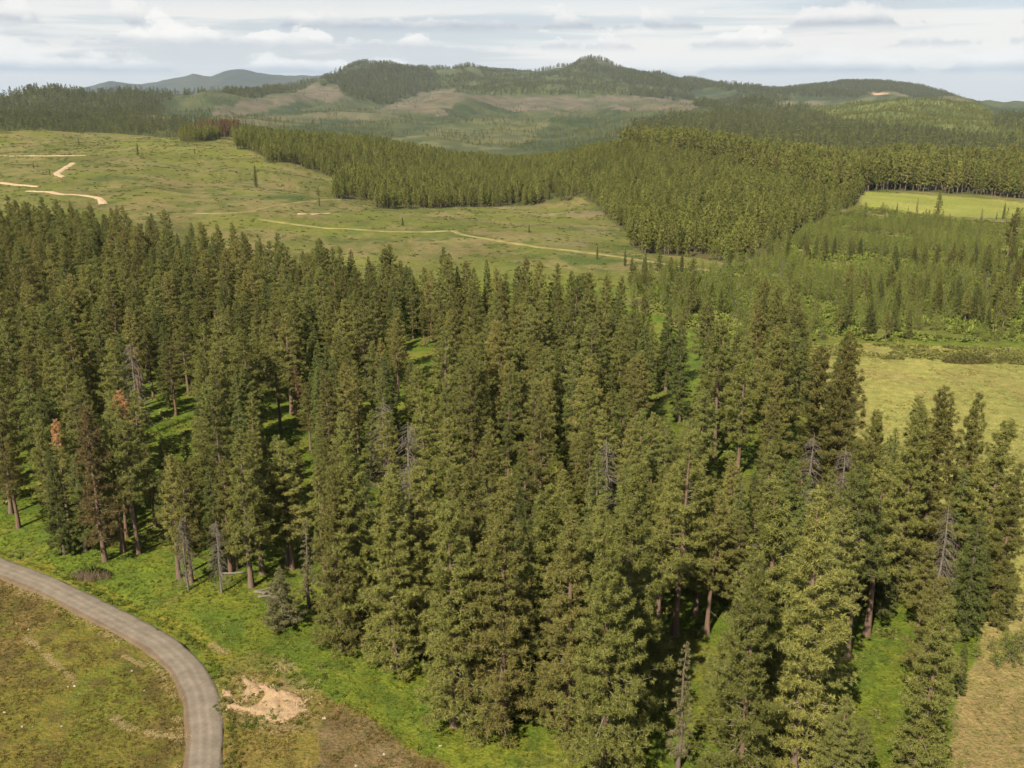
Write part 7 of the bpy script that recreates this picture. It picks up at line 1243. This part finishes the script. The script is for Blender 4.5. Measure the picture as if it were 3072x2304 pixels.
# ---------------------------------------------------------------- single shrubs
def shrub(name, x, y, rx_, ry_, h, mat_leaf, mat_twig, label, seed, twig_front=False, group=None):
    rg = np.random.default_rng(seed); z = float(height(np.array([x]), np.array([y]))[0])
    r = bpy.data.objects.new(name, None); COL.objects.link(r); r.location = (x, y, z)
    n = int(60*rx_*ry_)+30; a = rg.uniform(0, 6.28, n); q = np.sqrt(rg.uniform(0, 1, n))
    c = np.stack([np.cos(a)*q*rx_, np.sin(a)*q*ry_, (1-q**2)**.5*h*rg.uniform(.35, 1., n)], 1)
    if twig_front:
        tw = c[:, 1] < .25*ry_-.3*c[:, 0]/rx_*ry_*.2
    else: tw = rg.uniform(0, 1, n) < .25
    V, F, t = tufts(c[~tw], np.full((~tw).sum(), .34), 11, rg, up=.6, wid=.28)
    link('foliage', mesh_from('foliage', V, F, [mat_leaf], tone=t), r)
    lp = []; lr = []
    for p in c[tw]:
        for _ in range(2):
            d = unit(np.array([rg.normal(0, .35), rg.normal(0, .35), 1.])); l = rg.uniform(.5, 1.)*h
            s = np.linspace(0, 1, 3); b = np.array([p[0]+rg.normal(0, .15), p[1]+rg.normal(0, .15), -.05])
            lp.append(b[None]+d[None]*(l*s)[:, None]); lr.append(np.array([.028, .02, .006]))
    if lp:
        V, F = tube_arrays(lp, lr, 3); link('twigs', mesh_from('twigs', V, F, [mat_twig], tone=rg.uniform(0, 1, len(V))), r)
    tag(r, label, 'shrub', group); return r
shrub('dry_shrub', *PTS['bush'], 2.7, 1.3, 1.5, M_WEED, M_TWIG, 'half-dry brown and green bush beside the gravel road at the left', 1, True)
shrub('willow_shrub', *PTS['bushR1'], 6.5, 2.6, 2.4, M_SHRUB, M_TWIG, 'wide brownish bush at the far edge of the yellow meadow, left one', 2)
shrub('willow_shrub', *PTS['bushR2'], 6., 2.4, 2.2, M_SHRUB, M_TWIG, 'wide brownish bush at the far edge of the yellow meadow, right one', 3)
for i, (x, y) in enumerate(EDGE_SHRUBS):
    plant('young_pine', YOUNG[i % 3], x, y, (2.6, 3.6, 4.2, 4.4, 2.2, 3.)[i], 'small bushy young pine at the lower right edge, %s from the left' % ordinal(1+sum(1 for q in EDGE_SHRUBS if q[0] < x)), 'young tree', 'young pines on the dry meadow', fat=1.2)

# ---------------------------------------------------------------- the scraped gravel pit
def build_pit():
    k = NT('scraped_soil', .95); p = k.pos()
    n = k.noise(p, 1.3, 5, .6); f = k.noise(p, 7, 4, .65)
    c = k.mix(k.rng(n, .35, .65), (.200, .137, .080), (.255, .181, .110))
    c = k.mix(k.rng(f, .55, .75, 0., .45), c, (.13, .09, .05))
    k.color(c); k.bump(k.math('ADD', n, f), .8, .14)
    allp = np.concatenate([np.array(q) for q in PITS])
    x0, y0 = allp.min(0)-1.2; x1, y1 = allp.max(0)+1.2
    xs = np.arange(x0, x1, .13); ys = np.arange(y0, y1, .13)
    X, Y = np.meshgrid(xs, ys, indexing='ij'); x = X.ravel(); y = Y.ravel()
    m = np.zeros(len(x))
    jx = (fbm(x/1.1, y/1.1, 111, 5, .6)-.5)*2.2; jy = (fbm(x/1.1+9, y/1.1, 112, 5, .6)-.5)*2.2
    for q in PITS:
        ins = inpoly(q, x+jx, y+jy); d = dist_line(q+[q[0]], x+jx, y+jy); m = np.maximum(m, np.where(ins, np.clip(d/.5, 0, 1), -np.clip(d/.5, 0, 1)) if m.max() == 0 else np.maximum(m, np.where(ins, np.clip(d/.5, 0, 1), -1)))
        if m.min() >= 0: m = np.where(m > 0, m, -1.)
    z = height(x, y)
    cx, cy = PTS['pit']
    bank = np.exp(-(((x-(cx-.6))/1.6)**2+((y-(cy+2.6))/.9)**2))*.7 + np.exp(-(((x-(cx-2.3))/.9)**2+((y-(cy+2.2))/1.5)**2))*.4
    rough = (fbm(x/.5, y/.5, 113, 4, .65)-.5)*.30 + np.abs(fbm(x/1.4, y/1.4, 114, 3)-.5)*.9
    zz = z + np.where(m > 0, .03 + .05*m + bank*m + rough*m*.6, -.35)
    nr, nc = X.shape; i = np.arange(nr*nc).reshape(nr, nc)
    F = np.stack([i[:-1, :-1], i[1:, :-1], i[1:, 1:], i[:-1, 1:]], -1).reshape(-1, 4)
    F = F[(m[F] > 0).any(1)]
    used = np.unique(F); re = np.zeros(nr*nc, int); re[used] = np.arange(len(used))
    me = mesh_from('gravel_pit', np.stack([x, y, zz], 1)[used], re[F], [k.m], smooth=True)
    o = link('gravel_pit', me); tag(o, kind='structure')
build_pit()
cl = np.concatenate([np.array(q) for q in PITS]); cx0, cy0 = cl.min(0); cx1, cy1 = cl.max(0)
x, y = patch(1500, 12, cx0-1, cx1+1.5, cy0-1.5, cy1+1, lambda x, y: np.any([inpoly(p_, x+rg.normal(0, .5, len(x)), y+rg.normal(0, .5, len(x))) for p_ in PITS], axis=0) & (fbm(x/1.2, y/1.2, 115, 3) > .5))
M_CLOD = plain('soil_clods', (.22, .155, .095), 5, .2)
def clod(seed):
    rg = np.random.default_rng(seed); import bmesh
    bm = bmesh.new(); bmesh.ops.create_icosphere(bm, subdivisions=1, radius=1.)
    for v in bm.verts: v.co *= rg.uniform(.7, 1.2); v.co.z *= .7
    me = bpy.data.meshes.new('clod'); bm.to_mesh(me); bm.free(); me.materials.append(M_CLOD); return bpy.data.objects.new('clod_form', me)
s = rg.uniform(.04, .16, len(x))
scatter('soil_clods', [clod(1), clod(2)], np.stack([x, y, height(x, y)+.08], 1), np.stack([s, s, s], 1), rg.integers(0, 2, len(x)), 'loose soil clods strewn over the scraped gravel pit', 'soil', 79, .5)
x, y = patch(900, 13, cx0-1, cx1+1, cy0-1, cy1+1, lambda x, y: fbm(x/1.5, y/1.5, 116, 3) > .58)
s = rg.uniform(.3, .7, len(x))
scatter('pit_weeds', WD+ST, np.stack([x, y, height(x, y)+.05], 1), np.stack([s, s, s*.7], 1), rg.integers(0, 4, len(x)), 'weeds and dry stalks growing on the scraped gravel pit', 'weeds', 80)

# ---------------------------------------------------------------- stones and logs
def stone_mesh(seed):
    import bmesh
    bm = bmesh.new(); bmesh.ops.create_icosphere(bm, subdivisions=2, radius=1.); rg = np.random.default_rng(seed)
    for v in bm.verts:
        n = 1+.25*math.sin(v.co.x*3+seed)+.2*math.sin(v.co.y*4.1+seed*2)+rg.normal(0, .05); v.co *= n; v.co.z *= .6
    me = bpy.data.meshes.new('stone'); bm.to_mesh(me); bm.free(); me.materials.append(M_STONE); return me
M_STONE = plain('pale_stone', (.25, .215, .165), 6, .15)
STM = [stone_mesh(i) for i in range(3)]
for i, (x, y) in enumerate(STONE):
    o = link('field_stone', STM[i % 3]); s = random.uniform(.07, .17); o.scale = (s*random.uniform(.9, 1.6), s, s*.8); o.rotation_euler[2] = random.uniform(0, 6)
    o.location = (x, y, float(height(np.array([x]), np.array([y]))[0])+.03)
    tag(o, 'small pale stone in the brown field, %s from the left' % ordinal(1+sum(1 for q in STONE if q[0]/q[1] < x/y)), 'stone', 'pale stones in the field')
def log(x, y, a, l, i, rad=.16, lift=0.):
    s = np.linspace(-.5, .5, 6); P = np.stack([s*l, .08*np.sin(s*5+i), s*0], 1)
    V, F = tube_arrays([P], [np.full(6, rad)*(1-.3*(s+.5))], 8)
    e0 = np.arange(8)[::-1]; e1 = 40+np.arange(8)
    me = mesh_from('log', V, [F, e0[None], e1[None]], [M_DEAD], smooth=False)
    o = link('fallen_log', me); o.rotation_euler = (0, 0, math.radians(a)); o.location = (x, y, float(height(np.array([x]), np.array([y]))[0])+rad*.8+lift)
    return o
LT = ['grey fallen log at the left end of the small log heap', 'long pale log in the middle of the small log heap', 'grey log lying across the small log heap', 'slanting log in front of the small greyish conifer',
      'log at the right end of the small log heap, behind the greyish conifer', 'pale log lying in the shade between the pine trunks', 'short log set crosswise on the small log heap']
for i, (x, y, a, l) in enumerate(LOG): tag(log(x, y, a, l, i, .15+.02*(i % 3), .25 if i == 6 else 0.), LT[i], 'log', 'fallen logs on the grass')
# ---------------------------------------------------------------- air
def build_haze():
    import bmesh
    bm = bmesh.new(); bmesh.ops.create_cube(bm, size=1.)
    me = bpy.data.meshes.new('haze'); bm.to_mesh(me); bm.free()
    o = link('haze', me); o.scale = (44000, 34000, 1100); o.location = (0, 6000, 200)
    m = bpy.data.materials.new('haze'); m.use_nodes = True; nt = m.node_tree
    for n in list(nt.nodes): nt.nodes.remove(n)
    out = nt.nodes.new('ShaderNodeOutputMaterial'); v = nt.nodes.new('ShaderNodeVolumePrincipled')
    v.inputs['Color'].default_value = (.66, .80, 1., 1); v.inputs['Density'].default_value = HAZE; v.inputs['Anisotropy'].default_value = .0
    nt.links.new(v.outputs[0], out.inputs['Volume']); me.materials.append(m)
    tag(o, 'thin pale haze over the whole valley', 'haze', kind='stuff')
HAZE = 1.6e-5
build_haze()
